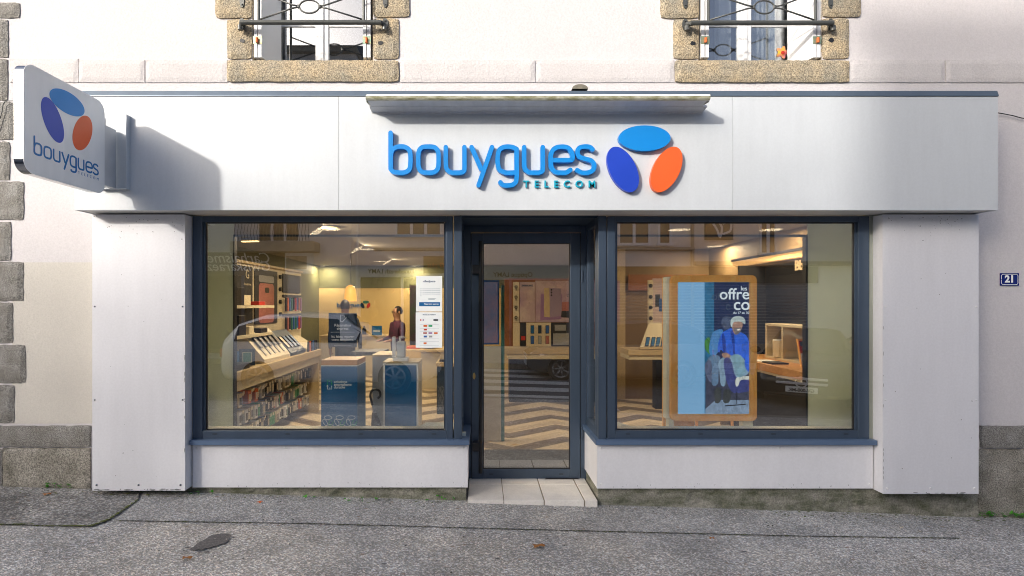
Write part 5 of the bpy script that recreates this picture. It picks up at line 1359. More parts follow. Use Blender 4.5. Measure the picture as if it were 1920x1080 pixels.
for k in range(4):
    o = thing('wall_watch', f'black watch on the cream column behind the door, {["topmost", "second from the top", "third from the top", "lowest"][k]}', 'watch', (PX(967.5, PYY), PYY, PZ(538 + 19 * k, PYY)), 'watches on the cream column')
    bm = bmesh.new(); stroke(bm, ell(0, 0, 0.018, 0.02, 0, 14), 0.005, mapS(PX(967.5, PYY), PYY, PZ(538 + 19 * k, PYY)), 0, 0.012, True, False); mesh_obj('case', bm, M['black'], o)
    box('strap', M['black'], o, PX(967.5, PYY) - 0.006, PX(967.5, PYY) + 0.006, PYY - 0.01, PYY - 0.001, PZ(538 + 19 * k, PYY) - 0.06, PZ(538 + 19 * k, PYY) - 0.026)
# phone picture on the lilac poster
bm = bmesh.new(); prism(bm, [(PX(a, PYY), PZ(b_, PYY)) for a, b_ in ((1014, 551), (1054, 551), (1052, 598), (1013, 601))], lambda u, v, w: (u, PYY - w, v), 0.0005, 0.0012); mesh_obj('phone_picture', bm, M['purple'], pl_)
bm = bmesh.new(); prism(bm, [(PX(a, PYY), PZ(b_, PYY)) for a, b_ in ((1030, 540), (1052, 541), (1053, 592), (1031, 595))], lambda u, v, w: (u, PYY - w, v), 0.0014, 0.003); mesh_obj('phone_picture', bm, mat('lilac_phone', (0.33, 0.25, 0.36), 0.3), pl_)
bm = bmesh.new(); prism(bm, [(PX(a, PYY), PZ(b_, PYY)) for a, b_ in ((1020, 540), (1030, 540), (1031, 595), (1020, 594))], lambda u, v, w: (u, PYY - w, v), 0.0014, 0.004); mesh_obj('phone_picture', bm, M['oak'], pl_)
bm = bmesh.new()
for z in (543.5, 548.5, 553.5): prism(bm, ell(PX(1034, PYY), PZ(z, PYY), 0.014, 0.014, 0, 14), lambda u, v, w: (u, PYY - w, v), 0.0032, 0.0045)
mesh_obj('lens', bm, M['black'], pl_)
text('lettering', 'G', mapS(PX(1065, PYY), PYY - 0.0002, PZ(557, PYY)), M['text_navy'], pl_, width=0.04, ext=0.0008)
bm = bmesh.new(); prism(bm, [(PX(a, PYY), PZ(b_, PYY)) for a, b_ in ((1054, 566), (1071, 566), (1071, 596), (1052, 595))], lambda u, v, w: (u, PYY - w, v), 0.0014, 0.003); mesh_obj('phone_picture', bm, M['pink'], pl_)
bm = bmesh.new(); prism(bm, [(PX(a, PYY), PZ(b_, PYY)) for a, b_ in ((1053, 583), (1071, 583), (1071, 596), (1052, 595))], lambda u, v, w: (u, PYY - w, v), 0.0034, 0.0044); mesh_obj('phone_picture', bm, M['dark'], pl_)
# board with six phones
Q = PYY - 0.06
boxes('display_board', M['cream'], PW, [(PX(987, Q), PX(1033, Q), Q, Q + 0.04, zb_, PZ(605, Q))])
boxes('display_board', M['cream'], PW, [(PX(962, Q), PX(974.5, Q), Q, Q + 0.04, zb_, PZ(606, Q))])
boxes('display_board', M['dark'], PW, [(PX(975.5, Q), PX(986, Q), Q, Q + 0.04, zb_, PZ(605, Q)), (PX(1034, Q), PX(1105, Q), Q, Q + 0.04, zb_, PZ(605, Q))])
boxes('picture', M['grey'], PW, [(PX(1037, Q), PX(1069, Q), Q - 0.002, Q - 0.0005, PZ(647, Q), PZ(625, Q)), (PX(1040, Q), PX(1061, Q), Q - 0.002, Q - 0.0005, PZ(620, Q), PZ(609, Q))])
boxes('picture', M['red'], PW, [(PX(977, Q), PX(985, Q), Q - 0.002, Q - 0.0005, PZ(638, Q), PZ(630, Q))])
k = 0
for r_, py in enumerate((617.5, 637)):
    for px, m in zip((998, 1012, 1026), (('kiosk', 'kiosk2', 'blue_card') if r_ == 0 else ('blue_card', 'grey', 'pink'))):
        X, Z = PX(px, Q), PZ(py, Q)
        o = box('phone', M['black'], None, X - 0.028, X + 0.028, Q - 0.014, Q - 0.001, Z - 0.068, Z + 0.066, 0.004)
        tag(o, f'{["dark blue","navy","bright blue"][(998,1012,1026).index(px)] if r_ == 0 else ["blue","grey","pink"][(998,1012,1026).index(px)]} phone in the {["upper", "lower"][r_]} row of the cream board behind the door', 'phone', 'phones on the cream board behind the door')
        box('screen', M[m], o, X - 0.024, X + 0.024, Q - 0.016, Q - 0.0145, Z - 0.062, Z + 0.06)
# screen and pale pillar left behind the door
sc_ = thing('wall_screen', 'bright poster screen with blue border left behind the glass door', 'screen', (PX(920, 1.9), 1.9, PZ(646, 1.9)))
box('housing', M['blue_card'], sc_, PX(880, 1.9), PX(936, 1.9), 1.9, 1.95, PZ(646, 1.9), PZ(525, 1.9), 0.004)
box('display', mat('screen_picture', (0.1, 0.09, 0.13), 0.3, var=0.9, vscale=7, col2=(0.35, 0.12, 0.08), emit=(0.08, 0.1, 0.16), estr=0.4), sc_, PX(882, 1.9), PX(933, 1.9), 1.895, 1.899, PZ(643, 1.9), PZ(529, 1.9))
cp = thing('totem_base', 'cream panel pillar below the poster screen behind the door', 'pillar', (PX(920, 1.9), 1.9, FZ))
box('body', M['cream'], cp, PX(880, 1.88), PX(939, 1.88), 1.88, 2.0, FZ, PZ(650, 1.88), 0.003); box('side_edge', M['teal'], cp, PX(940, 1.88), PX(946, 1.88), 1.89, 2.0, FZ, PZ(535, 1.88))

# ---- right window: framed screen
TY = 0.55
TX0, TX1, TZ0, TZ1 = PX(1258, TY), PX(1420, TY), PZ(790, TY), PZ(516, TY)
IX0, IX1, IZ0, IZ1 = PX(1271, TY), PX(1407, TY), PZ(777, TY), PZ(529, TY)
TT = thing('screen_totem', 'tall digital screen in a rounded honey wood frame behind the right window', 'advertising screen', ((TX0 + TX1) / 2, TY, FZ))
bm = bmesh.new()
op, ip = rrect(TX0, TX1, TZ0, TZ1, 0.045, 7), rrect(IX0, IX1, IZ0, IZ1, 0.0015, 7)
vs = [[bm.verts.new((u, y, v)) for u, v in pts] for pts, y in ((op, TY + 0.04), (op, TY + 0.006), ([(a + (0.005 if a < (TX0 + TX1) / 2 else -0.005), b_ + (0.005 if b_ < 1 else -0.005)) for a, b_ in op], TY), (ip, TY), (ip, TY + 0.03))]
for A, Bq in zip(vs[:-1], vs[1:]):
    for k in range(len(A)): bm.faces.new((A[k], A[(k + 1) % len(A)], Bq[(k + 1) % len(A)], Bq[k]))
mesh_obj('wooden_frame', bm, M['wood'], TT)
WPX = PX(1247, TY + 0.08)
box('white_body', M['pale'], TT, WPX, TX1 - 0.01, TY + 0.045, TY + 0.14, PZ(790, TY) + 0.01, TZ1 - 0.012, 0.004)
for a, b_ in ((PX(1258, TY), PX(1267, TY)), (PX(1399, TY), PX(1417, TY))): box('foot', M['pale'], TT, a, b_, TY + 0.05, TY + 0.13, FZ, PZ(790, TY) + 0.009)
box('rear_board', M['wood'], TT, PX(1242, TY + 0.2), PX(1300, TY + 0.2), TY + 0.18, TY + 0.21, FZ + 0.2, TZ1 - 0.01, 0.003)
SY = TY + 0.026
SC = box('display', mat('screen_blue', (0.02, 0.025, 0.03), 0.2, emit=(0.22, 0.46, 0.74), estr=0.72, var=0.0), TT, IX0 - 0.003, IX1 + 0.003, SY, SY + 0.01, IZ0 - 0.003, IZ1 + 0.003)
Eb = {}
def E(nm, c, s=0.8):
    if nm not in Eb:
        m = mat('screen_' + nm, tuple(q * 0.15 for q in c), 0.2, emit=c, estr=s); Eb[nm] = m
        if 'text' not in nm:   # the picture on the screen has folds and grain, not flat fills
            n, l = m.node_tree.nodes, m.node_tree.links
            tc = n.new('ShaderNodeTexCoord'); mp = n.new('ShaderNodeMapping'); mp.inputs['Scale'].default_value = (1.6, 1, 0.8); mp.inputs['Rotation'].default_value = (0, 0.5, 0)
            ns = n.new('ShaderNodeTexNoise'); ns.inputs['Scale'].default_value = 16; ns.inputs['Detail'].default_value = 5; ns.inputs['Distortion'].default_value = 1.2
            mr = n.new('ShaderNodeMapRange'); mr.inputs[1].default_value = 0.32; mr.inputs[2].default_value = 0.68; mr.inputs[3].default_value = 0.65; mr.inputs[4].default_value = 1.3
            vm = n.new('ShaderNodeVectorMath'); vm.operation = 'SCALE'; vm.inputs[0].default_value = c
            l.new(tc.outputs['Object'], mp.inputs[0]); l.new(mp.outputs[0], ns.inputs['Vector']); l.new(ns.outputs['Fac'], mr.inputs[0]); l.new(mr.outputs[0], vm.inputs['Scale']); l.new(vm.outputs[0], m.node_tree.nodes['Principled BSDF'].inputs['Emission Color'])
    return Eb[nm]
lay = [0]
def SP(name, pts, m):
    """polygon on the screen, points in pixels of the photograph"""
    lay[0] += 1; w = lay[0] * 0.00025
    if name not in ('picture_field', 'picture_floor', 'chair_leg'): pts = catmull(pts, True, 4)
    bm = bmesh.new(); prism(bm, [(max(IX0 + .001, min(IX1 - .001, PX(a, SY))), max(IZ0 + .001, min(IZ1 - .001, PZ(b_, SY)))) for a, b_ in pts], lambda u, v, ww: (u, SY - ww, v), w - 0.0001, w)
    mesh_obj(name, bm, m, SC)
def c7(lst): return [(1250 + a / 3.6, 500 + b_ / 3.6) for a, b_ in lst]
SP('picture_field', [(1321, 528), (1408, 528), (1408, 778), (1321, 778)], E('mid', (0.02, 0.13, 0.26)))
SP('picture_field', [(1339, 528), (1408, 528), (1408, 778), (1339, 778)], E('navy', (0.008, 0.018, 0.07)))
SP('picture_floor', c7([(262, 960), (330, 900), (566, 900), (566, 995), (262, 995)]), E('floor', (0.2, 0.28, 0.4)))
SP('picture_floor', c7([(262, 700), (330, 690), (566, 720), (566, 900), (330, 900), (262, 960)]), E('dim', (0.05, 0.055, 0.09)))
SP('plant', c7([(258, 500), (290, 480), (300, 590), (262, 560)]), E('leaf', (0.05, 0.2, 0.03)))
SP('ghost_shirt', c7([(285, 560), (300, 470), (330, 430), (380, 430), (370, 520), (330, 600), (300, 600)]), E('gshirt', (0.06, 0.2, 0.45)))
SP('ghost_head', c7([(368, 380), (385, 340), (420, 335), (440, 360), (425, 415), (390, 420)]), E('gskin', (0.06, 0.08, 0.14)))
SP('ghost_trousers', c7([(262, 660), (300, 600), (360, 610), (350, 700), (345, 790), (305, 795), (300, 700)]), E('gtr', (0.12, 0.2, 0.32)))
SP('sofa', c7([(262, 650), (300, 640), (300, 780), (262, 720)]), E('sofa', (0.1, 0.12, 0.2)))
SP('trousers', c7([(350, 640), (420, 590), (500, 600), (530, 640), (560, 700), (520, 740), (440, 740), (400, 660), (395, 795), (365, 795), (355, 700)]), E('trouser', (0.22, 0.33, 0.45)))
SP('shirt', c7([(343, 560), (352, 500), (372, 450), (400, 430), (435, 415), (470, 430), (505, 445), (540, 470), (558, 530), (558, 610), (520, 620), (440, 600), (400, 590), (365, 560), (355, 580)]), E('shirt', (0.02, 0.11, 0.62)))
SP('shirt_fold', c7([(430, 440), (445, 430), (455, 470), (460, 590), (450, 595), (440, 500)]), E('fold', (0.01, 0.04, 0.3)))
SP('shirt_fold', c7([(372, 470), (384, 450), (398, 520), (392, 590), (380, 570)]), E('fold', (0.01, 0.04, 0.3)))
SP('face', c7([(438, 395), (440, 370), (460, 360), (505, 365), (512, 395), (500, 430), (485, 452), (462, 458), (445, 430)]), E('skin', (0.34, 0.2, 0.15)))
SP('hair', c7([(430, 390), (432, 360), (450, 340), (485, 333), (515, 342), (530, 365), (525, 388), (500, 372), (460, 372), (445, 385), (440, 410)]), E('hair', (0.42, 0.5, 0.5)))
SP('beard', c7([(455, 420), (475, 415), (500, 410), (500, 432), (485, 452), (462, 456)]), E('beard', (0.16, 0.14, 0.14)))
SP('mouth', c7([(474, 424), (495, 419), (493, 428), (478, 431)]), E('smile', (0.7, 0.65, 0.6)))
SP('hand', c7([(370, 590), (400, 580), (430, 600), (415, 620), (385, 615)]), E('skin', (0.34, 0.2, 0.15)))
SP('armchair', c7([(384, 630), (430, 625), (470, 750), (566, 760), (566, 830), (500, 850), (440, 845), (400, 760)]), E('chair', (0.05, 0.06, 0.2)))
SP('armrest', c7([(462, 770), (480, 745), (566, 738), (566, 760), (500, 765), (480, 805), (466, 805)]), E('white', (0.55, 0.58, 0.55)))
SP('cushion', c7([(440, 600), (500, 600), (535, 680), (520, 730), (480, 745), (455, 680)]), E('cush', (0.18, 0.32, 0.40)))
SP('child_sleeve', c7([(530, 610), (566, 585), (566, 700), (540, 700), (525, 660)]), E('shirt', (0.02, 0.11, 0.62)))
SP('shoe', c7([(322, 830), (350, 810), (368, 840), (360, 910), (325, 915)]), E('shoe', (0.045, 0.05, 0.05)))
SP('shoe', c7([(385, 830), (425, 835), (432, 880), (415, 918), (380, 910)]), E('shoe', (0.045, 0.05, 0.05)))
SP('chair_leg', c7([(468, 845), (474, 845), (474, 925), (468, 925)]), E('black', (0.01, 0.01, 0.015)))
SP('chair_leg', c7([(390, 935), (530, 925), (532, 932), (392, 942)]), E('black', (0.01, 0.01, 0.015)))
def ST(t, px, py, wd, m, off):
    o = text('lettering', t, mapS(PX(px, SY), SY - 0.0075 - off, PZ(py, SY)), m, SC, width=wd, ext=0.0001, bold=0.008)
    o.data.materials.clear(); o.data.materials.append(m); return o
wt, gt_ = E('text', (0.72, 0.82, 0.86), 0.75), E('ghost_text', (0.06, 0.1, 0.18), 0.4)
ST('offr', 1348, 562, 0.135, gt_, 0.0); ST('c', 1364, 581, 0.04, gt_, 0.0)
ST('les', 1394, 544.5, 0.053, wt, 0.0005); ST('offre', 1379, 561, 0.262, wt, 0.0005).location.x = -0.013
ST('co', 1390, 581, 0.142, wt, 0.0005); ST('du 17 au 30', 1389, 588.5, 0.142, wt, 0.0005)

# ---- right window: counters, phones, dark media wall
rc = thing('side_counter', 'pale counter piece with a phone stand left of the framed screen', 'counter', (2.3, 3.43, FZ))
box('worktop', M['oak'], rc, PX(1178, 3.43), 3.4, 3.43, 3.95, PZ(666, 3.43), PZ(656, 3.43), 0.004)
box('lower_shelf', M['cream'], rc, PX(1180, 3.45), 3.4, 3.46, 3.95, PZ(675, 3.43), PZ(666.6, 3.43), 0.003)
box('leg_panel', M['dark'], rc, PX(1240, 3.5), 3.3, 3.75, 3.9, FZ, PZ(676, 3.43))
kc = thing('phone_wall', 'cream column with black knobs and a phone poster left of the framed screen', 'display wall', (2.5, 3.8, 0.85))
zq = PZ(655, 3.43) - 0.0
box('column', M['cream'], kc, PX(1216, 3.75), PX(1224.5, 3.75), 3.75, 3.8, zq + 0.02, PZ(525, 3.75)); box('poster', M['pale_poster'], kc, PX(1225, 3.75), PX(1262, 3.75), 3.76, 3.8, zq + 0.02, PZ(522, 3.75)); box('phone_picture', M['dark'], kc, PX(1229, 3.75), PX(1238, 3.75), 3.757, 3.7595, PZ(575, 3.75), PZ(552, 3.75)); box('phone_picture', M['blue_card'], kc, PX(1236, 3.75), PX(1246, 3.75), 3.753, 3.7565, PZ(584, 3.75), PZ(560, 3.75))
bm = bmesh.new()
for py in (536, 556.5, 576.5, 596.5): cyl(bm, (PX(1219.5, 3.75), 3.749, PZ(py, 3.75)), (PX(1219.5, 3.75), 3.73, PZ(py, 3.75)), 0.028, seg=12)
mesh_obj('knobs', bm, M['black'], kc)
ps = thing('phone_stand', 'clear sloped phone stand on the counter left of the framed screen', 'display stand', (2.45, 3.55, zq))
def sy_(t): return 3.47 + 0.22 * t
def slp(px, t):  # slope point
    return (PX(px, sy_(t)), sy_(t), zq + 0.012 + 0.36 * t)
bm = bmesh.new(); v = [bm.verts.new(p) for p in (slp(1200, 0), slp(1262, 0), slp(1262, 1), slp(1217, 1))]; bm.faces.new(v)
v2 = [bm.verts.new((q.co.x, q.co.y + 0.02, q.co.z)) for q in v]; bm.faces.new(v2)
for i in range(4): bm.faces.new((v[i], v[(i + 1) % 4], v2[(i + 1) % 4], v2[i]))
mesh_obj('board', bm, M['cream'], ps)
boxes('ledge', M['oak'], ps, [(PX(1199, 3.45), PX(1262, 3.45), 3.44, 3.468, zq + 0.001, zq + 0.03)])
for i, px in enumerate((1212, 1222.5, 1232, 1241.5)):
    a0 = Vector(slp(px, 0.07)); a1 = Vector(slp(px + 3, 0.42)); bm = bmesh.new()
    dn = Vector((0, -0.012, 0.004)); wv = Vector((0.026, 0, 0))
    qs = [a0 - wv, a0 + wv, a1 + wv, a1 - wv]; f0 = [bm.verts.new(q + dn * 0.3) for q in qs]; f1 = [bm.verts.new(q + dn * 1.3) for q in qs]
    bm.faces.new(f0); bm.faces.new(f1)
    for j in range(4): bm.faces.new((f0[j], f0[(j + 1) % 4], f1[(j + 1) % 4], f1[j]))
    o = mesh_obj('phone', bm, M['black'], None); tag(o, f'black phone on the clear sloped stand, {nth(i + 1)} of four from the left', 'phone', 'phones on the clear sloped stand')
    bm = bmesh.new(); f2 = [bm.verts.new(a0.lerp(a1, 0.5) + (q - a0.lerp(a1, 0.5)) * 0.86 + dn * 1.36) for q in qs]; bm.faces.new(f2); mesh_obj('screen', bm, M['kiosk'], o)
# dark media wall on the right side
RXW = 3.72
mw = thing('media_wall', 'black media wall with a lit name above a dark television at right', 'display wall', (RXW, 1.9, 0.85))
def yR(px, X=RXW): return X * 1000 / (px - 902) - 4.17
box('backing', M['dark'], mw, RXW - 0.0, RXW + 0.02, 0.62, 2.8, 0.851, 2.0)
box('end_panel', M['dark'], mw, RXW - 0.35, RXW - 0.002, 2.8, 2.83, FZ, 2.0)
box('television', M['black'], mw, RXW - 0.04, RXW - 0.002, 1.75, 2.62, 1.38, 1.85, 0.004)
text('lettering', 'Bbox', lambda u, v, w: (RXW - w, 1.98 - u, 1.90 + v), emis('lit_letters', (1, 0.7, 0.35), 0.6), mw, width=0.34, ext=0.004, bold=0.02)
lt = thing('light_strip', 'warm light strip running along the top of the media wall', 'light strip', (RXW - 0.1, 2.2, 2.05))
box('diffuser', M['lamp_strip'], lt, RXW - 0.14, RXW - 0.05, 1.3, 3.4, 2.03, 2.10); box('housing', M['dark'], lt, RXW - 0.16, RXW - 0.03, 1.28, 3.42, 2.101, 2.13)
sc2 = thing('shelf_counter', 'honey wood counter under the media wall at right', 'counter', (3.4, 1.6, FZ))
box('worktop', M['wood_h'], sc2, 3.07, 3.74, 0.75, 2.75, 0.77, 0.85, 0.004); box('lower_shelf', M['cream'], sc2, 3.12, 3.74, 0.8, 2.6, 0.735, 0.768); box('front_panel', M['dark'], sc2, 3.2, 3.24, 0.8, 2.7, FZ, 0.734); box('side_panel', M['brown_wall'], sc2, 3.1, 3.74, 2.72, 2.75, FZ, 0.768)
sh = thing('shelf_unit', 'white open shelf unit on the honey wood counter at right', 'shelf unit', (3.55, 1.5, 0.85))
boxes('frame', M['cream'], sh, [(3.45, 3.71, 0.8, 2.3, 1.24, 1.265), (3.45, 3.71, 0.8, 2.3, 0.852, 0.875), (3.45, 3.71, 0.8, 0.825, 0.876, 1.239), (3.45, 3.71, 1.46, 1.485, 0.876, 1.239), (3.45, 3.71, 1.93, 1.955, 0.876, 1.239), (3.45, 3.71, 2.275, 2.3, 0.876, 1.239)])
pf = thing('framed_leaflet', 'red and white leaflet in a wooden frame on the honey wood counter', 'framed leaflet', (3.3, 1.4, 0.85))
T2 = Matrix.Translation((3.36, 1.35, 0.852)) @ Matrix.Rotation(R(38), 4, 'Z') @ Matrix.Rotation(R(-8), 4, 'X')
for nm_, m, b6 in (('frame', 'wood', (-0.095, 0.095, 0, 0.015, 0, 0.29)), ('leaflet', 'red', (-0.078, 0.078, -0.003, -0.0005, 0.14, 0.27)), ('leaflet', 'paper', (-0.078, 0.078, -0.003, -0.0005, 0.015, 0.1395)), ('picture', 'kiosk2', (-0.06, 0.06, -0.0055, -0.0035, 0.215, 0.26)), ('picture', 'pink', (-0.06, 0.01, -0.0055, -0.0035, 0.04, 0.11))):
    bm = bmesh.new(); bx(bm, *b6); bmesh.ops.transform(bm, matrix=T2, verts=bm.verts[:]); mesh_obj(nm_, bm, M[m], pf)
bm = bmesh.new(); cyl(bm, (3.5, 2.08, 0.88), (3.5, 2.08, 1.07), 0.07, 0.075, 20); o = mesh_obj('paper_cups', bm, M['cream'], None); tag(o, 'cream cylinder canister in the left bay of the white shelf unit', 'canister')
bm = bmesh.new(); bmesh.ops.create_cone(bm, cap_ends=True, segments=20, radius1=0.072, radius2=0.072, depth=0.012, matrix=Matrix.Translation((3.5, 2.08, 1.077))); mesh_obj('lid', bm, M['white'], o)
o = small_box('accessory_box', 'red box in the right bay of the white shelf unit', 'box', 'red', 3.5, 3.6, 0.95, 1.1, 0.877, 1.1, 'orange')
for k in range(2):
    o = box('magazine', M['dark' if k else 'paper'], None, 3.12, 3.3, 1.75 - 0.2 * k, 1.95 - 0.2 * k, 0.851, 0.862 + 0.004 * k); tag(o, ['white magazine lying on the honey wood counter', 'dark magazine lying on the honey wood counter'][k], 'magazine')
o = box('wall_panel', M['rust'], None, 2.4, 3.7, 4.52, 4.55, 1.72, 1.98); tag(o, 'orange wall band behind the top of the framed screen', 'wall band')
easel = thing('wooden_easel', 'small wooden easel whose legs show under the framed screen', 'easel', (2.05, 0.95, FZ))
for a, b_ in ((1305, 1310), (1375, 1368)):
    bm = bmesh.new(); cyl(bm, P(a, 835, 0.95), P(b_, 700, 0.98), 0.014, seg=8); mesh_obj('leg', bm, M['wood'], easel)
bm = bmesh.new(); cyl(bm, P(1305, 780, 0.965), P(1376, 780, 0.965), 0.011, seg=8); mesh_obj('crossbar', bm, M['wood'], easel)

# ================================================================ people
def person(loc, rot, verts, edges, radii, colfn, mats, label, hair=None, extra=None):
    me = bpy.data.meshes.new('person'); me.from_pydata(verts, edges, [])
    o = bpy.data.objects.new('person_tmp', me); C.objects.link(o)
    sk = o.modifiers.new('s', 'SKIN'); sk.use_smooth_shade = True
    for v, r in zip(me.skin_vertices[0].data, radii): v.radius = r if isinstance(r, tuple) else (r, r)
    me.skin_vertices[0].data[0].use_root = True
    ss = o.modifiers.new('u', 'SUBSURF'); ss.levels = 2; ss.render_levels = 2
    dg = bpy.context.evaluated_depsgraph_get(); dg.update()
    m2 = bpy.data.meshes.new_from_object(o.evaluated_get(dg)); bpy.data.objects.remove(o)
    for m in mats: m2.materials.append(m)
    for p in m2.polygons: p.material_index = colfn(p.center); p.use_smooth = True
    b = bpy.data.objects.new('person', m2); C.objects.link(b)
    b.location = loc; b.rotation_euler = (0, 0, rot)
    tag(b, label, 'person')
    def child(nm, bm, m):
        bmesh.ops.recalc_face_normals(bm, faces=bm.faces)
        q = bpy.data.meshes.new(nm); bm.to_mesh(q); bm.free(); q.materials.append(m)
        for p in q.polygons: p.use_smooth = True
        c = bpy.data.objects.new(nm, q); C.objects.link(c); c.parent = b; return c
    # hair cap
    bm = bmesh.new(); g = bmesh.ops.create_uvsphere(bm, u_segments=20, v_segments=12, radius=1)
    bmesh.ops.scale(bm, vec=(0.079, 0.099, 0.105), verts=bm.verts[:]); bmesh.ops.translate(bm, vec=(0, 0.012, 1.66), verts=bm.verts[:])
    bmesh.ops.delete(bm, geom=[v for v in bm.verts if v.co.z < 1.60 or (v.co.y < -0.055 and v.co.z < 1.715)], context='VERTS')
    child('hair', bm, M['hair'])
    for s in (-1, 1):
        bm = bmesh.new(); bmesh.ops.create_uvsphere(bm, u_segments=10, v_segments=8, radius=1); bmesh.ops.scale(bm, vec=(0.012, 0.018, 0.032), verts=bm.verts[:]); bmesh.ops.translate(bm, vec=(s * 0.08, 0.0, 1.635), verts=bm.verts[:]); child('ear', bm, M['skin'])
        bm = bmesh.new(); bmesh.ops.create_uvsphere(bm, u_segments=8, v_segments=6, radius=0.011, matrix=Matrix.Translation((s * 0.032, -0.086, 1.645))); child('eye', bm, M['black'])
    if extra: extra(child)
    return b
# joints in metres, the figure looks along -Y
def joints(arm='down'):
    V = [(0, 0.01, 0.95), (0, 0.0, 1.12), (0, 0.0, 1.32), (0, 0.0, 1.44), (0, -0.005, 1.52), (0, -0.01, 1.60), (0, -0.005, 1.68), (0, -0.0, 1.735)]
    Rr = [(0.16, 0.12), (0.155, 0.115), (0.175, 0.12), (0.11, 0.085), 0.055, (0.07, 0.085), (0.078, 0.092), (0.05, 0.055)]
    Ed = [(i, i + 1) for i in range(7)]
    def add(p, r, parent):
        V.append(p); Rr.append(r); Ed.append((parent, len(V) - 1)); return len(V) - 1
    add((0, -0.105, 1.615), 0.013, 5)   # nose
    for s in (-1, 1):
        sh_ = add((s * 0.19, 0.0, 1.40), 0.065, 2)
        if arm == 'down':
            el_ = add((s * 0.24, 0.02, 1.13), 0.048, sh_); wr = add((s * 0.25, -0.06, 0.90), 0.03, el_)
            pm = add((s * 0.25, -0.075, 0.84), (0.018, 0.036), wr); tip = (0, -0.01, -0.075)
        else:
            el_ = add((s * 0.23, -0.02, 1.15), 0.048, sh_); wr = add((s * 0.16, -0.25, 1.10), 0.03, el_)
            pm = add((s * 0.14, -0.31, 1.09), (0.018, 0.036), wr); tip = (0, -0.075, -0.01)
        pp_ = V[pm]
        for f in range(4):
            o1 = Vector((0, (f - 1.5) * 0.018, 0)) if arm == 'down' else Vector(((f - 1.5) * 0.018, 0, 0))
            q = Vector(pp_) + o1 + Vector(tip) * (0.45); q2 = q + Vector(tip) * (0.5 - 0.05 * abs(f - 1.3)) + Vector((-s * 0.008, 0, -0.004))
            a_ = add(tuple(q), 0.009, pm); add(tuple(q2), 0.0075, a_)
        th = add((pp_[0] - s * 0.03, pp_[1] - 0.02, pp_[2] + 0.01), 0.01, pm); add((pp_[0] - s * 0.038, pp_[1] - 0.045, pp_[2] - 0.01), 0.0085, th)
        hp = add((s * 0.09, 0.01, 0.87), 0.095, 0); kn = add((s * 0.10, 0.0, 0.49), 0.06, hp); an = add((s * 0.10, 0.02, 0.09), 0.042, kn)
        ft = add((s * 0.11, -0.03, 0.045), (0.045, 0.035), an); add((s * 0.12, -0.15, 0.035), (0.042, 0.028), ft)
    return V, Ed, Rr
def cf(shirt_top=1.49):
    def f(c):
        if c.z > shirt_top: return 0
        if abs(c.x) > 0.2 and c.z < 0.93 and c.z > 0.7: return 0
        if c.y < -0.235 and c.z > 0.9: return 0
        if c.z > 0.9: return 1
        if c.z > 0.075: return 2
        return 3
    return f
V, Ed, Rr = joints('down')
k1 = 0.925
p1_ = person((PX(647, 4.2), 4.2, FZ), R(180 + 8), V, Ed, Rr, cf(), [M['skin'], M['cloth_dark'], M['dark'], M['black']], 'man in a navy shirt seen from behind, above the blue promotion box'); p1_.scale = (k1,) * 3
V, Ed, Rr = joints('front')
def glasses(child):
    bm = bmesh.new()
    for s in (-1, 1):
        tube(bm, [(s * 0.034 + 0.024 * math.cos(t), -0.098, 1.645 + 0.018 * math.sin(t)) for t in [2 * PI * k / 14 for k in range(14)]], 0.0025, 6, True)
        tube(bm, [(s * 0.058, -0.098, 1.648), (s * 0.083, -0.02, 1.65), (s * 0.085, 0.02, 1.645)], 0.0025, 6)
    child('glasses', bm, M['black'])
p2_ = person((PX(745, 4.9), 4.9, FZ), R(-90 + 38), V, Ed, Rr, cf(), [M['skin'], M['cloth_mag'], M['dark'], M['black']], 'man with glasses in a plum shirt in profile, facing left', extra=glasses); p2_.scale = (0.865,) * 3
# ================================================================ across the street (seen in the glass)
OY = -11.0
def OP(px, py, L=11.13):
    """pixel of a reflection -> point on the opposite front"""
    d = 4.17 + 0.26 - OY
    return ((px - 902) * d / 1000, 1.5 + (570 - py) * d / 1000)
def OX(px): return OP(px, 0)[0]
def OZ(py): return OP(0, py)[1]
M['opp_wall'] = mat('beige_render', (0.84, 0.80, 0.75), 0.9, var=0.12, vscale=1.5, speck=0.03, sscale=40)
M['opp_wall2'] = mat('grey_render', (0.7, 0.7, 0.7), 0.9, var=0.12, vscale=1.5, speck=0.03, sscale=40)
M['slate'] = mat('slate_roof', (0.045, 0.05, 0.055), 0.6, var=0.4, vscale=6, stretch=(1, 1, 4), bump=0.5, bscale=12)
M['shop_dark'] = mat('dark_shop_glass', (0.02, 0.03, 0.03), 0.08, var=0.6, vscale=1.2)
M['shut_grey'] = mat('shutter_grey', (0.28, 0.29, 0.3), 0.5)
M['bronze'] = mat('bronze_board', (0.07, 0.055, 0.03), 0.5)
M['opp_stone'] = mat('opp_stone', (0.5, 0.42, 0.3), 0.9, var=0.3, vscale=5)
def opp_building(name, lab, x0, x1, h, m, roof=True, depth=9):
    b = thing(name, lab, 'building', ((x0 + x1) / 2, OY, -0.2))
    box('wall', m, b, x0, x1, OY - depth, OY, -0.4, h)
    box('cornice', M['opp_stone'], b, x0 - 0.05, x1 + 0.05, OY - depth, OY + 0.18, h + 0.001, h + 0.16)
    if roof:
        bm = bmesh.new(); prism(bm, [(OY + 0.22, h + 0.161), (OY - depth / 2, h + 1.6), (OY - depth, h + 0.161)], lambda u, v, w: (w, u, v), x0 - 0.05, x1 + 0.05)
        mesh_obj('roof', bm, M['slate'], b)
    return b
EX = -6.9
OA = opp_building('building', 'low beige house across the street reflected at the far left', -19, EX - 0.01, 4.95, M['opp_wall2'], False, 5)
TXR = -3.75
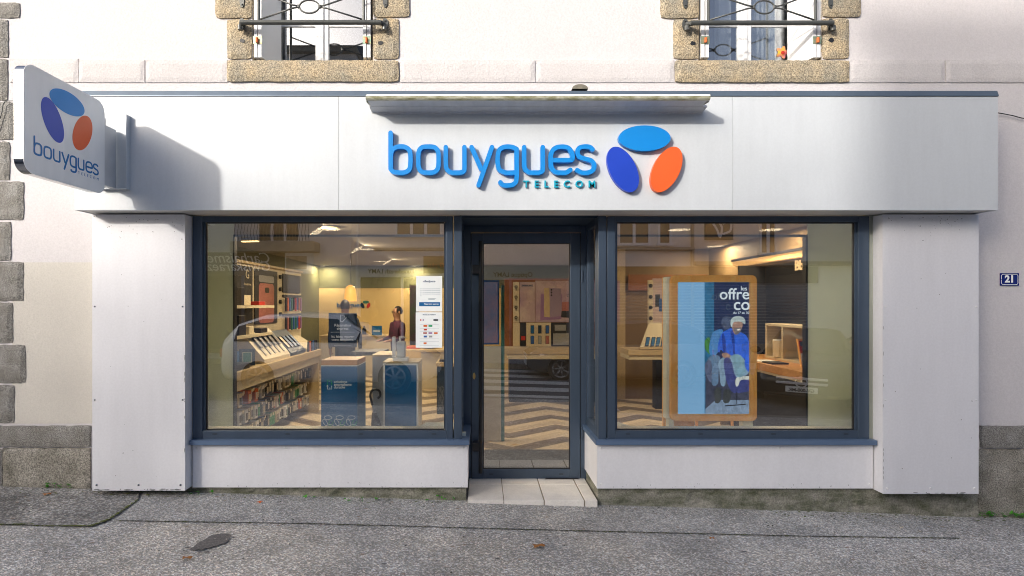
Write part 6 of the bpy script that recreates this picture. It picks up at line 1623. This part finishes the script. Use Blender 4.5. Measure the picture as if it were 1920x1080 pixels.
OT = opp_building('building', 'tall narrow beige house across the street reflected in the left shop window', EX, TXR, 9.0, M['opp_wall'], True, 6)
OB = opp_building('building', 'low beige terrace across the street reflected in the door and right window', TXR + 0.01, 14, 4.9, M['opp_wall'], False, 6)
OC = opp_building('building', 'grey house at the left end of the opposite row', -42, -19.02, 4.8, M['opp_wall2'], False, 5)
OD = opp_building('building', 'pale house at the right end of the opposite row', 14.02, 34, 4.7, M['opp_wall'], False, 6)
def owin(b, x0, x1, z0, z1, n=2, shut=False, bal=False):
    f = boxes('window', M['white'], b, [(x0 - 0.06, x0, OY + 0.001, OY + 0.06, z0, z1), (x1, x1 + 0.06, OY + 0.001, OY + 0.06, z0, z1), (x0 - 0.06, x1 + 0.06, OY + 0.001, OY + 0.07, z1 + 0.001, z1 + 0.07), (x0 - 0.1, x1 + 0.1, OY + 0.001, OY + 0.12, z0 - 0.08, z0 - 0.001)] + [(x0 + (x1 - x0) * k / n - 0.04, x0 + (x1 - x0) * k / n + 0.04, OY + 0.012, OY + 0.05, z0, z1) for k in range(1, n)])
    box('pane', M['shop_dark'], f, x0 + 0.001, x1 - 0.001, OY + 0.002, OY + 0.01, z0 + 0.001, z1 - 0.001)
    if bal:
        bm = bmesh.new(); zb = z0 - 0.05
        for X in [x0 - 0.5 + k * 0.09 for k in range(int((x1 - x0 + 1.0) / 0.09) + 1)]:
            tube(bm, [(X, OY + 0.42, zb + 0.95), (X, OY + 0.42, zb + 0.45), (X, OY + 0.5, zb + 0.22), (X, OY + 0.4, zb)], 0.009, 5)
        tube(bm, [(x0 - 0.52, OY + 0.02, zb + 0.95), (x0 - 0.52, OY + 0.42, zb + 0.95), (x1 + 0.52, OY + 0.42, zb + 0.95), (x1 + 0.52, OY + 0.02, zb + 0.95)], 0.018, 6)
        mesh_obj('balcony_rail', bm, M['iron'], b)
        box('balcony_slab', M['opp_stone'], b, x0 - 0.62, x1 + 0.62, OY + 0.001, OY + 0.52, zb - 0.3, zb - 0.01, 0.02)
    return f
owin(OT, OX(486), OX(560), OZ(452), OZ(452) + 2.2, 3, bal=True)
owin(OB, OX(1162), OX(1215), OZ(456), 4.6); owin(OB, OX(1237), OX(1255), OZ(456), 4.6, 1); owin(OB, OX(1427), OX(1452), OZ(474), 4.6, 2)
owin(OB, OX(745), OX(825), OZ(440), 4.6, 3)
owin(OB, OX(960), OX(1030), OZ(440), 4.6)
owin(OT, -6.2, -5.2, 6.4, 8.2)
owin(OT, -4.9, -4.1, 6.4, 8.2)
for k in range(4): owin(OA, -17.5 + k * 2.8, -16.4 + k * 2.8, 3.1, 4.4)
for k in range(6): owin(OC, -40 + k * 3.5, -38.8 + k * 3.5, 2.6, 4.2)
for k in range(6): owin(OD, 15.5 + k * 3, 16.7 + k * 3, 3.4, 5.4)
owin(OC, -38, -34, 0.3, 2.0, 3); owin(OD, 17, 22, 0.3, 2.2, 3)
# ledges and drain pipes
boxes('string_course', M['opp_stone'], OB, [(OX(1145), OX(1300), OY + 0.001, OY + 0.12, OZ(470), OZ(464)), (OX(1300) + 0.01, 13.9, OY + 0.001, OY + 0.2, OZ(498), OZ(491)), (OX(702), OX(900), OY + 0.001, OY + 0.14, OZ(470), OZ(465))])
for px in (671, 1297):
    bm = bmesh.new(); cyl(bm, (OX(px), OY + 0.07, -0.2), (OX(px), OY + 0.07, 4.85), 0.05, seg=10); mesh_obj('drain_pipe', bm, M['white'] if px < 1000 else M['opp_stone'], OB)
# shopfronts
def shopfront(lab, x0, x1, zf0, zf1, mf, b=None, proud=0.14):
    s = thing('opposite_shopfront', lab, 'shopfront', ((x0 + x1) / 2, OY, -0.2))
    box('fascia', mf, s, x0, x1, OY + 0.002, OY + proud, zf0, zf1, 0.004)
    n = max(2, int((x1 - x0) / 1.3))
    f = boxes('window_frame', M['white'] if 'pale' in lab else M['frame'], s, [(x0 + (x1 - x0) * k / n - 0.04, x0 + (x1 - x0) * k / n + 0.04, OY + 0.002, OY + 0.08, 0.1, zf0 - 0.002) for k in range(n + 1)])
    box('pane', M['shop_dark'], f, x0 + 0.04, x1 - 0.04, OY + 0.003, OY + 0.03, 0.2, zf0 - 0.003)
    box('base', mf, s, x0, x1, OY + 0.002, OY + 0.1, -0.2, 0.199)
    return s
s1 = shopfront('dark shopfront with white script lettering reflected in the left window', OX(378), OX(536), OZ(516), OZ(474), M['bronze'])
s1t = mapN(OX(512), OY + 0.14, OZ(493)); text('lettering', 'Carhaismen', s1t, M['ink'], s1, width=OX(512) - OX(383), ext=0.004, shear=0.3, align='LEFT')
text('lettering', 'Gwiskaraez', mapN(OX(513), OY + 0.14, OZ(508)), M['ink'], s1, width=OX(513) - OX(394), ext=0.004, shear=0.3, align='LEFT')
box('picture_board', M['paper'], s1, OX(538), OX(588), OY + 0.002, OY + 0.15, OZ(514), OZ(475)); boxes('picture', M['opp_stone'], s1, [(OX(540), OX(578), OY + 0.151, OY + 0.156, OZ(505), OZ(481))])
s2 = shopfront('pale optician shopfront with dark lettering reflected in the left window', OX(674), OX(835), OZ(520), OZ(472), M['opp_wall2'])
text('lettering', 'Lunederezh LAMY', mapN(OX(777.5), OY + 0.14, OZ(513)), M['bronze'], s2, width=OX(777.5) - OX(692), ext=0.004, align='LEFT', bold=0.01)
box('plus_board', M['bronze'], s2, OX(795), OX(837), OY + 0.141, OY + 0.17, OZ(513), OZ(481)); text('lettering', 'G plus', mapN(OX(834), OY + 0.17, OZ(502)), M['orange'], s2, width=OX(834) - OX(803), ext=0.004, align='LEFT')
s3 = shopfront('grey optician shopfront with dark lettering reflected in the glass door', OX(845), OX(1075), OZ(522), OZ(492), mat('grey_fascia', (0.33, 0.36, 0.36), 0.6))
text('lettering', 'Optique LAMY', mapN(OX(1004), OY + 0.14, OZ(516)), M['bronze'], s3, width=OX(1004) - OX(926), ext=0.004, align='LEFT', bold=0.012)
# closed roller shutters on the right
s4 = thing('opposite_shopfront', 'closed shopfront with grey roller shutters reflected in the right window', 'shopfront', (OX(1300), OY, -0.2))
bm = bmesh.new(); z = 0.35
while z < OZ(532):
    bx(bm, OX(1150), OX(1512), OY + 0.003, OY + 0.03, z, z + 0.075, 0.01); z += 0.085
mesh_obj('roller_shutter', bm, M['shut_grey'], s4)
box('fascia', M['bronze'], s4, OX(1148), OX(1530), OY + 0.002, OY + 0.12, OZ(531), OZ(500)); box('base', M['opp_stone'], s4, OX(1148), OX(1530), OY + 0.002, OY + 0.06, -0.2, 0.34)
text('lettering', 'Assurances', mapN(OX(1500), OY + 0.12, OZ(515)), M['ink'], s4, width=OX(1500) - OX(1440), ext=0.004, align='LEFT') if False else None
box('sign_plate', M['shut_grey'], s4, OX(1432), OX(1500), OY + 0.031, OY + 0.05, OZ(551), OZ(545))
hs_ = thing('hanging_sign', 'green board with white flourish on the opposite wall', 'sign', (OX(1348), OY, OZ(452)))
box('board', M['bronze'], hs_, OX(1321), OX(1373), OY + 0.002, OY + 0.08, OZ(450), OZ(405)); bm = bmesh.new()
for pts in ([(0.35, 0.7), (0.1, 0.35), (0.0, 0.1), (-0.05, 0.4), (0.1, 0.6)], [(-0.1, 0.2), (-0.3, 0.3), (-0.3, 0.55), (-0.1, 0.5)]): stroke(bm, pts, 0.03, mapN(OX(1348), OY + 0.08, OZ(452)), 0.001, 0.01)
mesh_obj('flourish', bm, M['ink'], hs_)

# ---- unseen trees added beyond the low house to thin out the low sun
def tree(x, y, h, rad, n, lab, kind, cz=None, rz_=None):
    t = thing(kind, lab, 'tree', (x, y, -0.3), 'unseen trees added to thin the low sun')
    bm = bmesh.new(); rr = random.Random(int(x * 100))
    tube(bm, [(x, y, -0.3), (x + 0.1, y, h * 0.35), (x - 0.05, y, h * 0.7), (x, y, h * 0.9)], [0.2, 0.16, 0.1, 0.03], 8)
    limbs = []
    for k in range(9):
        a = k * 2.4; z0 = h * (0.45 + 0.05 * k)
        e = (x + rad * 0.75 * math.cos(a), y + rad * 0.6 * math.sin(a), z0 + rad * 0.5)
        tube(bm, [(x, y, z0), (x + rad * 0.35 * math.cos(a), y + rad * 0.3 * math.sin(a), z0 + rad * 0.3), e], [0.07, 0.045, 0.015], 6)
    mesh_obj('trunk', bm, mat('bark', (0.12, 0.09, 0.06), 0.9, var=0.4, vscale=10) if 'bark' not in bpy.data.materials else bpy.data.materials['bark'], t)
    verts, faces = [], []
    zc = cz if cz else h - rad * 0.8; rz2 = rz_ if rz_ else rad * 0.8
    for k in range(n):
        while True:
            u, v, w = rr.uniform(-1, 1), rr.uniform(-1, 1), rr.uniform(-1, 1)
            if u * u + v * v + w * w < 1: break
        c = Vector((x + rad * u, y + rad * 0.6 * v, zc + rz2 * w)); s = rr.uniform(0.045, 0.08)
        q = Vector((rr.gauss(0, 1), rr.gauss(0, 1), rr.gauss(0, 1))).normalized(); a = q.orthogonal().normalized() * s; b = q.cross(a).normalized() * s * 0.6
        i = len(verts); verts += [c - a, c + b, c + a, c - b]; faces.append((i, i + 1, i + 2, i + 3))
    me = bpy.data.meshes.new('crown'); me.from_pydata(verts, [], faces); me.materials.append(M['leafy'])
    o = bpy.data.objects.new('crown', me); C.objects.link(o); o.parent = t; o.matrix_parent_inverse = Matrix.Translation(-Vector(t.location))
M['leafy'] = mat('tree_leaves', (0.10, 0.09, 0.03), 0.6, var=0.5, vscale=2, col2=(0.05, 0.08, 0.02))
tw = ['first', 'second', 'third', 'fourth', 'fifth', 'sixth', 'seventh', 'eighth', 'ninth', 'tenth', 'eleventh']
TREEY = -15.5
xs_t = [TREE_X0 + TREE_DX * k for k in range(TREE_N)]
for k, x in enumerate(xs_t):
    tree(x, TREEY + (0.7 if k % 2 else -0.5), TREE_TOP, 1.9, TREE_LEAVES, f'unseen tree added beyond the low house to thin the sun, {tw[k]} from the left', 'sun_filter_tree', TREE_CZ + 0.15 * math.sin(k * 2.1), TREE_RZ)

# ---- cars parked or passing behind the camera, mirrored in the glass
M['car_chrome'] = mat('car_chrome', (0.85, 0.86, 0.88), 0.35, 0.3)
def car(lab, x, y, heading, paint, kind='hatch', plate=None, z=None):
    """heading 0: front towards +x"""
    c = thing('parked_car', lab, 'car', (0, 0, 0), 'cars on the street behind the camera')
    L = 4.1 if kind == 'hatch' else 4.55
    # stations: x, z_low, z_belt, z_roof, half width, roof half width
    if kind == 'hatch':
        S = [(-2.05, .35, .72, .75, .70, .66), (-1.98, .27, .92, 1.0, .79, .70), (-1.75, .22, .95, 1.32, .84, .60), (-1.3, .2, .95, 1.46, .86, .58), (-0.5, .2, .94, 1.50, .87, .58), (0.15, .2, .93, 1.46, .87, .57), (0.6, .2, .93, 1.22, .87, .60), (0.95, .2, .93, .97, .86, .68), (1.45, .2, .83, .88, .85, .70), (1.85, .22, .72, .76, .80, .66), (2.05, .3, .58, .62, .66, .56)]
    else:
        S = [(-2.25, .4, .75, .80, .70, .64), (-2.15, .28, .93, .98, .80, .70), (-1.6, .2, .96, 1.02, .86, .70), (-1.15, .2, .95, 1.28, .88, .58), (-0.6, .2, .94, 1.42, .89, .56), (0.1, .2, .93, 1.43, .89, .56), (0.65, .2, .92, 1.18, .89, .60), (1.05, .2, .92, .97, .88, .70), (1.6, .2, .84, .89, .86, .72), (2.05, .22, .74, .79, .82, .70), (2.28, .3, .60, .64, .68, .56)]
    bm = bmesh.new(); rings = []
    for (sx, zl, zb, zr, hw, rw) in S:
        prof = [(-hw * 0.86, zl), (-hw, zl + 0.12), (-hw * 1.01, (zl + zb) / 2 + 0.05), (-hw * 0.97, zb), (-rw, zr - 0.03 if zr > zb + 0.1 else zr), (-rw * 0.55, zr + 0.015), (0, zr + 0.025)]
        prof = prof + [(-a, b_) for a, b_ in reversed(prof[:-1])]
        rings.append([bm.verts.new((sx, a, b_)) for a, b_ in prof])
    n = len(rings[0])
    for A, Bq in zip(rings[:-1], rings[1:]):
        for k in range(n): bm.faces.new((A[k], A[(k + 1) % n], Bq[(k + 1) % n], Bq[k]))
    bm.faces.new(rings[0]); bm.faces.new(rings[-1])
    def put(nm, bm, m, par=None, sm=True):
        bmesh.ops.recalc_face_normals(bm, faces=bm.faces); me = bpy.data.meshes.new(nm); bm.to_mesh(me); bm.free(); me.materials.append(m)
        if sm:
            for p in me.polygons: p.use_smooth = True
        o = bpy.data.objects.new(nm, me); C.objects.link(o); o.parent = par or c
        return o
    body = put('body', bm, paint)
    # glasshouse as its own slightly proud shells
    bm = bmesh.new(); e = 0.006
    cab = [s for s in S if s[3] > s[2] + 0.2]
    for sgn in (-1, 1):
        pr = []
        for (sx, zl, zb, zr, hw, rw) in cab:
            zt_ = zr - 0.07; t = (zt_ - zb) / (zr - 0.03 - zb)
            pr.append((bm.verts.new((sx, sgn * (hw * 0.97 + e), zb + 0.03)), bm.verts.new((sx, sgn * (hw * 0.97 + (rw - hw * 0.97) * t + e), zt_))))
        for a, b_ in zip(pr[:-1], pr[1:]): bm.faces.new((a[0], b_[0], b_[1], a[1]))
    put('side_window', bm, M['glass_dark'], sm=False)
    bm = bmesh.new()
    i1 = S.index(cab[-1]); a, b_ = S[i1 - 1], S[i1 + 1]
    q = [(a[0] + 0.08, -a[5] * .9, a[3] + 0.012), (a[0] + 0.08, a[5] * .9, a[3] + 0.012), (b_[0] - 0.05, b_[5] * 0.95, b_[3] + 0.05), (b_[0] - 0.05, -b_[5] * 0.95, b_[3] + 0.05)]
    bm.faces.new([bm.verts.new(p) for p in q]); q2 = [(p[0], p[1], p[2] - 0.012) for p in q]; bm.faces.new([bm.verts.new(p) for p in q2])
    put('windscreen', bm, M['glass_dark'], sm=False)
    wheel_x = (-1.28, 1.28) if kind == 'hatch' else (-1.4, 1.42)
    for wx in wheel_x:
        for s in (-1, 1):
            bm = bmesh.new(); cyl(bm, (wx, s * 0.70, 0.31), (wx, s * 0.885, 0.31), 0.31, seg=28)
            w = put('wheel', bm, M['black'], sm=False)
            bm = bmesh.new(); cyl(bm, (wx, s * 0.886, 0.31), (wx, s * 0.90, 0.31), 0.055, seg=12); stroke(bm, ell(0, 0, 0.2, 0.2, 0, 28), 0.018, lambda u, v, q_: (wx + u, s * (0.886 + q_), 0.31 + v), 0, 0.012, True, False)
            for k in range(7):
                t = 2 * PI * k / 7; stroke(bm, [(0.05 * math.cos(t), 0.05 * math.sin(t)), (0.19 * math.cos(t), 0.19 * math.sin(t))], 0.02, lambda u, v, q_: (wx + u, s * (0.886 + q_), 0.31 + v), 0, 0.008, False, False)
            put('rim', bm, M['chrome'], w, sm=False)
    fx = S[-1][0]
    for s in (-1, 1):
        bm = bmesh.new(); bmesh.ops.create_uvsphere(bm, u_segments=14, v_segments=8, radius=1); bmesh.ops.scale(bm, vec=(0.24, 0.13, 0.085), verts=bm.verts[:]); bmesh.ops.rotate(bm, matrix=Matrix.Rotation(-s * 0.5, 3, 'Z'), verts=bm.verts[:]); bmesh.ops.translate(bm, vec=(fx - 0.26, s * 0.66, 0.63), verts=bm.verts[:])
        put('headlight', bm, mat('headlamp', (0.85, 0.88, 0.9), 0.2) if 'headlamp' not in bpy.data.materials else bpy.data.materials['headlamp'])
        bm = bmesh.new(); bmesh.ops.create_uvsphere(bm, u_segments=12, v_segments=8, radius=1); bmesh.ops.scale(bm, vec=(0.07, 0.11, 0.075), verts=bm.verts[:]); bmesh.ops.translate(bm, vec=(0.72, s * 0.99, 0.99), verts=bm.verts[:]); put('wing_mirror', bm, paint)
        bm = bmesh.new(); bx(bm, S[0][0] - 0.0, S[0][0] + 0.12, s * 0.66 - 0.1, s * 0.66 + 0.1, 0.68, 0.84, 0.02); put('tail_light', bm, M['red'], sm=False)
    bm = bmesh.new()
    for k in range(2 if kind != 'hatch' else 2): bx(bm, fx - 0.05, fx + 0.03, -0.42, 0.42, 0.48 + 0.09 * k, 0.525 + 0.09 * k, 0.012)
    if kind != 'hatch':
        stroke(bm, ell(0, 0.53, 0.095, 0.095, 0, 24), 0.010, lambda u, v, q_: (fx + 0.03 + q_, u, v), 0.002, 0.02, True, False)
        for t in (90, 210, 330): stroke(bm, [(0, 0.53), (0.09 * math.cos(R(t)), 0.53 + 0.09 * math.sin(R(t)))], 0.010, lambda u, v, q_: (fx + 0.03 + q_, u, v), 0.004 + t * 1e-5, 0.019 + t * 1e-5, False, False)
    put('grille', bm, M['car_chrome'], sm=False)
    bm = bmesh.new(); bx(bm, fx + 0.0, fx + 0.025, -0.26, 0.26, 0.33, 0.44, 0.004); pl = put('number_plate', bm, M['paper'], sm=False)
    if plate:
        o = text('plate_lettering', plate, lambda u, v, q_: (fx + 0.026 + q_, u, 0.35 + v), M['black'], None, width=0.42, ext=0.001, bold=0.02); o.parent = pl
    bm = bmesh.new()
    bx(bm, fx - 0.35, fx + 0.012, -0.62, 0.62, 0.25, 0.31, 0.02); put('lower_grille', bm, M['black'], sm=False)
    c.location = (x, y, rz(x) if z is None else z); c.rotation_euler = (0, 0, R(heading))
    return c
M['paint_white'] = mat('car_white', (0.72, 0.74, 0.77), 0.12, spec=0.7); M['paint_black'] = mat('car_black', (0.012, 0.013, 0.018), 0.08, 0.0, spec=0.9); M['paint_red'] = mat('car_red', (0.5, 0.02, 0.012), 0.12, spec=0.7); M['paint_grey'] = mat('car_grey', (0.10, 0.11, 0.12), 0.15, spec=0.7)
car('white small car facing right, reflected behind the blue boxes', -2.9, -6.4, 0, M['paint_white'])
car('black saloon with a star emblem facing left, reflected in the right window', 7.3, -7.4, 125, M['paint_black'], 'saloon', 'GV-008-MK')
car('red small car beyond the black saloon on the opposite side', 9.8, -8.3, 180, M['paint_red'])
car('dark grey small car parked across the street, reflected left of the screen', 3.2, -9.0 + 0.7, 180, M['paint_grey'])


# ---------------------------------------------------------------- repeated pieces become parts of their own
def split_islands(o, single=None):
    me = o.data
    n = len(me.vertices); par = list(range(n))
    def f(a):
        while par[a] != a: par[a] = par[par[a]]; a = par[a]
        return a
    for e in me.edges:
        a, b_ = f(e.vertices[0]), f(e.vertices[1])
        if a != b_: par[a] = b_
    groups = {}
    for p in me.polygons: groups.setdefault(f(p.vertices[0]), []).append(p)
    if len(groups) < 2: return
    for polys in groups.values():
        idx = {}; vs = []; fs = []
        for p in polys:
            for v in p.vertices:
                if v not in idx: idx[v] = len(vs); vs.append(me.vertices[v].co.copy())
            fs.append([idx[v] for v in p.vertices])
        m2 = bpy.data.meshes.new(me.name); m2.from_pydata(vs, [], fs)
        for m in me.materials: m2.materials.append(m)
        for q, p in zip(m2.polygons, polys): q.material_index = p.material_index; q.use_smooth = p.use_smooth
        c = bpy.data.objects.new(single or o.name.split('.')[0], m2); C.objects.link(c)
        c.parent = o.parent; c.matrix_parent_inverse = o.matrix_parent_inverse.copy(); c.location = o.location
    bpy.data.objects.remove(o)
SPLIT = {'glazing_bar': None, 'rivets': 'rivet', 'knobs': 'knob', 'reveal_stone': None, 'doorstep_tiles': 'doorstep_tile', 'hook_rail': None,
         'strap_rail': None, 'string_course': None, 'lens': None, 'display_board': None, 'return_panel': None, 'sash_frame': None, 'ribs': None, 'handle_bracket': None, 'telecom_lettering': 'small_letter', 'hours_table': 'table_cell'}
for o in list(bpy.data.objects):
    k = o.name.split('.')[0]
    if o.type == 'MESH' and k in SPLIT and not o.children: split_islands(o, SPLIT[k])
